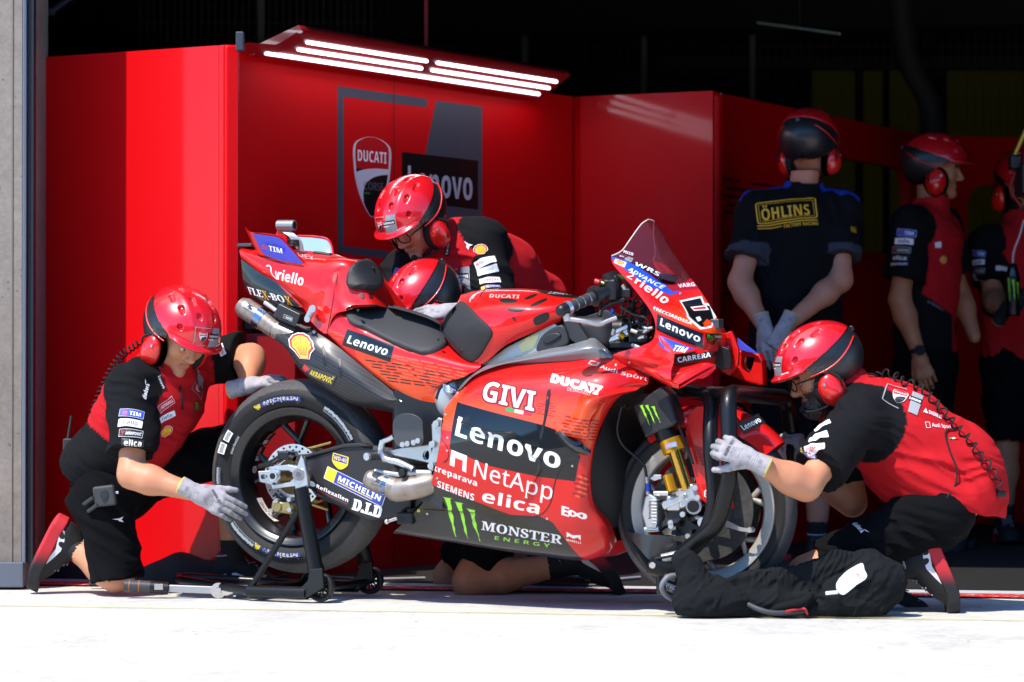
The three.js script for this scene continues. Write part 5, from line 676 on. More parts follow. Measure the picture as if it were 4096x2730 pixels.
// windscreen: a tinted bubble with a thin pale edge
{ const rows = [
  [kD(780, 56, 0), kD(760, 62, .03), kD(720, 90, .055), kD(680, 140, .075)],
  [kD(860, 150, 0), kD(800, 165, .05), kD(700, 190, .085), kD(620, 225, .115)],
  [kD(950, 290, 0), kD(850, 320, .07), kD(700, 320, .12), kD(565, 300, .15)],
  [kD(1030, 410, 0), kD(920, 440, .08), kD(740, 410, .135), kD(512, 330, .175)],
  [kD(1105, 515, 0), kD(1000, 552, .055), kD(760, 470, .142), kD(484, 341, .186)]], g = rowsOf(rows, 18, 24);
  const full = g.map((r) => [...r].reverse().concat(r.slice(1).map((p) => V(p.x, p.y, -p.z)).map((p) => p)));
  const L = g.map((r) => [...r].reverse().map((p) => p.clone()).concat(r.slice(1).map((p) => V(p.x, p.y, -p.z))));
  const scr = mesh('windscreen', gridGeo(L), new THREE.MeshPhysicalMaterial({ color: 0xe08ca0, roughness: 0.03, transmission: 0.95, thickness: 0, ior: 1.45, side: THREE.DoubleSide }), bike);
  mesh('screen_edge', tube([...L.map((r) => r[0]).reverse(), ...L[0].slice(2, -2), ...L.map((r) => r[r.length - 1])], 0.0022, 120, 6), std(0xd9cfc4, 0.3), bike);
  scr.updateMatrixWorld(true); quadSticker('wrs', kD(668, 388), kD(872, 482), kD(648, 415), .13, bike, 'screen_lettering', stickerGloss, scr); quadSticker('pecco', kD(576, 298), kD(654, 322), kD(574, 322), .15, bike, 'screen_lettering', stickerGloss, scr);
}
quadSticker('team', kD(535, 318), kD(655, 360), kD(518, 350), .17, bike, 'screen_sticker');
// front wings
const wingRows = (s) => [[kD(840, 965, .2), kD(780, 1150, .23), kD(740, 1215, .25), kD(940, 1330, .31), kD(1000, 1352, .3), kD(1300, 1190, .13)], [kD(870, 1000, .22), kD(880, 1150, .27), kD(880, 1215, .29), kD(960, 1230, .3), kD(1020, 1240, .27), kD(1290, 1165, .1)]];
const wingGeo = (rows, th) => { const g = rowsOf(rows, 40, 10), o = g.map((r) => r.map((p) => p.clone())); return g; };
{ const lowTop = [[kD(740, 1215, .22), kD(860, 1290, .26), kD(950, 1335, .29), kD(1010, 1350, .29)], [kD(860, 1220, .2), kD(960, 1250, .24), kD(1080, 1255, .25), kD(1150, 1270, .24)], [kD(1000, 1190, .16), kD(1100, 1180, .18), kD(1250, 1175, .19), kD(1300, 1190, .18)]];
  const g = rowsOf(lowTop, 24, 14), lowr = g.map((r) => r.map((p) => V(p.x, p.y - 0.014, p.z))), side = [...g, ...lowr.reverse(), g[0]];
  for (const s of [1]) { const q = side.map((r) => r.map((p) => V(p.x, p.y, p.z * s))); mesh('front_wing', gridGeo(q, liveryUV), paint, bike); }
  const strut = rowsOf([[kD(850, 960, .205), kD(880, 1060, .225), kD(885, 1160, .25), kD(840, 1230, .265), kD(900, 1310, .28), kD(985, 1345, .29)], [kD(960, 1060, .225), kD(975, 1110, .25), kD(968, 1180, .275), kD(950, 1250, .29), kD(955, 1320, .295), kD(1010, 1350, .292)]], 26, 6);
  const strutUp = rowsOf([[kD(850, 962, .205), kD(1000, 1010, .2), kD(1130, 1060, .19), kD(1240, 1085, .16)], [kD(870, 1060, .225), kD(970, 1105, .245), kD(1120, 1105, .22), kD(1260, 1100, .17)]], 24, 6);
  mesh('wing_endplate', gridGeo(strut), paint, bike); mesh('upper_wing', gridGeo(strutUp, liveryUV), livery, bike);
  plateAt('far_wing_frame', [kD(1478, 1080), kD(1560, 1092), kD(1640, 1112), kD(1662, 1160), kD(1672, 1350), kD(1655, 1362), kD(1500, 1320), kD(1400, 1275), kD(1420, 1230), kD(1480, 1200)], -.22, 0.05, paint, bike, 0.006, 0, [[kD(1498, 1118), kD(1560, 1118), kD(1618, 1132), kD(1612, 1180), kD(1570, 1272), kD(1520, 1250), kD(1490, 1215)]]);
  plateAt('far_wing_stripe', [kD(1470, 985), kD(1530, 1035), kD(1630, 1110), kD(1560, 1098), kD(1476, 1078)], -.2, 0.012, phys(0x3a4cc0, 0.3, { clearcoat: 0.6 }), bike, 0.002); plateAt('nose_flank', [kD(1345, 960), kD(1420, 930), kD(1450, 1000), kD(1478, 1080), kD(1470, 1200), kD(1400, 1280), kD(1330, 1240), kD(1420, 1220), kD(1430, 1120), kD(1400, 1050)], -.05, 0.02, paint, bike, 0.003);
  const inner = rowsOf([[kD(965, 1130, .2), kD(1120, 1110, .19), kD(1262, 1088, .16)], [kD(960, 1180, .2), kD(1120, 1175, .19), kD(1275, 1140, .16)]], 12, 4); mesh('wing_inner_wall', gridGeo(inner), std(0x0d0d10, 0.4, 0, { side: THREE.DoubleSide }), bike);
  quadSticker('lenovo', kD(1005, 1148), kD(1262, 1100), kD(1012, 1185), .215, bike, 'wing_lettering').visible = false;
  { const c = tex(512, 96, (k) => { k.clearRect(0, 0, 512, 96); k.fillStyle = '#0d0d10'; k.fillRect(0, 0, 512, 96); fit(k, 'CARRERA', 16, 16, 480, 64, '#f2f2f2'); }); const rows = rowsOf([[kD(985, 1130, .222), kD(1268, 1085, .18)], [kD(1000, 1192, .222), kD(1272, 1142, .18)]], 8, 3); mesh('wing_lettering', gridGeo(rows), std(0xffffff, 0.4, 0, { map: c, side: THREE.DoubleSide }), bike); }
  mesh('intake_mouth', plateGeoPx([kD(1250, 1045), kD(1340, 1045), kD(1410, 1070), kD(1425, 1150), kD(1420, 1225), kD(1350, 1235), kD(1290, 1200), kD(1270, 1120)], 0.0, 0.02), black, bike);
  mesh('nose_camera', tf(rbox(0.03, 0.034, 0.05, 0.004), B(...kD(1310, 878), 0.012)), std(0x55585c, 0.3, 0.5), bike);
}
// tail wings, camera, lamp, antenna pads
{ const blue = noiseTex(128, 64, (u, v, N) => [0.12 + 0.1 * u, 0.16 + 0.06 * v, 0.66 + 0.1 * N(6)(u, v)], true), bm = phys(0xffffff, 0.35, { map: blue, clearcoat: 0.8, side: THREE.DoubleSide });
  const w = part('tail_wing', bike); mesh('rim', gridGeo(rowsOf([[kA(150, 206, .115), kA(200, 250, .125), kA(330, 262, .13), kA(430, 283, .13), kA(470, 320, .128), kA(560, 420, .12), kA(700, 560, .11)], [kA(205, 330, .1), kA(250, 400, .1), kA(300, 432, .1), kA(400, 470, .105), kA(500, 510, .108), kA(600, 545, .11), kA(690, 566, .11)]], 40, 10)), paint, w);
  mesh('blue_panel', gridGeo(rowsOf([[kA(212, 265, .131), kA(330, 280, .136), kA(425, 300, .136), kA(500, 372, .132), kA(612, 497, .124)], [kA(300, 425, .107), kA(380, 458, .11), kA(450, 480, .114), kA(520, 490, .118), kA(606, 505, .122)]], 24, 8)), bm, w);
  { const c = tex(256, 96, (k) => { k.clearRect(0, 0, 256, 96); for (let i = 0; i < 3; i++) { k.fillStyle = '#c8303c'; k.fillRect(8 + i * 4, 22 + i * 20, 40, 11); k.fillRect(54 + i * 4, 22 + i * 20, 22, 11); } fit(k, 'TIM', 92, 14, 156, 68, '#f2f2f4'); }); const a = [kA(275, 335, .139), kA(450, 375, .139)], b = [kA(285, 395, .128), kA(455, 430, .13)]; mesh('lettering', gridGeo(rowsOf([a, b], 6, 3)), new THREE.MeshStandardMaterial({ map: c, transparent: true, alphaTest: 0.5, roughness: 0.4, side: THREE.DoubleSide }), w);
    const w2 = part('tail_wing', bike); mesh('panel', gridGeo(rowsOf([[kA(570, 280, -.12), kA(700, 290, -.12), kA(800, 312, -.12), kA(825, 340, -.12), kA(850, 440, -.11)], [kA(620, 400, -.1), kA(680, 412, -.1), kA(740, 425, -.1), kA(790, 435, -.1), kA(845, 446, -.1)]], 24, 8)), phys(0x8fb2ea, 0.25, { clearcoat: 1, side: THREE.DoubleSide }), w2); mesh('rim', tube([kA(570, 282, -.12), kA(700, 288, -.12), kA(800, 308, -.12), kA(830, 345, -.118), kA(852, 442, -.11)].map((q) => B(...q)), 0.004, 40, 8), paint, w2); }
  const cam = part('onboard_camera', bike); mesh('camera_barrel', [rod(bl(kA(415, 200), .04), bl(kA(545, 200), .04), 0.0185, 0.0185, 24)], std(0x9d9c99, 0.35, 0.6), cam); mesh('lens', [rod(bl(kA(541, 200), .04), bl(kA(548, 200), .04), 0.0125, 0.0125, 20)], black, cam);
  mesh('camera_arm', gridGeo(rowsOf([[kA(425, 225, .04), kA(440, 245, .045), kA(500, 290, .05), kA(570, 400, .05)], [kA(500, 235, .04), kA(540, 265, .045), kA(600, 320, .05), kA(622, 405, .05)]], 16, 4)), std(0xa9a8a6, 0.35, 0.5, { side: THREE.DoubleSide }), cam); mesh('camera_fin', plateGeoPx([kA(398, 280), kA(420, 228), kA(490, 270), kA(490, 340), kA(430, 300)], .036, .012), paint, cam); mesh('spring_stack', Array.from({ length: 5 }, (_, i) => tf(new THREE.TorusGeometry(0.019, 0.0025, 6, 20), bl(kA(532, 318 + i * 11), .055), [Math.PI / 2, 0, 0])), black, cam);
  mesh('antenna_pad', tf(rbox(0.06, 0.014, 0.045, 0.006), bl(kA(172, 357), .02)), std(0x3a3d42, 0.3), bike); mesh('antenna_pad', tf(rbox(0.07, 0.012, 0.05, 0.006), bl(kA(780, 425), 0), [0, 0, -0.14]), black, bike);
}
function plateGeoPx(pts, lat, th) { const g = plate(flatPx(pts, lat), th, 0.002); g.translate(0, 0, lat); return g; }
// exhausts and their carbon shield
{ const e = part('upper_exhaust', bike), A1 = bl(kA(118, 822), .09), A2 = bl(kA(255, 912), .09), A3 = bl(kA(395, 1015), .09), A4 = bl(kA(560, 1075), .09), D = A3.clone().sub(A1).normalize();
  mesh('end_cap', [rod(A1, A1.clone().addScaledVector(D, 0.02), 0.028, 0.036, 28)], titanium, e); mesh('silencer', rod(A1.clone().addScaledVector(D, 0.02), A2, 0.037, 0.037, 32), titanium, e); mesh('band', rod(A2, A2.clone().addScaledVector(D, 0.03), 0.0375, 0.0375, 32), std(0x8c9fb8, 0.2, 1), e); mesh('collector', [rod(A2.clone().addScaledVector(D, 0.03), A3, 0.036, 0.032, 28), rod(A3, A4, 0.032, 0.03, 24)], titanium, e); mesh('outlet', rod(A1.clone().addScaledVector(D, -0.001), A1.clone().addScaledVector(D, 0.004), 0.022), black, e);
  quadSticker('akraT', kA(165, 785), kA(240, 835), kA(140, 850), .128, e, 'silencer_lettering');
  const sh = shell('exhaust_shield', [
    [kA(398, 1025, .09), kA(600, 1012, .11), kA(720, 1042, .13), kA(1000, 1240, .14), kA(1300, 1490, .14), kA(1480, 1625, .14)],
    [kA(396, 1060, .125), kA(540, 1120, .15), kA(740, 1230, .165), kA(1000, 1400, .17), kA(1220, 1560, .165), kH(1270, 240, .15)],
    [kA(392, 1095, .12), kA(480, 1165, .14), kA(600, 1330, .15), kA(820, 1490, .155), kH(950, 240, .15), kH(1230, 290, .145)],
    [kA(400, 1085, .05), kA(500, 1180, .07), kA(630, 1360, .09), kA(840, 1510, .1), kH(950, 262, .11), kH(1220, 318, .12)]], 40, 22, carbon, bike, null);
  for (const q of [[[760, 1140], [775, 1135], [795, 1300], [778, 1308], [768, 1250]], [[888, 1238], [902, 1234], [918, 1385], [902, 1390], [892, 1330]]]) pad('shield_slot', sh, q.map((p) => kA(...p)), 0.001, black, bike, .17, 3, 18);
  pad('shield_screw', sh, [kA(683, 1035), kA(697, 1020), kA(712, 1035), kA(697, 1052)], 0.003, aluRough, bike, .15, 2, 12); pad('shield_screw', sh, [kH(1250, 235), kH(1262, 222), kH(1274, 235), kH(1262, 248)], 0.003, aluRough, bike, .15, 2, 12);
  quadSticker('shell', kA(505, 1040), kA(690, 1050), kA(515, 1240), .17, bike, 'sticker', stickerGloss, sh); quadSticker('akraY', kA(625, 1278), kA(880, 1378), kA(605, 1345), .17, bike, 'sticker', stickerGloss, sh);
  mesh('telemetry_box', tf(rbox(0.095, 0.05, 0.05, 0.006), bl(kA(510, 905), .11), [0, 0, -0.42]), carbon, bike); quadSticker('akra', kA(460, 895), kA(530, 925), kA(455, 925), .138, bike, 'sticker'); mesh('tail_wires', [tube([bl(kA(560, 960), .12), bl(kA(620, 1000), .12), bl(kA(680, 1010), .12)], 0.006, 16, 8), tube([bl(kA(560, 980), .13), bl(kA(640, 1015), .13), bl(kA(690, 1030), .12)], 0.005, 16, 8)], black, bike);
  mesh('exhaust_hanger', [tube([bl(kA(310, 805), .12), bl(kA(360, 840), .12), bl(kA(400, 870), .12)], 0.008, 16, 8)], aluRough, bike); mesh('tail_bracket', [rod(bl(kA(685, 855), .15), bl(kA(645, 935), .15), 0.012)], aluRough, bike); bolt('bracket_bolt', ...kA(685, 855), .165, 0.013, bike); bolt('bracket_bolt', ...kA(645, 935), .165, 0.011, bike);
  const l = part('lower_exhaust', bike), L1 = bl(kR(1015, 712), .2), L2 = bl(kR(1200, 775), .2), Dl = L2.clone().sub(L1).normalize(); mesh('end_cap', rod(L1, L1.clone().addScaledVector(Dl, 0.014), 0.027, 0.034, 28), titanium, l); mesh('silencer', rod(L1.clone().addScaledVector(Dl, 0.014), L1.clone().lerp(L2, 0.62), 0.035, 0.035, 28), titanium, l); mesh('band', rod(L1.clone().lerp(L2, 0.62), L1.clone().lerp(L2, 0.75), 0.0355, 0.0355, 28), std(0x7f93ad, 0.2, 1), l); mesh('pipe', [rod(L1.clone().lerp(L2, 0.75), L2, 0.0345, 0.036, 24), tube([L2.clone().addScaledVector(Dl, -0.01), bl(kC(160, 705), .2), bl(kC(300, 690), .2), bl(kC(440, 660), .18), bl(kC(560, 640), .14)], 0.04, 40, 22)], titanium, l);
  plateAt('heat_guard', [kC(300, 770), kC(440, 640), kC(470, 690), kC(530, 800), kC(530, 870), kC(440, 810), kC(360, 790)], 0.2, 0.006, carbon); quadSticker('akraT', kR(1055, 695), kR(1120, 715), kR(1040, 755), .236, l, 'silencer_lettering');
}
// swingarm, chain, adjuster, rear brake
{ const s = part('swingarm', bike), out = [kR(600, 590), kR(870, 500), kR(965, 492), kR(1050, 510), kR(1254, 540), kR(1300, 700), kR(1290, 900), kR(1200, 958), kR(1020, 985), kR(860, 905), kR(680, 820), kR(640, 760)];
  plateAt('beam', out, 0.125, 0.06, carbon, s, 0.012); plateAt('top_ridge', [kR(565, 565), kR(640, 560), kR(860, 497), kR(965, 490), kR(1040, 512), kR(960, 515), kR(860, 522), kR(640, 582), kR(580, 600)], 0.135, 0.035, carbon, s, 0.004); plateAt('inner_beam', out, -0.12, 0.05, carbonMatt, s, 0.01);
  plateAt('axle_block', [kR(400, 640), kR(520, 625), kR(590, 640), kR(600, 700), kR(590, 760), kR(420, 780), kR(410, 755), kR(530, 735), kR(555, 710), kR(555, 685), kR(520, 665), kR(410, 668)], 0.125, 0.03, alu, s, 0.004); plateAt('adjuster', [kR(330, 668), kR(410, 662), kR(430, 690), kR(430, 735), kR(415, 755), kR(340, 735)], 0.12, 0.02, aluRough, s, 0.003, 0, [[kR(345, 690), kR(385, 685), kR(395, 715), kR(350, 720)]]);
  mesh('axle_nut', [tf(new THREE.CylinderGeometry(0.024, 0.024, 0.012, 6), bl(kR(440, 698), .135), [Math.PI / 2, 0.3, 0]), tf(new THREE.CylinderGeometry(0.016, 0.016, 0.03, 20), bl(kR(436, 698), .14), [Math.PI / 2, 0, 0])], alu, s); mesh('axle_bore', tf(new THREE.CylinderGeometry(0.011, 0.011, 0.031, 16), bl(kR(435, 698), .1402), [Math.PI / 2, 0, 0]), black, s);
  for (const [k, a, b, d] of [['wd', kR(802, 550), kR(902, 580), kR(790, 640)], ['mich', kR(768, 636), kR(1135, 818), kR(742, 712)], ['reflex', kR(650, 715), kR(912, 835), kR(640, 775)], ['did', kR(935, 840), kR(1115, 895), kR(918, 908)]]) quadSticker(k, a, b, d, .1275, s, 'sticker');
  const ch = part('drive_chain', bike), n = 30; for (const [p, q] of [[kR(640, 530), kR(790, 490)], [kR(650, 870), kR(770, 910)]]) { const a = bl(p, .05), b = bl(q, .05); const k = 9; for (let i = 0; i < k; i++) mesh('chain_link', tf(rbox(0.016, 0.011, 0.012, 0.004), a.clone().lerp(b, (i + 0.5) / k), quatTo(b.clone().sub(a), V(1, 0, 0))), brass, ch); }
  const c = part('rear_caliper', bike); mesh('caliper_body', [tf(rbox(0.085, 0.04, 0.045, 0.008), bl(kR(500, 895), .085), [0, 0, -0.1]), tf(new THREE.CylinderGeometry(0.016, 0.016, 0.05, 16), bl(kR(470, 890), .09), [Math.PI / 2, 0, 0]), tf(new THREE.CylinderGeometry(0.016, 0.016, 0.05, 16), bl(kR(530, 890), .09), [Math.PI / 2, 0, 0])], std(0xa39468, 0.4, 0.6), c); quadSticker('brembo', kR(455, 875), kR(530, 872), kR(456, 893), .114, c, 'caliper_lettering'); for (const q of [[465, 853], [545, 845], [432, 915], [548, 908]]) mesh('caliper_bolt', tf(new THREE.CylinderGeometry(0.008, 0.008, 0.05, 12), bl(kR(...q), .092), [Math.PI / 2, 0, 0]), aluRough, c); mesh('brake_hose', [tube([bl(kR(560, 850), .09), bl(kR(470, 840), .09), bl(kR(440, 810), .085)], 0.006, 16, 8), tube([bl(kR(340, 640), .085), bl(kR(420, 610), .09), bl(kR(490, 570), .09), bl(kR(560, 590), .1)], 0.009, 20, 8)], black, c);
  mesh('sensor', [tf(rbox(0.045, 0.03, 0.03, 0.006), bl(kR(500, 570), .09))], black, c);
}
// footrest group, heel guard, rear frame plate
{ const f = part('footrest', bike); plateAt('frame_plate', [kC(440, 195), kC(495, 140), kC(525, 150), kC(515, 300), kC(485, 480), kC(450, 560), kC(420, 545), kC(425, 480), kC(450, 380)], .2, 0.014, alu, f, 0.002); plateAt('bracket', [kC(85, 405), kC(230, 372), kC(440, 348), kC(445, 500), kC(340, 480), kC(150, 440)], .195, 0.016, alu, f, 0.003, 0, [[kC(370, 420), kC(400, 390), kC(425, 400), kC(425, 470), kC(390, 480), kC(368, 450)]]);
  plateAt('heel_guard', [kC(150, 150), kC(200, 112), kC(300, 115), kC(365, 160), kC(375, 220), kC(370, 340), kC(300, 365), kC(170, 360), kC(140, 260)], .225, 0.006, phys(0x34363a, 0.35, { clearcoat: 0.8 }), f, 0.002, 50); for (const q of [[215, 352], [253, 345], [302, 336], [336, 322]]) bolt('guard_bolt', ...kC(...q), .231, 0.009, f); for (const q of [[447, 350], [437, 520], [478, 188], [75, 465]]) bolt('frame_bolt', ...kC(...q), .212, 0.011, f);
  mesh('peg', [rod(bl(kR(1010, 577), .27), bl(kR(1105, 568), .2), 0.013, 0.013, 14)], aluRough, f); for (let i = 0; i < 7; i++) { const a = bl(kR(1030, 576), .26).lerp(bl(kR(1100, 568), .205), i / 6); mesh('peg_ring', tf(new THREE.TorusGeometry(0.013, 0.002, 6, 16), a, quatTo(bl(kR(1105, 568), .2).sub(bl(kR(1010, 577), .27)), V(0, 0, 1))), black, f); }
  mesh('brake_pedal', [tube([bl(kC(60, 320), .22), bl(kC(45, 400), .22), bl(kC(80, 460), .22), bl(kC(180, 490), .22), bl(kC(300, 545), .22)], 0.011, 30, 10), tube([bl(kC(60, 330), .22), bl(kC(110, 310), .22), bl(kC(145, 290), .22)], 0.009, 12, 8)], alu, f); mesh('pedal_rod', [rod(bl(kC(200, 570), .215), bl(kC(450, 580), .19), 0.012), rod(bl(kC(0, 560), .2), bl(kC(200, 590), .21), 0.008)], aluRough, f); mesh('toe_piece', tf(new THREE.CylinderGeometry(0.012, 0.012, 0.03, 10), bl(kC(220, 572), .23), [Math.PI / 2, 0, 0]), black, f);
  mesh('shift_lever', [rod(bl(kR(1140, 985), .2), bl(kR(1200, 965), .18), 0.006), tf(new THREE.SphereGeometry(0.009, 12, 8), bl(kR(1140, 985), .2))], alu, f); mesh('quickshifter', [tf(rbox(0.06, 0.04, 0.04, 0.006), bl(kC(250, 930), .14)), tf(rbox(0.05, 0.04, 0.04, 0.006), bl(kC(320, 900), .12))], black, f); mesh('wire_loom', Array.from({ length: 6 }, (_, i) => tube([bl(kC(270 + i * 8, 880 + i * 10), .15), bl(kC(320 + i * 6, 850 + i * 12), .14), bl(kC(380, 800 + i * 14), .12)], 0.0035, 12, 6)), black, f); mesh('connector', tf(rbox(0.012, 0.01, 0.01, 0.002), bl(kC(345, 870), .16)), std(0xd2c01c, 0.4), f);
  mesh('engine_cover', [tf(new THREE.SphereGeometry(0.06, 24, 16), bl(kB(180, 1140), .14), null, V(0.8, 1.3, 0.5))], aluRough, f); mesh('coolant_hoses', [0, 1, 2, 3].map((i) => tube([bl(kB(150, 1060 + i * 12), .17), bl(kB(190, 1080 + i * 12), .18), bl(kB(240, 1100 + i * 8), .17)], 0.006, 16, 8)), steel, f); mesh('rubber_gasket', tube([bl(kA(1660, 1560), .16), bl(kA(1700, 1460), .165), bl(kA(1800, 1400), .17), bl(kB(210, 1010), .18)], 0.007, 30, 8), black, f);
}
// fork, brake, fender, deflector
{ const f = part('fork', bike), top = bl(kE(560, 420), .115), bot = bl(kE(705, 795), .1), d = bot.clone().sub(top).normalize();
  mesh('fork_guard', (() => { const pts = [kE(365, 272), kE(545, 150), kE(590, 200), kE(648, 372), kE(620, 400), kE(445, 472)]; const g = plate(flatPx(pts, .14), 0.09, 0.008); g.translate(0, 0, .105); return g; })(), carbon, f); quadSticker('clawOnly', kE(405, 272), kE(500, 248), kE(450, 400), .153, f, 'guard_sticker');
  mesh('outer_tube', rod(bl(kE(545, 380), .115), bl(kE(585, 490), .113), 0.035, 0.035, 24), blackTube, f); mesh('clamp_ring', rod(bl(kE(598, 482), .113), bl(kE(628, 560), .112), 0.039, 0.039, 28), goldAno, f); quadSticker('ohl', kE(566, 512), kE(634, 496), kE(572, 544), .155, f, 'clamp_lettering'); mesh('stanchion', rod(bl(kE(625, 550), .112), bot, 0.0225, 0.0225, 24), gold, f); mesh('reservoir', rod(bl(kE(582, 705), .125), bl(kE(612, 808), .125), 0.0165, 0.0165, 20), goldAno, f);
  mesh('axle_clamp', [tf(rbox(0.075, 0.07, 0.05, 0.012), bl(kE(715, 840), .09), [0, 0, 0.35]), tf(rbox(0.1, 0.03, 0.045, 0.01), bl(kE(640, 870), .095), [0, 0, 0.4]), rod(bl(kE(745, 905), .05), bl(kE(745, 905), .125), 0.026), rod(bl(kE(700, 800), .1), bl(kE(760, 850), .1), 0.014), tf(rbox(0.05, 0.05, 0.03, 0.008), bl(kE(625, 885), .1))], alu, f); mesh('axle_hole', rod(bl(kE(742, 905), .118), bl(kE(742, 905), .1265), 0.0195), black, f); for (const q of [[755, 788], [768, 850], [668, 845], [676, 955], [603, 1028], [600, 1008]]) bolt('clamp_bolt', ...kE(...q), .13, 0.009, f);
  plateAt('caliper_bracket', [kE(600, 910), kE(680, 850), kE(700, 950), kE(640, 1010), kE(560, 1030), kE(540, 1050), kE(450, 1080), kE(560, 990)], .095, 0.012, carbonMatt, f, 0.002); mesh('axle_knob', tf(new THREE.CylinderGeometry(0.016, 0.016, 0.02, 20), bl(kE(805, 1005), .11), [Math.PI / 2, 0, 0]), alu, f); mesh('axle_lever', [rod(bl(kE(760, 975), .1), bl(kE(940, 1010), .09), 0.008)], aluRough, f);
  mesh('far_leg', [rod(V(top.x, top.y, -top.z), V(bot.x, bot.y, -bot.z), 0.028, 0.0225)], gold, f);
  const c = part('front_caliper', bike); mesh('caliper_body', (() => { const g = plate(flatPx([kE(445, 850), kE(470, 815), kE(520, 850), kE(530, 900), kE(530, 1000), kE(515, 1045), kE(455, 1040), kE(425, 950)], .1), 0.05, 0.006); g.translate(0, 0, .09); return g; })(), alu, c); for (let i = 0; i < 8; i++) mesh('cooling_fin', tf(rbox(0.022, 0.006, 0.05, 0.002), bl(kE(512, 865 + i * 20), .1)), aluRough, c); quadSticker('brembow', kE(456, 985), kE(456, 870), kE(482, 985), .117, c, 'caliper_lettering');
  mesh('mount_bolts', [rod(bl(kE(440, 1050), .1), bl(kE(530, 1045), .1), 0.01), rod(bl(kE(500, 825), .1), bl(kE(590, 825), .1), 0.01)], alu, c); mesh('banjo', [rod(bl(kE(460, 830), .11), bl(kE(450, 720), .11), 0.008)], alu, c); mesh('hose_fitting', rod(bl(kE(460, 810), .112), bl(kE(458, 760), .112), 0.0095), blueAno, c); mesh('wheel_clip', plateGeoPx([kE(470, 730), kE(500, 705), kE(545, 705), kE(548, 730), kE(500, 745)], .1, .012), alu, c); mesh('brake_line', tube([bl(kE(450, 725), .11), bl(kE(430, 640), .12), bl(kE(300, 520), .14), bl(kE(265, 430), .16), bl(kE(290, 280), .17)], 0.005, 60, 8), black, c);
  const fd = part('front_fender', bike), R = 0.338, rows = []; for (let j = 0; j <= 14; j++) { const s = (j / 14) * 2 - 1, r = []; for (let i = 0; i <= 30; i++) { const a = lerp(128, 40, i / 30) * Math.PI / 180, w = 0.08 * (1 - 0.25 * sstep(0.75, 1, i / 30)), e = Math.sqrt(Math.max(0, 1 - Math.abs(s) ** 3)); const rr = R - (1 - e) * 0.07, x = Math.cos(a) * rr, y = Math.sin(a) * rr, z = s * w; r.push(V(FA.x + x * Math.cos(steer) + z * Math.sin(steer), FA.y + y, -x * Math.sin(steer) + z * Math.cos(steer))); } rows.push(r); }
  const fsh = mesh('fender_shell', gridGeo(rows), paint, fd); fsh.updateMatrixWorld(true); const side = [kE(692, 440), kE(712, 330), kE(760, 278), kE(840, 270), kE(930, 290), kE(960, 450), kE(965, 700), kE(995, 918), kE(850, 915), kE(785, 850), kE(735, 650)]; plateAt('side_plate', side, .088, 0.008, paint, fd, 0.002); { const m = new THREE.Group(); const g = plate(flatPx(side, .088), 0.006, 0.002); g.translate(0, 0, -.09); mesh('side_plate', g, paint, fd); }
  quadSticker('shell', kE(805, 770), kE(985, 770), kE(815, 890), .0935, fd, 'fender_sticker'); quadSticker('lenovo', kE(1010, 390), kE(1150, 320), kE(1060, 450), .07, fd, 'fender_lettering', stickerGloss, fsh);
  for (let i = 0; i < 6; i++) plateAt('printed_dash', [kE(740 + i * 9, 520 + i * 22), kE(800 + i * 6, 545 + i * 22), kE(802 + i * 6, 556 + i * 22), kE(742 + i * 9, 531 + i * 22)], .0935, 0.001, std(0x8a0c14, 0.4), fd, 0);
  mesh('brake_duct', gridGeo(rowsOf([[kE(315, 1062, .1), kE(430, 1080, .13), kE(560, 1088, .14), kE(620, 1110, .13), kE(645, 1150, .12)], [kE(350, 1110, .1), kE(420, 1190, .13), kE(470, 1240, .14), kE(560, 1240, .13), kE(640, 1200, .12)]], 20, 8)), carbon, f); mesh('duct_fin', gridGeo(rowsOf([[kE(545, 1060, .1), kE(590, 1035, .1), kE(632, 1030, .1)], [kE(560, 1085, .12), kE(600, 1085, .12), kE(630, 1090, .12)]], 8, 4)), carbonMatt, f); mesh('fork_wire', tube([bl(kE(650, 390), .12), bl(kE(700, 520), .115), bl(kE(740, 640), .11)], 0.005, 20, 8), black, f); mesh('lever_arm', gridGeo(rowsOf([[kE(940, 985, .085), kE(990, 1010, .085), kE(1040, 1035, .085), kE(1100, 1042, .085)], [kE(945, 1035, .085), kE(990, 1045, .085), kE(1040, 1060, .085), kE(1100, 1066, .085)]], 16, 3)), aluRough, f); mesh('lever_pin', tf(new THREE.CylinderGeometry(0.009, 0.009, 0.03, 14), bl(kE(1105, 1052), .08), [Math.PI / 2, 0, 0]), alu, f);
}
// ---------------------------------------------------------------- people
const col = (h) => new THREE.Color(h);
const skinMat = new THREE.MeshPhysicalMaterial({ vertexColors: true, roughness: 0.55, sheen: 0.2, sheenRoughness: 0.6 });
const clothBump = noiseTex(256, 256, (u, v, N) => [0.5 + 0.4 * (N(128)(u, v) - 0.5) + 0.2 * Math.sin(u * 800) * Math.sin(v * 800)]);
const clothMat = new THREE.MeshPhysicalMaterial({ vertexColors: true, roughness: 0.9, specularIntensity: 0.3 });
const shortsMat = phys(0x0b0c0f, 0.95, { specularIntensity: 0.25 }), helmRed = phys(0xd0101c, 0.3, { clearcoat: 1, clearcoatRoughness: 0.06, vertexColors: true }), helmDark = phys(0x1a1c20, 0.42, { clearcoat: 0.35, clearcoatRoughness: 0.25 }), muffRed = phys(0xdc1a16, 0.3, { clearcoat: 0.9, clearcoatRoughness: 0.08 }), strapMat = std(0x0c0d0f, 0.8), gloveMat = new THREE.MeshStandardMaterial({ vertexColors: true, roughness: 0.85 });
const frame = (fwd, up) => { const z = fwd.clone().normalize(), x = up.clone().cross(z).normalize(), y = z.clone().cross(x); return new THREE.Quaternion().setFromRotationMatrix(new THREE.Matrix4().makeBasis(x, y, z)); };
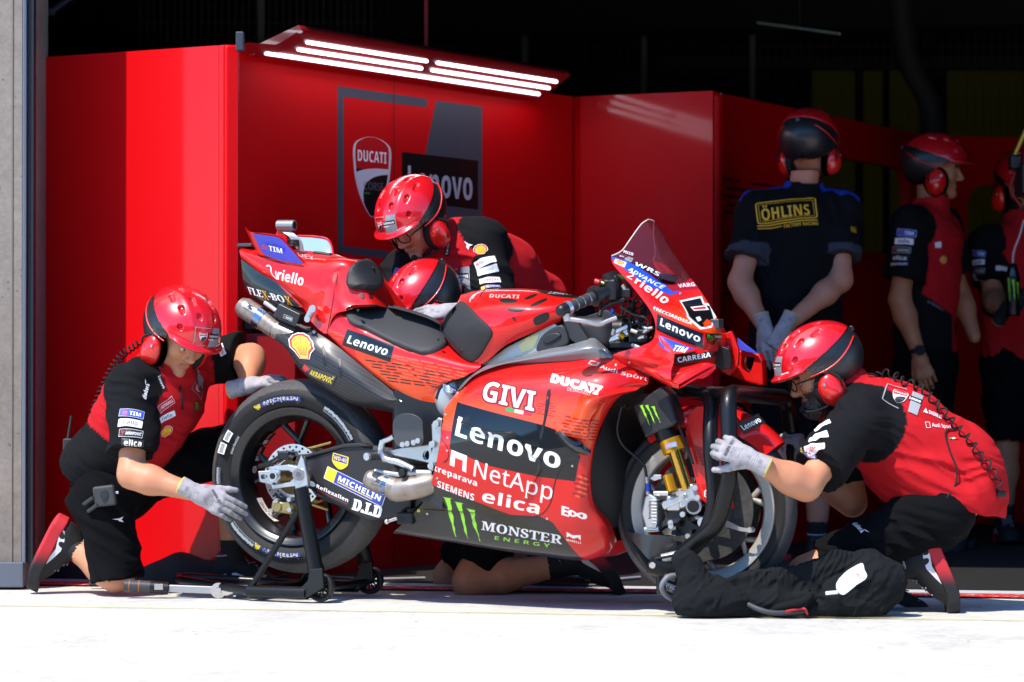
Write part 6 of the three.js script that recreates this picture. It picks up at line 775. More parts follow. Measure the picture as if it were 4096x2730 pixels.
// helmet, built once in head axes (x to the wearer's left, y up, z forward)
const HELM = (() => {
  const E = sdEllipsoid(V(0, 0.032, -0.01), V(0.122, 0.128, 0.152)), Ein = sdEllipsoid(V(0, 0.022, -0.008), V(0.106, 0.116, 0.136));
  const low = (z) => lerp(-0.075, 0.042, sstep(-0.12, 0.11, z)), split = (z) => 0.028 + (0.1 - z) * 0.3;
  const vents = []; for (const s of [-1, 1]) for (const [x, z, l, tw] of [[0.03, 0.09, 0.02, 0.3], [0.035, 0.03, 0.022, 0.4], [0.036, -0.045, 0.022, 0.2], [0.075, 0.045, 0.02, 0.5], [0.08, -0.02, 0.022, 0.4], [0.085, 0.085, 0.014, 0.8]]) { const y = 0.032 + 0.128 * Math.sqrt(Math.max(0, 1 - (x / 0.122) ** 2 - ((z + 0.01) / 0.152) ** 2)), c = V(s * x, y, z), d = V(s * tw * 0.4, -0.2, 1).normalize(); const a = c.clone().addScaledVector(d, l * 0.6), b = c.clone().addScaledVector(d, -l * 0.6); vents.push(sdCone(a, b, 0.0065, 0.0085)); }
  const ridge = (x, y, z) => 0.0025 * Math.exp(-((Math.abs(x) - 0.055) ** 2) / 0.00008) * sstep(0.06, 0.1, y);
  const vent = (x, y, z) => { let d = 1; for (const v of vents) d = Math.min(d, v(x, y, z)); return d; };
  const red = (x, y, z) => { let d = Math.max(E(x, y, z) - ridge(x, y, z), -Ein(x, y, z)); d = Math.max(d, split(z) - y, low(z) - y); const brim = Math.max(sdEllipsoid(V(0, 0.036, 0.082), V(0.1, 0.017, 0.08))(x, y, z), 0.02 - z, 0.026 - y); d = smin(d, brim, 0.012); d = Math.max(d, -Ein(x, y, z)); return -smin(-d, vent(x, y, z), 0.004); };
  const darkS = (x, y, z) => Math.max(E(x, y, z) + 0.004, -Ein(x, y, z), y - split(z) - 0.012, low(z) - y, z - 0.075 - 0.2 * (y - 0.03));
  const lo = V(-0.15, -0.1, -0.19), hi = V(0.15, 0.18, 0.2), white = new THREE.Color(1, 1, 1), inner = white;
  const lineP = (s) => Array.from({ length: 14 }, (_, i) => { const z = lerp(0.06, -0.13, i / 13), y = split(z) - 0.03 - 0.02 * Math.sin((i / 13) * 3.1), k = 1 - ((y - 0.032) / 0.128) ** 2 - ((z + 0.01) / 0.152) ** 2; return V(s * 0.119 * Math.sqrt(Math.max(0.01, k)), y, z); });
  return { red: surfaceNet(red, lo, hi, 0.0036, (x, y, z) => (vent(x, y, z) < 0.003 && E(x, y, z) < -0.003 ? inner : white)), dark: surfaceNet(darkS, lo, hi, 0.004), lines: [-1, 1].map((s) => tube(lineP(s), 0.0028, 30, 6)), sdf: (x, y, z) => Math.max(E(x, y, z), -0.02 - y), E };
})();
const MUFF = (() => { const f = (x, y, z) => smin(sdEllipsoid(V(0.012, 0, 0), V(0.026, 0.052, 0.038))(x, y, z), sdEllipsoid(V(0.02, -0.01, 0), V(0.024, 0.034, 0.022))(x, y, z), 0.012); return { shell: surfaceNet((x, y, z) => Math.max(f(x, y, z), -x), V(-0.01, -0.07, -0.06), V(0.06, 0.07, 0.06), 0.004), pad: tf(new THREE.TorusGeometry(0.034, 0.013, 10, 28), V(-0.006, 0, 0), [0, Math.PI / 2, 0], V(1, 1.25, 1)) }; })();
function addHelmet(parent, hc, q, o = {}) {   // helmet, ear defenders, strap and microphone as clothing of a person
  const h = part('helmet', parent); h.position.copy(hc); h.quaternion.copy(q); h.scale.setScalar(o.helm ?? 1.02);
  mesh('shell', HELM.red, o.dim ? helmRed : helmRed, h); mesh('rear_shell', HELM.dark, helmDark, h); HELM.lines.forEach((g) => mesh('accent_line', g, muffRed, h));
  mesh('goggle_clip', [tf(rbox(0.02, 0.018, 0.012, 0.004), V(0, 0.085, -0.15))], helmDark, h);
  const logo = (dir, kind, w, hh, ang, name = 'helmet_sticker') => { const d = dir.clone().normalize(), o0 = d.clone().multiplyScalar(0.35).add(V(0, 0.032, -0.01)), hit = trace(HELM.E, o0, d.clone().negate()); const n = grad(HELM.E, hit, 0.01), rt = V(0, 1, 0).cross(n).normalize(), a = ang * Math.PI / 180, up = n.clone().cross(rt), u = rt.clone().multiplyScalar(Math.cos(a)).addScaledVector(up, -Math.sin(a)), v = n.clone().cross(u), rows = [], uv = cellUV(kind); for (let j = 0; j <= 6; j++) { const r = []; for (let i = 0; i <= 8; i++) { const p = hit.clone().addScaledVector(u, (i / 8 - 0.5) * w).addScaledVector(v, (0.5 - j / 6) * hh).addScaledVector(n, 0.05), t = trace(HELM.E, p, n.clone().negate(), 0.12) ?? p.addScaledVector(n, -0.05); r.push(t.addScaledVector(grad(HELM.E, t, 0.01), 0.0028)); } rows.push(r); } mesh(name, gridGeo(rows, (p, s, t) => uv(s, 1 - t)), stickerGloss, h); };
  if (!o.plain) { logo(V(0, 0.34, 1), 'team', 0.1, 0.062, 0); logo(V(0.45, 0.12, 1), 'carrera', 0.035, 0.01, 0); for (const s of [1, -1]) logo(V(s, -0.05, 0.42), 'vantage', 0.055, 0.016, s * 12, 'helmet_lettering'); }
  const e = part('ear_defenders', parent); e.position.copy(hc); e.quaternion.copy(q);
  for (const s of [1, -1]) { const M = new THREE.Matrix4().makeTranslation(s * 0.086, -0.056, 0.012).multiply(new THREE.Matrix4().makeRotationZ(s * -0.12)).multiply(new THREE.Matrix4().makeScale(s * 1.15, 1.12, 1.2)); const g = MUFF.shell.clone().applyMatrix4(M); if (s < 0) { const ix = g.index.array; for (let i = 0; i < ix.length; i += 3) { const t = ix[i]; ix[i] = ix[i + 1]; ix[i + 1] = t; } } mesh('ear_cup', g, muffRed, e); mesh('ear_cushion', MUFF.pad.clone().applyMatrix4(M), strapMat, e); mesh('cup_screw', tf(new THREE.CylinderGeometry(0.005, 0.005, 0.004, 12), V(s * 0.126, -0.03, 0.036), [0, 0, Math.PI / 2]), aluRough, e);
    mesh('cup_arm', tube([V(s * 0.116, 0.0, 0.0), V(s * 0.13, -0.03, -0.02), V(s * 0.124, -0.06, -0.016)], 0.004, 16, 6), strapMat, e); }
  const chin = o.chin ?? V(0, -0.122, 0.06); mesh('chin_strap', [1, -1].map((s) => { const c = tube([V(s * 0.084, -0.02, 0.03), V(s * 0.075, -0.07, 0.045), V(s * 0.045, -0.112, 0.058), chin.clone().setX(0)], 0.0055, 24, 8); return c; }), strapMat, e);
  if (o.mic) mesh('boom_microphone', [tube([V(o.mic * 0.112, -0.085, 0.005), V(o.mic * 0.1, -0.1, 0.05), V(o.mic * 0.06, -0.098, 0.1), V(o.mic * 0.03, -0.085, 0.115)], 0.0035, 30, 8), tf(new THREE.SphereGeometry(0.012, 14, 10), V(o.mic * 0.03, -0.085, 0.115))], strapMat, e);
  if (o.glasses) mesh('glasses', [...[1, -1].map((s) => tf(new THREE.TorusGeometry(0.023, 0.0022, 8, 28), V(s * 0.033, 0.0, 0.112), [0, s * 0.15, 0], V(1.15, 0.85, 1))), rod(V(-0.008, 0.004, 0.114), V(0.008, 0.004, 0.114), 0.002), ...[1, -1].map((s) => rod(V(s * 0.06, 0.004, 0.108), V(s * 0.082, -0.005, 0.0), 0.002))], strapMat, e);
  return h;
}
// a head with a face, in head axes
function headField(o = {}) {
  const parts = [sdEllipsoid(V(0, 0.035, -0.012), V(0.076, 0.098, 0.096)), sdEllipsoid(V(0, -0.02, 0.028), V(0.063, 0.07, 0.066)), sdCone(V(0, -0.075, 0.05), V(0, -0.098, 0.074), 0.036, 0.024), sdCone(V(0.04, -0.06, 0.02), V(-0.04, -0.06, 0.02), 0.034, 0.034), sdEllipsoid(V(0, 0.022, 0.078), V(0.05, 0.012, 0.016))];
  const nose = union([sdCone(V(0, 0.012, 0.09), V(0, -0.028, 0.114), 0.0075, 0.0115), sdEllipsoid(V(0, -0.034, 0.1), V(0.019, 0.01, 0.014))], 0.012), lips = union([sdCone(V(-0.018, -0.0635, 0.0885), V(0.018, -0.0635, 0.0885), 0.0055, 0.0055), sdCone(V(-0.014, -0.0705, 0.088), V(0.014, -0.0705, 0.088), 0.006, 0.006)], 0.005), cheek = [sdEllipsoid(V(0.042, -0.02, 0.062), V(0.022, 0.022, 0.024)), sdEllipsoid(V(-0.042, -0.02, 0.062), V(0.022, 0.022, 0.024))];
  const base = union([...parts, ...cheek], 0.03), eyes = [sdEllipsoid(V(0.032, 0.002, 0.1), V(0.019, 0.011, 0.014)), sdEllipsoid(V(-0.032, 0.002, 0.1), V(0.019, 0.011, 0.014))], balls = [sdEllipsoid(V(0.032, 0.001, 0.079), V(0.0145, 0.0125, 0.0135)), sdEllipsoid(V(-0.032, 0.001, 0.079), V(0.0145, 0.0125, 0.0135))], ears = [sdEllipsoid(V(0.078, -0.005, -0.01), V(0.008, 0.03, 0.018)), sdEllipsoid(V(-0.078, -0.005, -0.01), V(0.008, 0.03, 0.018))];
  const f = (x, y, z) => { let d = smin(base(x, y, z), nose(x, y, z), 0.012); for (const e of eyes) d = -smin(-d, e(x, y, z), 0.012); d = smin(d, lips(x, y, z), 0.006); for (const b of balls) d = smin(d, b(x, y, z), 0.004); for (const b of ears) d = smin(d, b(x, y, z), 0.008); if (o.beard) { const bz = sdEllipsoid(V(0, -0.098, 0.062), V(0.05, 0.042, 0.05))(x, y, z); d = smin(d, bz + 0.004 * noise3(x * 160, y * 160, z * 160), 0.012); } return d; };
  return { f, lips, balls };
}
function headGeo(hc, q, o) {
  const { f, lips, balls } = headField(o), S = o.skin, hair = o.hair ?? col(0x2a1d14), lip = S.clone().lerp(col(0x9a4640), 0.35), white = col(0xd8d0c8), beardC = o.beardColor ?? hair, tmp = new THREE.Color();
  const g = surfaceNet(f, V(-0.1, -0.17, -0.13), V(0.1, 0.15, 0.15), 0.004, (x, y, z) => {
    for (const b of balls) if (b(x, y, z) < 0.002) { const d = Math.hypot(Math.abs(x) - 0.032, y + 0.002); return y > 0.0005 || y < -0.0075 ? S : d < 0.006 ? col(0x2a1c14) : white; }
    if (lips(x, y, z) < 0.0016) return lip;
    if (z > 0.06 && y > 0.014 && y < 0.026 && Math.abs(x) > 0.012 && Math.abs(x) < 0.052) return hair;
    const n = noise3(x * 220, y * 220, z * 220);
    if (o.beard && z > 0.0 && y < -0.036 - 0.03 * sstep(0.06, 0.1, z) * sstep(0.03, 0.01, Math.abs(x)) + 0.01 * n && !(Math.abs(x) < 0.02 && y > -0.055 && y < -0.03)) return tmp.copy(beardC).multiplyScalar(0.85 + 0.4 * n).clone();
    if (o.moustache && z > 0.085 && y < -0.044 && y > -0.058 && Math.abs(x) < 0.03) return beardC;
    if ((z < 0.02 && y > -0.05 - 0.02 * n && z < -0.02 + 0.04 * (y + 0.05) / 0.1) || y > 0.07) return tmp.copy(hair).multiplyScalar(0.85 + 0.3 * n).clone();
    if (o.stubble && z > 0.01 && y < -0.04) return tmp.copy(S).lerp(hair, 0.16 + 0.08 * n).clone();
    return tmp.copy(S).multiplyScalar(1 + 0.05 * n).clone();
  });
  return tf(g, hc, q);
}
// a hand with five fingers; x across (thumb side), y along the fingers, z out of the back of the hand
function handField(o) {
  const fs = [sdFlat(V(0, 0.012, 0), V(0.002, 0.082, 0), 0.03, 0.041, 0.017, 0.0155, V(1, 0, 0)), clipPlane(sdCone(V(0, -0.09, 0), V(0, 0.02, 0), 0.0335, 0.029), V(0, -0.068, 0), V(0, -1, 0))], spread = o.spread ?? 0.09, fx = [0.031, 0.0105, -0.0105, -0.031], ln = [[0.041, 0.026, 0.021], [0.046, 0.029, 0.022], [0.043, 0.027, 0.021], [0.033, 0.02, 0.019]], th = o.r ?? 0.0093;
  const fingers = fx.map((x, i) => { const c = o.curl[i], y0 = [0.08, 0.086, 0.083, 0.074][i]; let p = V(x, y0, 0.001), a = 0; const seg = [], sx = x * spread * 8; for (let k = 0; k < 3; k++) { a += c[k]; const d = V(Math.sin(sx) * (k ? 0.8 : 1), Math.cos(a), -Math.sin(a)).normalize(), n = p.clone().addScaledVector(d, ln[i][k]); seg.push(sdCone(p, n, th * [1.1, 1, 0.93][k] * (i === 3 ? 0.9 : 1), th * [1, 0.93, 0.82][k] * (i === 3 ? 0.9 : 1))); p = n; } return union([sdCone(V(x * 0.8, 0.05, 0), V(x, y0, 0.001), 0.011, th * 1.08), ...seg], 0.004); });
  const t = o.thumb ?? [0.6, 0.5, 0.3], T0 = V(0.026, 0.018, -0.008), d1 = V(Math.sin(t[0]), Math.cos(t[0]), -t[2]).normalize(), p1 = T0.clone().addScaledVector(d1, 0.045), d2 = V(Math.sin(t[0] - t[1] * 0.6), Math.cos(t[0] - t[1] * 0.6), -t[2] * 1.4).normalize(), p2 = p1.clone().addScaledVector(d2, 0.032), d3 = V(Math.sin(t[0] - t[1]), Math.cos(t[0] - t[1]), -t[2] * 1.7).normalize(), p3 = p2.clone().addScaledVector(d3, 0.026);
  const thumb = union([sdCone(T0, p1, 0.017, 0.0125), sdCone(p1, p2, 0.0118, 0.0108), sdCone(p2, p3, 0.0108, 0.0092)], 0.006), palm = union(fs, 0.02);
  return (x, y, z) => { let d = palm(x, y, z) + (y < -0.005 ? 0.0009 * Math.sin(y * 900) : 0) + 0.0012 * noise3(x * 70, y * 70, z * 70), m = 1; for (const f of fingers) m = Math.min(m, f(x, y, z)); d = smin(d, m, 0.006); return smin(d, thumb(x, y, z), 0.012); };
}
const FLAT = [[.15, .2, .15], [.12, .2, .15], [.15, .22, .15], [.2, .25, .2]], GRIP = [[1.1, 1.2, .7], [1.15, 1.25, .7], [1.15, 1.25, .7], [1.1, 1.2, .7]], RELAX = [[.3, .45, .3], [.35, .5, .35], [.4, .55, .35], [.45, .55, .4]];
// side = +1 when the thumb lies towards +x of the hand frame; y runs from wrist to fingers, back = direction out of the back of the hand
function addHand(parent, wrist, dir, back, o, name, mat, colorOf) {
  const y = dir.clone().normalize(), z = back.clone().addScaledVector(y, -back.dot(y)).normalize(), x = y.clone().cross(z), s = o.side ?? 1, f0 = handField(o), f = s > 0 ? f0 : (a, b, c) => f0(-a, b, c);
  const q = new THREE.Quaternion().setFromRotationMatrix(new THREE.Matrix4().makeBasis(x, y, z)), g = surfaceNet(f, V(-0.1, -0.08, -0.13), V(0.1, 0.22, 0.06), 0.0034, colorOf);
  const m = mesh(name, tf(g, wrist, q), mat, parent); m.userData.fieldAt = null; delete m.userData.fieldAt;
  const inv = q.clone().invert(), v = V(); m.sdf = (a, b, c) => { v.set(a, b, c).sub(wrist).applyQuaternion(inv); return f(v.x, v.y, v.z); };
  return { mesh: m, q, sdf: (a, b, c) => { v.set(a, b, c).sub(wrist).applyQuaternion(inv); return f(v.x, v.y, v.z); } };
}
const gloveColor = (a, b) => (x, y, z) => { const n = noise3(x * 90, y * 90, z * 90), k = Math.max(sstep(0.085, 0.12, y + 0.012 * n) * 0.9, 0.7 * sstep(0.35, 0.6, noise3(x * 55 + 4, y * 55, z * 55))); return y < -0.063 ? col(0xc9c450) : a.clone().lerp(b, k).multiplyScalar(1 + 0.08 * n); };
// a training shoe built once: toe along +x, y up the shin, sole at y = -0.085
const SHOE = (() => {
  const up = union([sdFlat(V(-0.045, -0.045, 0), V(0.15, -0.062, 0), 0.038, 0.042, 0.045, 0.02, V(0, 0, 1)), sdCone(V(-0.02, 0.0, 0), V(-0.015, -0.05, 0), 0.043, 0.042), sdCone(V(0.01, -0.01, 0), V(0.1, -0.045, 0), 0.036, 0.03)], 0.03), foot = (x, y, z) => Math.max(up(x, y, z), -0.07 - y, y - 0.03 - 0.1 * Math.max(0, -x));
  const sole = (x, y, z) => { const w = lerp(0.043, 0.05, sstep(-0.06, 0.12, x)), yy = y + 0.078 - 0.02 * sstep(0.12, 0.2, x) - 0.006 * sstep(-0.03, -0.09, x), cx = clamp(x, -0.045, 0.145), d = Math.hypot(x - cx, z) - w; const a = d, b = Math.abs(yy) - 0.018; return Math.min(Math.max(a, b), 0) + Math.hypot(Math.max(a, 0), Math.max(b, 0)) - 0.004; };
  const lo = V(-0.12, -0.12, -0.07), hi = V(0.22, 0.06, 0.07), R = col(0xc42430), K = col(0x17181b);
  const stripe = (s, pts) => tube(pts.map(([x, y]) => { let z = 0.07; while (z > 0 && foot(x, y, s * z) > 0) z -= 0.001; return V(x, y, s * (z + 0.001)); }), 0.003, 24, 5);
  return { up: surfaceNet(foot, lo, hi, 0.005), sole: surfaceNet(sole, lo, hi, 0.005, (x, y, z) => { const t = sstep(0.02, 0.1, x + 0.5 * (y + 0.07)); return R.clone().lerp(K, t); }), stripes: [1, -1].map((s) => gridGeo([[[-0.05, -0.05], [-0.02, -0.035], [0.02, -0.03], [0.06, -0.045], [0.1, -0.062]], [[-0.05, -0.06], [-0.015, -0.058], [0.02, -0.05], [0.055, -0.056], [0.1, -0.066]]].map((r) => r.map(([x, y]) => { let z = 0.07; while (z > 0 && foot(x, y, s * z) > 0) z -= 0.0007; return V(x, y, s * (z + 0.0015)); })))), laces: Array.from({ length: 5 }, (_, i) => tf(rbox(0.006, 0.004, 0.05, 0.002), V(0.035 + i * 0.017, 0.022 - i * 0.0095, 0), [0, (i % 2 ? 0.3 : -0.3), -0.4])), collar: tf(new THREE.TorusGeometry(0.038, 0.004, 8, 28), V(-0.022, 0.03, 0), [Math.PI / 2, 0.1, 0]) };
})();
const shoeBlack = std(0x131416, 0.75, 0, { bumpMap: grainTex, bumpScale: 0.0006 }), soleMat = new THREE.MeshStandardMaterial({ vertexColors: true, roughness: 0.7 }), stripeMat = std(0xdedce0, 0.5, 0, { side: THREE.DoubleSide }), laceMat = std(0x8b8a8e, 0.7);
function addShoe(parent, ankle, toeDir, upDir) { const x = toeDir.clone().normalize(), y = upDir.clone().addScaledVector(x, -upDir.dot(x)).normalize(), z = x.clone().cross(y), s = part('shoe', parent); s.position.copy(ankle); s.quaternion.setFromRotationMatrix(new THREE.Matrix4().makeBasis(x, y, z)); mesh('upper', SHOE.up, shoeBlack, s); mesh('sole', SHOE.sole, soleMat, s); SHOE.stripes.forEach((g) => mesh('stripe', g, stripeMat, s)); mesh('laces', SHOE.laces, laceMat, s); mesh('collar_trim', SHOE.collar, laceMat, s); return s; }
const bounds = (pts, pad) => { const b = new THREE.Box3().setFromPoints(pts).expandByScalar(pad); return [b.min, b.max]; };
const cutBetween = (a, b, t) => a.clone().lerp(b, t);
// one person: joints in world space, n = side towards the camera, f = far side
function buildPerson(label, J, o) {
  const t = thing('person', label, 'person', o.group), S = o.skin ?? col(0xc98a6a), side = J.sN.clone().sub(J.sF).normalize(), q = frame(o.look, o.up ?? V(0, 1, 0)), k = o.k ?? 1;
  const base = V(J.pv.x, 0, J.pv.z), neckTop = V(0, -0.05, -0.025).applyQuaternion(q).add(J.hc), nb = J.nb ?? J.ch.clone().lerp(J.hc, 0.42);
  const legs = (n) => [sdCone(J['h' + n], J['k' + n], 0.088, 0.058), sdCone(J['k' + n], J['k' + n].clone().lerp(J['a' + n], 0.3), 0.055, 0.058), sdCone(J['k' + n].clone().lerp(J['a' + n], 0.3), J['a' + n], 0.058, 0.037)], arms = (n) => [sdCone(J['s' + n], J['e' + n], 0.055, 0.044), sdCone(J['e' + n], J['e' + n].clone().lerp(J['w' + n], 0.28), 0.043, 0.046), sdCone(J['e' + n].clone().lerp(J['w' + n], 0.28), J['w' + n], 0.046, 0.029)];
  const torsoF = (x) => [sdFlat(J.pv, J.ch, 0.155 + x, 0.175 + x, 0.105 + x, 0.115 + x, side), sdCone(J.sN, J.sF, 0.06 + x, 0.06 + x)];
  const body = union([...torsoF(0), sdCone(nb, neckTop, 0.062, 0.056), ...arms('N'), ...arms('F'), ...legs('N'), ...legs('F')], 0.035);
  const all = Object.values(J).filter((v) => v.isVector3);
  const bg = surfaceNet(body, ...bounds(all.filter((v) => v !== J.hc), 0.17), 0.013, (x, y, z) => { const b = 0.09 * noise3(x * 14, y * 14, z * 14) + 0.06 * noise3(x * 70, y * 70, z * 70), c = S.clone().multiplyScalar(1 + b); c.r *= 1 + 0.07 * noise3(x * 22 + 5, y * 22, z * 22); return c; });
  const rel = (g) => g.translate(-base.x, -base.y, -base.z);
  t.position.copy(base);
  mesh('body', rel(merge([bg, headGeo(J.hc, q, { ...o, skin: S })])), skinMat, t);
  // shirt
  const slv = o.sleeve ?? 0.66, L = o.loose ?? 0.022, fold = (x, y, z) => { const h = o.foldDir ?? V(1, 0.4, 0.6), u = x * h.x + y * h.y + z * h.z; const w = 0.05 * noise3(x * 7, y * 7, z * 7), rg = (q) => 1 - 2 * Math.abs(q); return 0.007 * noise3(x * 9, y * 9, z * 9) - 0.0115 * rg(noise3((u + w) * 15, (y - w) * 4 + 3, z * 5)) * (0.6 + 0.4 * noise3(x * 4, y * 4, z * 4 + 7)) - 0.0045 * rg(noise3((u - w) * 34, y * 9, z * 9 + 9)); };
  const sl = (n) => { const e = J['s' + n].clone().lerp(J['e' + n], slv), d = e.clone().sub(J['s' + n]).normalize(); return clipPlane(sdCone(J['s' + n], e.clone().addScaledVector(d, 0.05), 0.07 + L * 0.3, 0.073 + L * 0.5), e, d); }, sN = sl('N'), sF = sl('F');
  const hemDir = J.pv.clone().sub(J.ch).normalize(), hem = J.hem ?? J.pv.clone().addScaledVector(hemDir, 0.06), tor = union(torsoF(L), 0.05), bulk = (o.bulk ?? []).map(([p, r]) => sdEllipsoid(p, r));
  const torso0 = (x, y, z) => { let d = tor(x, y, z); for (const b of bulk) d = smin(d, b(x, y, z), 0.08); return d; }, torso = clipPlane(torso0, hem, o.hemN ?? hemDir);
  const collarA = nb.clone(), cd = neckTop.clone().sub(nb).normalize(), collar = clipPlane(sdCone(nb.clone().addScaledVector(cd, -0.03), nb.clone().addScaledVector(cd, 0.09), 0.088, 0.074), nb.clone().addScaledVector(cd, 0.05), cd);
  const shirt = (x, y, z) => smin(smin(torso(x, y, z), Math.min(sN(x, y, z), sF(x, y, z)), 0.03), collar(x, y, z), 0.02) + fold(x, y, z), neckHole = sdCone(nb.clone().addScaledVector(cd, 0.0), neckTop, 0.068, 0.066), shirtF = (x, y, z) => Math.max(shirt(x, y, z), -neckHole(x, y, z));
  const cone = (n) => sdCone(J['s' + n], J['e' + n], 0.07 + L * 0.3, 0.075 + L * 0.5), cN = cone('N'), cF = cone('F'), yk = (n) => (o.yokes ?? {})[n] ?? o.yoke ?? 0.115;
  const sc = o.shirt ?? ((x, y, z) => { const p = V(x, y, z), tb = torso0(x, y, z); return cN(x, y, z) < tb - 0.002 || cF(x, y, z) < tb - 0.002 || p.distanceTo(J.sN) < yk('N') || p.distanceTo(J.sF) < yk('F') || (o.alsoBlack && o.alsoBlack(p)) ? col(0x131417) : col(0xb71a22); });
  const sg = surfaceNet(shirtF, ...bounds([J.sN, J.sF, J.eN, J.eF, J.ch, J.pv, nb, ...(o.bulk ?? []).map((b) => b[0])], 0.24), 0.0078, (x, y, z) => { const c = sc(x, y, z, sN, sF, torso), n = noise3(x * 40, y * 40, z * 40); return c.clone().multiplyScalar(1 + 0.04 * n); });
  mesh('shirt', rel(sg), clothMat, t); t.shirt = shirtF;
  // shorts
  const kEnd = o.shorts ?? 0.86, th = (n) => { const e = J['h' + n].clone().lerp(J['k' + n], kEnd), d = J['k' + n].clone().sub(J['h' + n]).normalize(); return clipPlane(sdCone(J['h' + n], e.clone().addScaledVector(d, 0.05), 0.103, 0.08), e, d); }, tN = th('N'), tF = th('F'), hips = sdFlat(J.pv.clone().addScaledVector(hemDir, -0.06), J.hN.clone().lerp(J.hF, 0.5), 0.165, 0.17, 0.118, 0.12, side);
  const shortsF = (x, y, z) => smin(smin(tN(x, y, z), tF(x, y, z), 0.03), hips(x, y, z), 0.06) + fold(x + 3, y, z) * 1.3;
  mesh('shorts', rel(surfaceNet(shortsF, ...bounds([J.hN, J.hF, J.kN, J.kF, J.pv], 0.2), 0.01)), shortsMat, t); t.shortsF = shortsF;
  for (const n of ['N', 'F']) {
    if (o.noFeet) continue;
    const up = J['k' + n].clone().sub(J['a' + n]).normalize(), an = J['a' + n].clone(); mesh('sock', rel(rod(an.clone().addScaledVector(up, -0.01), an.clone().addScaledVector(up, 0.085), 0.041, 0.044, 20)), strapMat, t);
    const s = addShoe(t, an.clone().sub(base), J['t' + n], J['u' + n] ?? up);
  }
  const h = addHelmet(t, J.hc.clone().sub(base), q, o); t.base = base; t.headQ = q;
  return t;
}
function glove(t, wrist, dir, back, o, o2 = {}) { const g = addHand(t, wrist, dir, back, o, o2.name ?? 'glove', o2.mat ?? gloveMat, o2.color ?? gloveColor(col(0xa39fa3), col(0x7d7c7e))); g.mesh.position.sub(t.base); if (o2.print) decalAt(g.sdf, wrist.clone().addScaledVector(dir.clone().normalize(), 0.055).addScaledVector(back.clone().normalize(), 0.016), 'glove', 0.055, 0.05, o2.print, 0.0012, stickerMat, t, 'glove_print').position.sub(t.base); return g; }
const patch = (t, px, py, kind, w, h, ang, f, off) => { const m = decal(f ?? t.shirt, px, py, kind, w * 0.97, h * 0.86, ang, off ?? 0.003, stickerMat, t); if (m) m.position.sub(t.base); return m; };
const skinHand = (S) => (x, y, z) => S.clone().multiplyScalar(1 + 0.05 * noise3(x * 90, y * 90, z * 90));

const SK1 = col(0xc48765), SK2 = col(0xc08268), SK3 = col(0xb97c5a);
{ // mechanic kneeling at the rear wheel
  const J = { hc: P(716, 1345, -0.33), ch: P(655, 1580, -0.46), pv: P(400, 1870, -0.5), sN: P(535, 1550, -0.29), sF: P(815, 1440, -0.6), eN: P(525, 1900, -0.17), wN: P(790, 1975, -0.1), eF: P(1005, 1430, -0.54), wF: P(985, 1545, -0.38), hN: P(420, 1990, -0.4), hF: P(460, 1950, -0.58), kN: P(465, 2300, -0.386), aN: P(285, 2190, -0.48), kF: P(920, 1790, -0.66), aF: P(930, 2255, -0.66), tN: P(165, 2340, -0.5).sub(P(270, 2130, -0.48)), uN: V(0.75, 0.5, 0), tF: V(1, 0, 0.12), uF: V(0, 1, 0) };
  const l0 = P(350, 1690, -0.4), l1 = P(500, 1800, -0.4), t = buildPerson('mechanic kneeling beside the rear wheel with one gloved hand on the tyre', J, { skin: SK1, hair: col(0x6a5a4c), look: V(0.56, -0.56, 0.64), up: V(0.2, 1, 0.1), stubble: true, mic: 0, yoke: 0.11, sleeve: 0.74, shorts: 1.03, helm: 1.06, alsoBlack: (p) => (p.x - l0.x) * (l1.y - l0.y) - (p.y - l0.y) * (l1.x - l0.x) > 0 && p.x < l1.x + 0.06 - (p.y - l1.y), bulk: [[P(560, 1690, -0.42), V(0.15, 0.18, 0.15)]], foldDir: V(0.6, 1, 0.3), chin: V(0, -0.124, 0.05) });
  glove(t, P(790, 1976, -0.1), V(0.9, -0.42, 0.05), V(-0.1, 0.25, 1), { curl: [[.1, .2, .15], [.15, .25, .2], [.2, .3, .2], [.25, .35, .25]], side: -1, thumb: [0.5, 0.15, 0.1], spread: 0.02 }, { print: 62 });
  glove(t, P(985, 1545, -0.38), V(0.93, 0.22, 0.3), V(-0.3, 0.95, 0.3), { curl: [[.25, .6, .35], [.35, .5, .35], [.4, .5, .35], [.45, .5, .35]], side: -1, thumb: [0.9, 0.4, 0.3], spread: 0.12 });
  for (const [px, py, k, w, h, a] of [[525, 1655, 'tim', .085, .036, 6], [520, 1692, 'riello', .084, .034, 5], [522, 1733, 'akra', .082, .033, 5], [530, 1774, 'elica', .078, .028, 5], [530, 1798, 'mich', .08, .012, 4], [580, 1560, 'diadora', .075, .03, -68], [642, 1530, 'lenovo', .06, .025, 62], [660, 1620, 'autogrill', .07, .032, -24], [665, 1668, 'riello', .072, .026, -14], [663, 1727, 'shell', .055, .048, -4], [790, 1540, 'team', .09, .085, -30], [785, 1625, 'claw', .034, .04, 10], [885, 1400, 'carrera', .05, .028, 62]]) patch(t, px, py, k, w, h, a);
  const S2 = t.base, zp = t; patch(t, 470, 2080, 'arrow', .045, .022, -4, t.shortsF);
  mesh('zip', tube([P(718, 1545, -0.3), P(724, 1590, -0.28), P(728, 1640, -0.27)].map((p) => { const h = trace(t.shirt, CAM, rayDir(2048 + (p.x * FOCAL) / (BACK - p.z), 1480 - ((p.y - EYE) * FOCAL) / (BACK - p.z)).normalize()) ?? p; return h.add(V(0.002, 0, 0.003)).sub(t.base); }), 0.0035, 16, 6), strapMat, t);
}
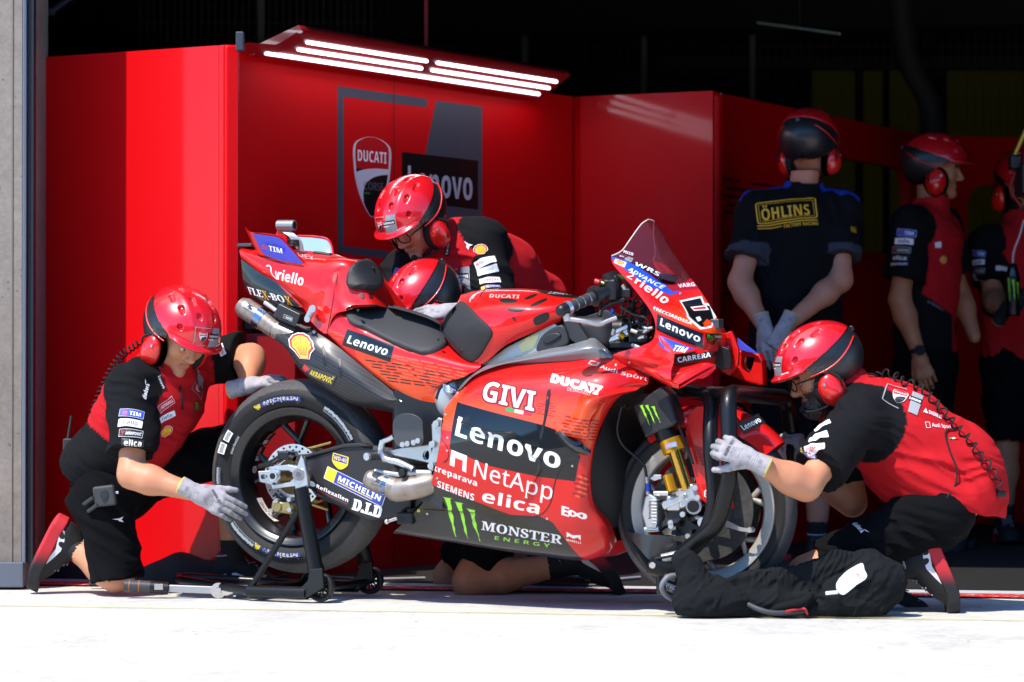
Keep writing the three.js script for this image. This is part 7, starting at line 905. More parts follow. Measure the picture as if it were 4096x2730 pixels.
{ // mechanic leaning over behind the seat
  const J = { hc: P(1655, 885, -0.86), ch: P(1800, 1050, -1.0), pv: P(2090, 1240, -1.35), sN: P(1930, 970, -0.96), sF: P(1625, 1090, -1.02), eN: P(1985, 1300, -0.82), wN: P(1830, 1420, -0.62), eF: P(1560, 1290, -0.9), wF: P(1600, 1450, -0.8), hN: P(2180, 1370, -1.4), hF: P(2080, 1390, -1.45), kN: P(2200, 1800, -1.35), kF: P(2080, 1820, -1.4), aN: P(2220, 2200, -1.5), aF: P(2080, 2200, -1.5), tN: V(-0.5, 0, 0.8), tF: V(-0.5, 0, 0.8), uN: V(0, 1, 0), uF: V(0, 1, 0) };
  const t = buildPerson('mechanic with glasses leaning over the bike seat in front of the logo wall', J, { skin: SK2, hair: col(0x8a5a34), look: V(-0.5, -0.62, 0.6), up: V(-0.3, 0.9, 0.25), sleeve: 0.85, moustache: true, glasses: true, mic: 1, beardColor: col(0xa0693c), yoke: 0.12, bulk: [[P(1960, 1090, -1.15), V(0.17, 0.15, 0.17)]], foldDir: V(0.4, 1, 0.2) });
  for (const [px, py, k, w, h, a] of [[1922, 1000, 'shell', .055, .05, -8], [1938, 1045, 'netapp', .08, .034, -20], [1950, 1082, 'unipol', .08, .034, -16], [1960, 1120, 'carrera', .08, .03, -14], [1965, 1146, 'mich', .07, .014, -12], [1868, 980, 'arrow', .036, .03, 40], [1790, 995, 'lenovo', .05, .018, -82], [1830, 1110, 'team', .1, .08, -8], [1602, 1090, 'tim', .05, .03, 20], [1600, 1120, 'riello', .05, .03, 20]]) patch(t, px, py, k, w, h, a);
}
{ // mechanic crouched behind the bike, only helmet, hand and leg in view
  const J = { hc: P(1705, 1225, -0.62), ch: P(1850, 1430, -0.72), pv: P(2080, 1890, -0.68), sN: P(1860, 1430, -0.52), sF: P(1800, 1400, -0.88), eN: P(1930, 1620, -0.5), wN: P(1805, 1265, -0.22), eF: P(1750, 1640, -0.9), wF: P(1650, 1500, -0.8), hN: P(2060, 1960, -0.56), hF: P(2080, 1960, -0.82), kN: P(1880, 2325, -0.46), aN: P(2290, 2255, -0.46), kF: P(1800, 2310, -0.9), aF: P(2200, 2240, -0.95), tN: P(2440, 2370, -0.46).sub(P(2320, 2230, -0.46)), uN: V(-0.8, 0.35, 0), tF: V(0.8, -0.6, 0), uF: V(-0.8, 0.3, 0) };
  const t = buildPerson('mechanic crouching behind the bike with a gloved hand on the seat', J, { skin: SK3, look: V(-0.72, -0.62, 0.3), up: V(-0.45, 0.9, 0), mic: 0 });
  glove(t, P(1812, 1248, -0.14), V(-0.97, -0.06, 0.16), V(-0.1, 0.8, 0.6), { curl: [[.25, .25, .2], [.3, .3, .2], [.3, .3, .2], [.35, .3, .2]], side: 1, thumb: [0.45, 0.3, 0.2], spread: 0.05 }, { print: 0 });
}
{ // mechanic kneeling at the front wheel
  const J = { hc: P(3285, 1488, 0.24), ch: P(3500, 1700, 0.22), pv: P(3800, 1990, 0.24), nb: P(3400, 1580, 0.23), sN: P(3440, 1680, 0.4), sF: P(3390, 1640, 0.04), eN: P(3225, 1945, 0.6), wN: P(3000, 1835, 0.68), eF: P(3410, 2010, 0.02), wF: P(3215, 1850, 0.0), hN: P(3740, 2050, 0.34), hF: P(3750, 2050, 0.14), kN: P(3225, 2300, 0.3), aN: P(3655, 2265, 0.34), kF: P(3260, 2370, 0.1), aF: P(3560, 2370, 0.08), tN: P(3850, 2430, 0.36).sub(P(3730, 2150, 0.36)), uN: V(-0.85, 0.35, 0), tF: V(1, -0.12, 0), uF: V(-0.1, 1, 0) };
  const t = buildPerson('bearded mechanic kneeling at the front wheel and gripping the stand', J, { skin: SK1, hair: col(0x2a211c), look: V(-0.9, -0.42, 0.12), up: V(-0.32, 0.95, 0.05), beard: true, beardColor: col(0x4a4038), mic: 1, glasses: true, yokes: { N: 0.15, F: 0.05 }, sleeve: 0.74, loose: 0.028, bulk: [[P(3760, 1900, 0.24), V(0.2, 0.2, 0.17)], [P(3620, 1700, 0.22), V(0.12, 0.12, 0.16)], [P(3850, 2030, 0.24), V(0.125, 0.18, 0.16)]], hem: P(3800, 2115, 0.24), hemN: V(-0.1, -0.99, 0), foldDir: V(0.5, 1, 0.2) });
  glove(t, P(2998, 1836, 0.69), V(-0.86, 0.42, -0.1), V(0.15, 0.1, 1), { curl: [[.75, 1.05, .6], [.8, 1.1, .6], [.85, 1.1, .6], [.85, 1.0, .6]], side: -1, thumb: [0.7, 0.3, 0.6], spread: 0.03 }, { print: -64 });
  glove(t, P(3218, 1850, 0.0), V(-0.25, 0.9, 0.1), V(0.9, 0.1, 0.4), { curl: GRIP, side: 1, thumb: [0.5, 0.5, 0.6] });
  for (const [px, py, k, w, h, a] of [[3292, 1655, 'shell', .035, .05, 15], [3288, 1702, 'netapp', .06, .034, -4], [3272, 1745, 'unipol', .066, .034, -4], [3250, 1788, 'carrera', .07, .034, 2], [3232, 1820, 'mich', .06, .018, 2], [3610, 1590, 'scudo', .13, .12, 24], [3730, 1655, 'dainese', .075, .022, 4], [3755, 1705, 'audi', .1, .03, -10], [3815, 1755, 'flag', .03, .006, -6]]) patch(t, px, py, k, w, h, a);
  patch(t, 3440, 2110, 'diadora', .075, .03, 58, t.shortsF);
}
{ // standing crew in the garage
  const Z = -2.3, J = { hc: P(3238, 590, Z), ch: P(3195, 900, Z), pv: P(3180, 1340, Z), sN: P(3035, 850, Z + 0.02), sF: P(3355, 845, Z), eN: P(2960, 1130, Z + 0.12), wN: P(3060, 1315, Z + 0.24), eF: P(3365, 1120, Z + 0.1), wF: P(3140, 1310, Z + 0.24), hN: P(3105, 1440, Z), hF: P(3275, 1440, Z), kN: P(3110, 1830, Z), kF: P(3275, 1830, Z), aN: P(3110, 2165, Z - 0.03), aF: P(3270, 2165, Z - 0.03), tN: V(-0.2, 0, -1), tF: V(0.2, 0, -1), uN: V(0, 1, 0), uF: V(0, 1, 0) };
  const t = buildPerson('man in black polo with yellow lettering standing with hands behind his back', J, { skin: SK2, hair: col(0x2a1d16), look: V(0.42, -0.12, -0.9), mic: 0, plain: true, loose: 0.03, sleeve: 0.66, shirt: (x, y, z, a, b) => { const p = V(x, y, z); const d = p.clone().sub(J.sN.clone().lerp(J.sF, 0.5)); const sh = y > J.sN.y + 0.045 && z < Z + 0.06 && z > Z + 0.03; const tr = (A, E) => p.clone().sub(A).dot(E.clone().sub(A)) / A.distanceToSquared(E) > 0.575 && (a(x, y, z) < 0.012 || b(x, y, z) < 0.012); return sh ? col(0x1d3a9a) : tr(J.sN, J.eN) || tr(J.sF, J.eF) ? col(0x3c3f4a) : col(0x101114); } });
  glove(t, P(3062, 1318, Z + 0.24), V(0.25, -0.9, 0.2), V(-0.2, 0, 1), { curl: RELAX, side: 1, thumb: [0.5, 0.4, 0.4] }, { color: gloveColor(col(0xa39fa3), col(0x7d7c7e)) }); glove(t, P(3138, 1312, Z + 0.26), V(-0.45, -0.85, 0.15), V(0.2, 0, 1), { curl: GRIP, side: -1, thumb: [0.6, 0.5, 0.5] }, { color: gloveColor(col(0xa39fa3), col(0x7d7c7e)) });
  patch(t, 3148, 855, 'ohlins', .26, .145, -6); patch(t, 3415, 920, 'ohlins', .03, .03, 0);
}
{ const Z = -3.0, J = { hc: P(3745, 680, Z), ch: P(3715, 960, Z), pv: P(3700, 1380, Z), sN: P(3640, 905, Z + 0.17), sF: P(3760, 905, Z - 0.17), eN: P(3600, 1200, Z + 0.2), wN: P(3680, 1430, Z + 0.22), eF: P(3840, 1180, Z - 0.2), wF: P(3900, 1350, Z - 0.1), hN: P(3690, 1470, Z + 0.09), hF: P(3720, 1470, Z - 0.09), kN: P(3700, 1830, Z + 0.09), kF: P(3730, 1830, Z - 0.09), aN: P(3690, 2120, Z + 0.09), aF: P(3730, 2120, Z - 0.09), tN: V(1, 0, 0.2), tF: V(1, 0, 0), uN: V(0, 1, 0), uF: V(0, 1, 0) };
  const t = buildPerson('man in red team shirt seen in profile beside the garage wall', J, { skin: SK3, hair: col(0x3a2a20), look: V(0.95, -0.08, 0.22), mic: 0, stubble: true, plain: true, sleeve: 0.7, alsoBlack: (p) => p.y < lerp(P(3620, 1150, Z).y, P(3800, 1265, Z).y, (p.x - P(3620, 1150, Z).x) / (P(3800, 1265, Z).x - P(3620, 1150, Z).x)) && p.x < P(3800, 1265, Z).x });
  const w = J.wN; addHand(t, w, V(0.3, -0.95, 0.05), V(-0.2, 0, 1), { curl: RELAX, side: 1, thumb: [0.45, 0.3, 0.3], r: 0.0088 }, 'hand', skinMat, skinHand(SK3)).mesh.position.sub(t.base);
  mesh('watch', [tf(new THREE.TorusGeometry(0.033, 0.008, 8, 24), w.clone().add(V(-0.012, 0.03, 0)).sub(t.base), [Math.PI / 2, 0.2, 0]), tf(new THREE.CylinderGeometry(0.023, 0.023, 0.012, 24), w.clone().add(V(-0.004, 0.03, 0.036)).sub(t.base), [Math.PI / 2, 0, 0])], strapMat, t);
  for (const [px, py, k, ww, h, a] of [[3625, 932, 'tim', .08, .036, 6], [3615, 965, 'riello', .08, .034, 6], [3605, 1000, 'akra', .08, .032, 8], [3600, 1032, 'elica', .08, .03, 6], [3595, 1056, 'mich', .08, .014, 6], [3752, 980, 'white', .028, .03, 0], [3776, 1040, 'shell', .04, .04, 0]]) patch(t, px, py, k, ww, h, a);
  patch(t, 3745, 1225, 'esposito', .09, .018, 24); }
{ const Z = -3.4, J = { hc: P(4085, 745, Z), ch: P(4090, 1010, Z), pv: P(4080, 1400, Z), sN: P(3950, 985, Z + 0.06), sF: P(4240, 985, Z), eN: P(3975, 1200, Z + 0.14), wN: P(4020, 1245, Z + 0.36), eF: P(4280, 1220, Z), wF: P(4240, 1400, Z), hN: P(4020, 1470, Z), hF: P(4160, 1470, Z), kN: P(4020, 1800, Z), kF: P(4160, 1800, Z), aN: P(4020, 2085, Z), aF: P(4160, 2085, Z), tN: V(0, 0, 1), tF: V(0, 0, 1), uN: V(0, 1, 0), uF: V(0, 1, 0) };
  const t = buildPerson('bearded man in red and black shirt at the right edge of the garage', J, { skin: SK3, hair: col(0x1c1512), look: V(0.2, -0.3, 0.93), mic: 0, beard: true, beardColor: col(0x1e1713), plain: true });
  glove(t, J.wN, V(0.25, 0.5, 0.5), V(-0.9, 0.2, 0.3), { curl: GRIP, side: -1, thumb: [0.6, 0.5, 0.5] }, { color: gloveColor(col(0x1c1d20), col(0x17181a)) });
  for (const [px, py, k, ww, h, a] of [[3915, 1015, 'tim', .07, .032, 6], [3912, 1050, 'riello', .07, .03, 6], [3910, 1085, 'akra', .07, .03, 6], [3905, 1115, 'elica', .07, .03, 6], [4010, 1075, 'white', .06, .025, 0]]) patch(t, px, py, k, ww, h, a);
  const b = thing('drink_bottle', 'black drink bottle with green claw mark and white straw', 'bottle'), c = P(4052, 1165, Z + 0.42); b.position.copy(c); const g = new THREE.LatheGeometry([[0, -0.11], [0.03, -0.11], [0.033, -0.1], [0.033, 0.06], [0.022, 0.1], [0.018, 0.12], [0, 0.12]].map((p) => new THREE.Vector2(...p)), 28); mesh('flask', g, phys(0x0b0c0d, 0.3, { clearcoat: 0.6 }), b); mesh('straw', tube([V(0, 0.1, 0), V(0.005, 0.17, 0), V(0.03, 0.24, 0), V(0.05, 0.31, 0)], 0.004, 20, 8), std(0xd8d4d8, 0.5), b); const uv = cellUV('clawOnly'); mesh('claw_print', gridGeo([0, 1].map((j) => Array.from({ length: 7 }, (_, i) => { const a = lerp(-0.9, 0.9, i / 6); return V(Math.sin(a) * 0.0338, 0.055 - j * 0.1, Math.cos(a) * 0.0338); })), (p, s, q) => uv(s, 1 - q)), stickerMat, b);
  const cam = thing('broadcast_camera', 'black broadcast camera with yellow tube at the photo edge', 'camera'), Zc = -2.4; mesh('body', [tf(rbox(0.12, 0.14, 0.2, 0.015), P(4130, 720, Zc)), tf(rbox(0.05, 0.06, 0.08, 0.01), P(4062, 650, Zc))], black, cam); mesh('handle_tube', rod(P(4052, 640, Zc), P(4105, 520, Zc), 0.009), std(0xc9a536, 0.3, 0.4), cam); mesh('cable', tube([P(4062, 690, Zc), P(4045, 760, Zc), P(4090, 830, Zc)], 0.006, 20, 8), std(0x8e1518, 0.5), cam); }
// ---------------------------------------------------------------- stands, tools, tyre warmer, radio gear, cables
const kL = crop(0, 1900, 1.681), kW = crop(2600, 1900, 1.573);
const W3 = (q, lat) => bike.localToWorld(B(q[0], q[1], lat));
{ const t = thing('rear_paddock_stand', 'black tubular paddock stand lifting the rear wheel', 'stand'), NL = .185, FL = -.185;
  const wheel = (c, ax) => { const w = part('wheel', t), g = new THREE.LatheGeometry([[0.034, -0.014], [0.048, -0.013], [0.0495, -0.006], [0.0495, 0.006], [0.048, 0.013], [0.034, 0.014], [0.034, -0.014]].map((p) => new THREE.Vector2(...p)), 48), q = quatTo(ax); mesh('tyre', tf(g, c, q), rubber, w); mesh('hub', tf(new THREE.CylinderGeometry(0.012, 0.012, 0.03, 16), c, q), black, w); for (let i = 0; i < 12; i++) { const a = (i / 12) * 6.283, e = V(Math.cos(a) * 0.035, 0, Math.sin(a) * 0.035).applyQuaternion(q); mesh('spoke', rod(c, c.clone().add(e), 0.003, 0.003, 6), black, w); } mesh('axle_bolt', tf(new THREE.CylinderGeometry(0.006, 0.006, 0.034, 12), c, q), aluRough, w); };
  const side = (lat, dx) => { const top = W3(kR(600, 775), NL), base = W3(kR(690, 1262), NL), off = bAZ.clone().multiplyScalar(lat - NL); top.add(off); base.add(off); mesh('upright', [rod(top, base, 0.026, 0.026, 20), rod(base, base.clone().add(base.clone().sub(top).setLength(0.02)), 0.029, 0.029, 20)], blackTube, t);
    const w = W3(kR(715, 1380), NL).add(off); w.y = 0.05; wheel(w.clone().addScaledVector(bAZ, -0.012), bAZ); const arm = [W3(kR(640, 1290), NL).add(off), W3(kR(700, 1290), NL).add(off), W3(kR(705, 1380), NL).add(off), W3(kR(620, 1465), NL).add(off), W3(kR(585, 1410), NL).add(off)], g = plate([[0.0, 0.05], [0.045, 0.055], [0.05, -0.01], [-0.02, -0.05], [-0.045, -0.02], [-0.01, 0.01]], 0.012, 0.002); mesh('wheel_bracket', tf(g, w.clone().add(V(-0.02, 0.012, 0)).addScaledVector(bAZ, 0.016), [0, -YAW, 0]), black, t);
    const foot = W3(kR(275, 1395), NL).add(off); foot.y = 0.03; mesh('strut', rod(W3(kR(575, 935), NL).add(off), foot, 0.011), blackTube, t); return { top, base, w, foot }; };
  const n = side(NL), f = side(FL); const lowN = [n.foot.clone().setY(0.028), n.w.clone().add(V(-0.04, 0, 0)).setY(0.03)], lowF = [f.foot.clone().setY(0.028), f.w.clone().add(V(-0.04, 0, 0)).setY(0.03)];
  mesh('base_tube', rod(lowN[0], lowN[1], 0.022, 0.022, 18), blackTube, t); mesh('base_tube', rod(lowF[0], lowF[1], 0.022, 0.022, 18), blackTube, t); mesh('cross_tube', rod(lowN[0].clone().add(V(0.01, 0.0, 0)), lowF[0].clone().add(V(0.01, 0, 0)), 0.02), blackTube, t); mesh('axle_tube', rod(n.w.clone().setY(0.045), f.w.clone().setY(0.045), 0.012), blackTube, t);
  mesh('handle', bentTube([n.foot.clone().setY(0.03), W3(kL(1200, 712), .05).setY(0.05), W3(kL(1215, 690), -.1).setY(0.05), f.foot.clone().setY(0.03)], 0.015, 0.03), blackTube, t);
  mesh('lift_bracket', [(() => { const g = plate(flatPx([kR(565, 680), kR(605, 562), kR(625, 600), kR(645, 700), kR(650, 760), kR(570, 782), kR(562, 740)], .18), 0.02, 0.003); g.translate(0, 0, .175); return g.applyMatrix4(bike.matrixWorld); })(), rod(W3(kR(585, 690), .12), W3(kR(585, 690), .195), 0.021)], alu, t); mesh('bracket_bolt', rod(W3(kR(585, 690), .195), W3(kR(585, 690), .2), 0.01), steel, t); }
{ const t = thing('front_paddock_stand', 'black tubular front stand held against the front wheel', 'stand');
  const NZ = 0.6, pts = (a) => a.map(([x, y, z]) => P(...kE(x, y), z));
  mesh('near_frame', bentTube(pts([[1385, 640, -0.05], [1335, 225, 0.0], [960, 190, 0.56], [975, 700, 0.62], [905, 1010, 0.56], [690, 1190, 0.44], [560, 1290, 0.4]]), 0.0275, 0.06), blackTube, t); mesh('inner_frame', bentTube(pts([[600, 165, 0.2], [860, 205, 0.42], [845, 470, 0.5], [880, 900, 0.52], [800, 1120, 0.44], [600, 1290, 0.38]]), 0.0245, 0.06), blackTube, t);
  mesh('far_tube', bentTube(pts([[590, 160, 0.15], [1000, 260, 0.02], [1180, 420, -0.1], [1230, 700, -0.12]]), 0.018, 0.05), blackTube, t); mesh('top_bar', rod(P(...kE(620, 180), 0.15), P(...kE(960, 195), 0.5), 0.022), blackTube, t);
  mesh('foot_tube', [rod(P(...kE(465, 1270), 0.46), P(...kE(640, 1320), 0.46), 0.03, 0.03, 20)], blackTube, t); mesh('foot_sleeve', rod(P(...kE(545, 1238), 0.46), P(...kE(650, 1215), 0.46), 0.018), aluRough, t); mesh('foot_bolt', tf(new THREE.CylinderGeometry(0.01, 0.01, 0.07, 14), P(...kE(482, 1270), 0.465), [Math.PI / 2, 0, 0]), steel, t); mesh('foot_bolt', tf(new THREE.CylinderGeometry(0.008, 0.008, 0.07, 14), P(...kE(570, 1340), 0.465), [Math.PI / 2, 0, 0]), steel, t); mesh('foot_plate', tf(rbox(0.09, 0.008, 0.06, 0.002), P(...kE(580, 1215), 0.45), [0, 0, 0.2]), black, t); mesh('foot_leg', tf(rbox(0.03, 0.1, 0.05, 0.01), P(...kE(540, 1360), 0.44)), black, t); }
{ const t = thing('torque_wrench', 'chrome torque wrench with black and orange grip lying on the ground', 'wrench'), at = (x, y) => P(...kL(x, y), -0.3).setZ(0).setZ(-0.27), g = (x, y) => { const p = P(...kL(x, y), -0.27); return p; };
  const a = g(835, 745), b = g(1010, 755), c = g(1130, 765), d = g(1470, 790), e = g(1660, 790), low = Math.min(a.y, e.y); const drop = (p) => V(p.x, Math.max(0.024, p.y), p.z); const A = drop(a), Bq = drop(b), C = drop(c), D = drop(d), E = drop(e);
  mesh('grip', [rod(A, Bq, 0.021, 0.021, 20)], std(0x3b3c3f, 0.5), t); for (const k of [0.18, 0.55]) mesh('orange_ring', rod(A.clone().lerp(Bq, k), A.clone().lerp(Bq, k + 0.03), 0.0215), std(0xb4602c, 0.5), t); mesh('collar', rod(Bq, C, 0.022, 0.021, 20), black, t); mesh('scale_window', tf(rbox(0.03, 0.02, 0.005, 0.001), Bq.clone().lerp(C, 0.5).add(V(0, 0.004, 0.02))), alu, t); mesh('shaft', tf(rbox(D.distanceTo(C), 0.026, 0.018, 0.004), C.clone().lerp(D, 0.5), quatTo(D.clone().sub(C), V(1, 0, 0))), aluRough, t); mesh('head', [tf(new THREE.CylinderGeometry(0.027, 0.027, 0.03, 24), D, [Math.PI / 2, 0, 0]), tf(rbox(0.02, 0.02, 0.01, 0.002), D.clone().add(V(0, 0, 0.02)))], steel, t); mesh('socket', [rod(D.clone().add(V(0.015, 0, 0)), D.clone().add(V(0.05, 0, 0)), 0.022), rod(D.clone().add(V(0.05, 0, 0)), D.clone().add(V(0.06, 0, 0)), 0.018), rod(D.clone().add(V(0.06, 0, 0)), D.clone().add(V(0.115, 0, 0)), 0.024)], steel, t); }
const fabricBump = noiseTex(128, 128, (u, v, N) => [N(64)(u, v) * 0.6 + N(128, 2)(u, v) * 0.4]);
{ // tyre warmer lying in front of the front wheel
  const t = thing('tyre_warmer', 'black fabric tyre warmer with white patch lying in front of the front wheel', 'tyre warmer'), g = (x, y, z) => P(...kW(x, y + 18 * sstep(860, 600, y)), z), Z = 0.53;
  const fs = [sdCone(g(300, 770, Z), g(440, 775, Z), 0.056, 0.052), sdCone(g(265, 640, Z), g(320, 730, Z), 0.036, 0.062), sdCone(g(215, 525, Z), g(250, 590, Z), 0.02, 0.026), sdCone(g(570, 820, Z), g(420, 780, Z), 0.02, 0.055), sdCone(g(240, 810, Z), g(540, 825, Z), 0.03, 0.025), sdCone(g(195, 515, Z), g(250, 530, Z), 0.018, 0.02)], lump = union(fs, 0.045);
  const folds = (x, y, z, k) => { const w = 0.06 * noise3(x * 9, y * 9, z * 9), r = (q) => 1 - Math.abs(q); return 0.012 * noise3(x * 9, y * 9, z * 9 + 2) - 0.013 * r(noise3((x + y * 0.6 + w) * 14, (y - x * 0.3 - w) * 8, z * 12)) + 0.008 - 0.007 * r(noise3((x - y + w) * 30, (y + w) * 17, z * 30 + 5)) + 0.002 * noise3(x * 90, y * 90, z * 90) + 0.003 * Math.sin((x * 0.5 + w) * 520) * sstep(0.22, 0.27, y); };
  const gather = (x, y, z) => folds(x, y, z, 0.2);
  const clothB = phys(0x1a1c1e, 0.95, { specularIntensity: 0.25, bumpMap: fabricBump, bumpScale: 0.0006 });
  mesh('left_pouch', surfaceNet((x, y, z) => Math.max(lump(x, y, z) + gather(x, y, z), 0.004 - y), ...bounds([g(150, 480, Z), g(620, 860, Z)], 0.13), 0.007), clothB, t);
const band = union([sdFlat(g(520, 735, Z - 0.02), g(860, 680, Z - 0.02), 0.05, 0.056, 0.016, 0.018, V(0, 1, 0.2)), sdFlat(g(860, 680, Z - 0.02), g(1200, 630, Z - 0.01), 0.056, 0.064, 0.018, 0.02, V(0, 1, 0.2)), sdFlat(g(1200, 630, Z - 0.01), g(1450, 600, Z), 0.064, 0.066, 0.02, 0.034, V(0, 1, 0.2)), sdCone(g(620, 800, Z - 0.02), g(1000, 800, Z), 0.035, 0.03)], 0.03), ruff = (x, y, z) => folds(x, y, z) + 0.002 * Math.sin(x * 330 + 14 * noise3(x * 9, y * 9, z * 9)) * sstep(0.09, 0.14, y - 0.1 * (x - 0.9));
  mesh('padded_band', surfaceNet((x, y, z) => Math.max(band(x, y, z) + ruff(x, y, z), 0.004 - y), ...bounds([g(480, 560, Z - 0.12), g(1520, 860, Z - 0.1)], 0.14), 0.0075), clothB, t);
  const rl = union([sdEllipsoid(g(1420, 660, Z - 0.02), V(0.088, 0.088, 0.07)), sdCone(g(1420, 510, Z - 0.05), g(1450, 590, Z - 0.02), 0.016, 0.045), sdCone(g(1180, 790, Z), g(1420, 820, Z), 0.035, 0.04), sdCone(g(1000, 860, Z + 0.02), g(1240, 780, Z), 0.012, 0.045), sdCone(g(1230, 700, Z), g(1380, 640, Z), 0.04, 0.06)], 0.05);
  const rf = (x, y, z) => Math.max(rl(x, y, z) + folds(x, y, z) * 1.2, 0.004 - y); mesh('right_pouch', surfaceNet(rf, ...bounds([g(950, 450, Z), g(1620, 880, Z)], 0.13), 0.007), clothB, t);
  decal(rf, ...kW(1265, 660), 'warmpatch', 0.105, 0.07, -24, 0.003, stickerMat, t, 'white_patch'); mesh('cuff_elastic', coil([g(770, 850, Z + 0.02), g(860, 825, Z + 0.05), g(980, 790, Z + 0.06), g(1020, 740, Z + 0.05)], 0.009, 26, 0.005, 400), clothB, t); mesh('white_tag', tf(rbox(0.04, 0.012, 0.004, 0.002), g(1145, 735, Z + 0.09), [0, 0, 0.1]), std(0xd8d6da, 0.6), t);
  mesh('power_cord', tube([g(600, 805, Z + 0.02), g(680, 845, Z + 0.05), g(760, 868, Z + 0.06), g(880, 868, Z + 0.05), g(990, 855, Z + 0.04)].map((p) => p.setY(Math.max(0.009, p.y))), 0.0085, 60, 10), std(0x3a3c40, 0.6), t); mesh('red_trim', tube([g(855, 860, Z + 0.07), g(950, 845, Z + 0.06), g(975, 845, Z + 0.07), g(992, 880, Z + 0.06)].map((p) => p.setY(Math.max(0.006, p.y))), 0.004, 30, 6), std(0xc01c28, 0.6), t);
  mesh('side_cord', tube([g(175, 615, Z), g(110, 630, Z + 0.02), g(75, 690, Z + 0.02), g(100, 750, Z), g(180, 800, Z - 0.02)], 0.009, 50, 10), std(0x6f7074, 0.55), t); }
{ const t = thing('fabric_roll', 'dark grey fabric roll lying along the foot of the red partition', 'fabric roll'), Z = -0.72, g = (x, y) => P(...kL(x, y + 45), Z), f = union([sdCone(g(1080, 650), g(1230, 620), 0.05, 0.065), sdCone(g(1230, 620), g(1420, 640), 0.065, 0.06), sdCone(g(620, 705), g(1080, 660), 0.02, 0.05)], 0.05); mesh('roll', surfaceNet((x, y, z) => Math.max(f(x, y, z) + 0.006 * noise3(x * 18, y * 18, z * 18), 0.008 - y), ...bounds([g(560, 560), g(1500, 720)], 0.14), 0.009), std(0x303236, 0.9), t); }
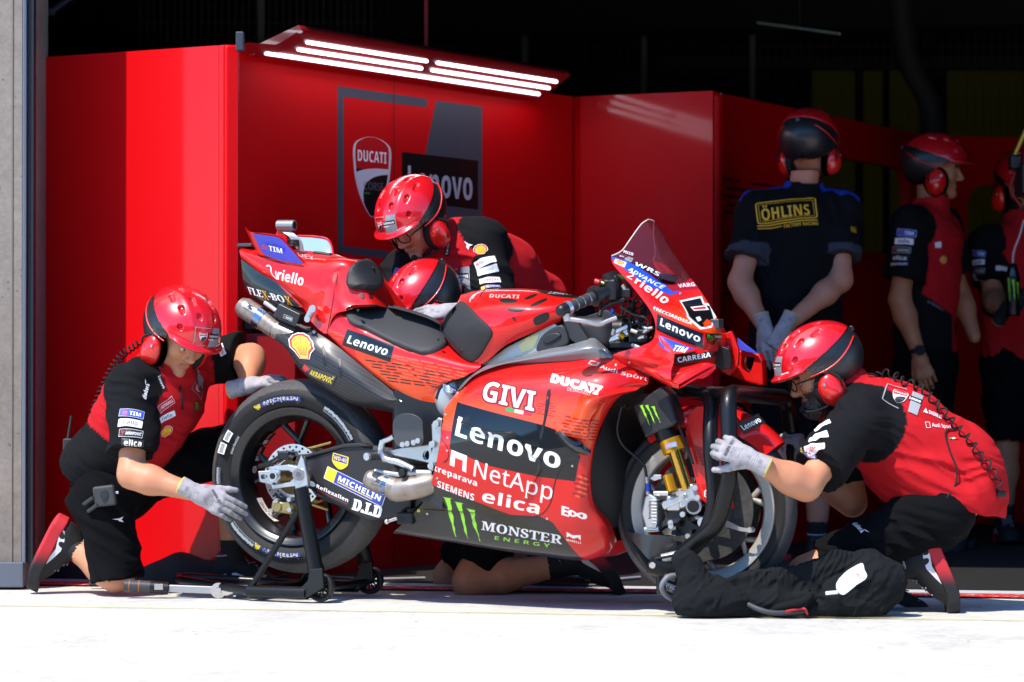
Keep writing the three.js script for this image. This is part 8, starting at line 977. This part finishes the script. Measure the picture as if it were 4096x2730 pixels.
{ // radio, coiled leads and switch box of the two kneeling mechanics
  const r = thing('belt_radio', 'black two-way radio clipped to the kneeling mechanic at the rear', 'radio'), Z = -0.52; mesh('body', tf(rbox(0.034, 0.13, 0.04, 0.006), P(272, 1828, Z)), std(0x2a2c2c, 0.6), r); mesh('antenna', rod(P(271, 1760, Z), P(284, 1665, Z), 0.006, 0.004), std(0x232524, 0.5), r); mesh('knob', tf(new THREE.CylinderGeometry(0.007, 0.007, 0.016, 12), P(300, 1760, Z)), black, r);
  const c1 = thing('coiled_cable', 'black coiled headset cable along the back of the rear mechanic', 'cable', 'coiled headset cables'); const pa = [P(555, 1370, -0.44), P(470, 1440, -0.47), P(420, 1530, -0.48), P(375, 1640, -0.48), P(345, 1740, -0.46), P(322, 1810, -0.44), P(330, 1880, -0.42)]; mesh('coil', coil(pa, 0.0115, 30, 0.0033, 900), strapMat, c1); mesh('lead', tube([P(330, 1880, -0.42), P(300, 1900, -0.45), P(290, 1960, -0.45), P(320, 2040, -0.42), P(380, 1985, -0.33)], 0.004, 40, 6), strapMat, c1); mesh('coil', coil([P(315, 1910, -0.48), P(312, 1980, -0.48), P(308, 2065, -0.48)], 0.008, 24, 0.0035, 400), strapMat, c1);
  const sb = thing('switch_box', 'grey push-to-talk switch box on the hip of the rear mechanic', 'switch box'), c = P(418, 1985, -0.27); mesh('case', tf(rbox(0.082, 0.072, 0.022, 0.01, 3), c, [0.1, -0.3, 0.15]), std(0x33363a, 0.6), sb); mesh('button', tf(new THREE.CylinderGeometry(0.014, 0.016, 0.012, 20), c.clone().add(V(0, 0.004, 0.014)), [Math.PI / 2 + 0.1, 0, 0]), std(0x26282c, 0.5), sb); mesh('screw', tf(new THREE.CylinderGeometry(0.006, 0.006, 0.012, 12), c.clone().add(V(0.042, 0.012, 0.004)), [0, 0, Math.PI / 2]), steel, sb); mesh('cable_gland', [rod(c.clone().add(V(-0.04, -0.006, 0)), c.clone().add(V(-0.075, -0.03, -0.02)), 0.007), rod(c.clone().add(V(-0.025, -0.03, 0)), c.clone().add(V(-0.06, -0.055, -0.02)), 0.007)], std(0x2c2e32, 0.6), sb);
  const c2 = thing('coiled_cable', 'black coiled headset cable across the back of the bearded mechanic', 'cable', 'coiled headset cables'), k4 = crop(3000, 1200, 1.96), f = scene.children.filter((o) => o.name.startsWith('person')).find((o) => /bearded mechanic/.test(o.userData.label)).shirt, on = (x, y, o = 0.014) => { const q = k4(x, y), h = trace(f, CAM, rayDir(...q).normalize()); return h ? h.addScaledVector(grad(f, h, 0.02), o) : P(q[0], q[1], 0.26); };
  const path = [on(1000, 600), on(1090, 610), on(1200, 670), on(1330, 720), on(1440, 830), on(1530, 930), on(1620, 1030), on(1700, 1110), on(1780, 1220), on(1850, 1310), on(1910, 1400), on(1940, 1520)]; mesh('coil', coil(path, 0.013, 17, 0.0032, 900), strapMat, c2); mesh('lead', tube([on(920, 598, 0.008), on(960, 602, 0.008), on(1000, 600)], 0.0035, 16, 6), strapMat, c2); mesh('clip', tf(rbox(0.03, 0.02, 0.016, 0.005), on(1945, 1525)), black, c2); mesh('lead', tube([on(1600, 1020, 0.006), on(1530, 1040, 0.006), on(1560, 1170, 0.006), on(1620, 1320, 0.006), on(1610, 1440, 0.006), on(1540, 1560, 0.006)], 0.003, 40, 6), strapMat, c2); }
for (const [pts, r, lab] of [[[[2100, 2330], [2250, 2318], [2420, 2335], [2560, 2325]], .007, 'grey cable lying under the fairing on the garage threshold'], [[[1300, 2322], [1500, 2330], [1700, 2326]], .006, 'pale cable on the floor beyond the rear stand'], [[[1880, 2352], [2000, 2345], [2200, 2352], [2480, 2356]], .006, 'thin black cable beside the painted red line']]) loneThing('floor_cable', lab, 'cable', tube(pts.map((p) => G(...p).setY(r + 0.005)), r, 60, 8), std(lab.startsWith('thin') ? 0x1c1d20 : 0x8a8d92, 0.5), 'cables on the garage floor');
{ const t = thing('equipment_case', 'dark tool trolley standing against the logo wall behind the seat', 'trolley'); const c = P(1085, 1290, -0.93); mesh('top_tray', tf(rbox(0.2, 0.06, 0.14, 0.01), c), std(0x1a1c20, 0.4), t); mesh('cabinet', tf(rbox(0.19, c.y - 0.05, 0.13, 0.008), V(c.x, (c.y - 0.05) / 2 + 0.01, c.z - 0.01)), std(0x8d0a12, 0.4), t); mesh('handle', rod(P(1050, 1500, -0.93), P(1120, 1500, -0.93), 0.006), steel, t); }
scene.traverse((o) => { if (o.isMesh) o.castShadow = o.receiveShadow = true; });
renderer.render(scene, camera);
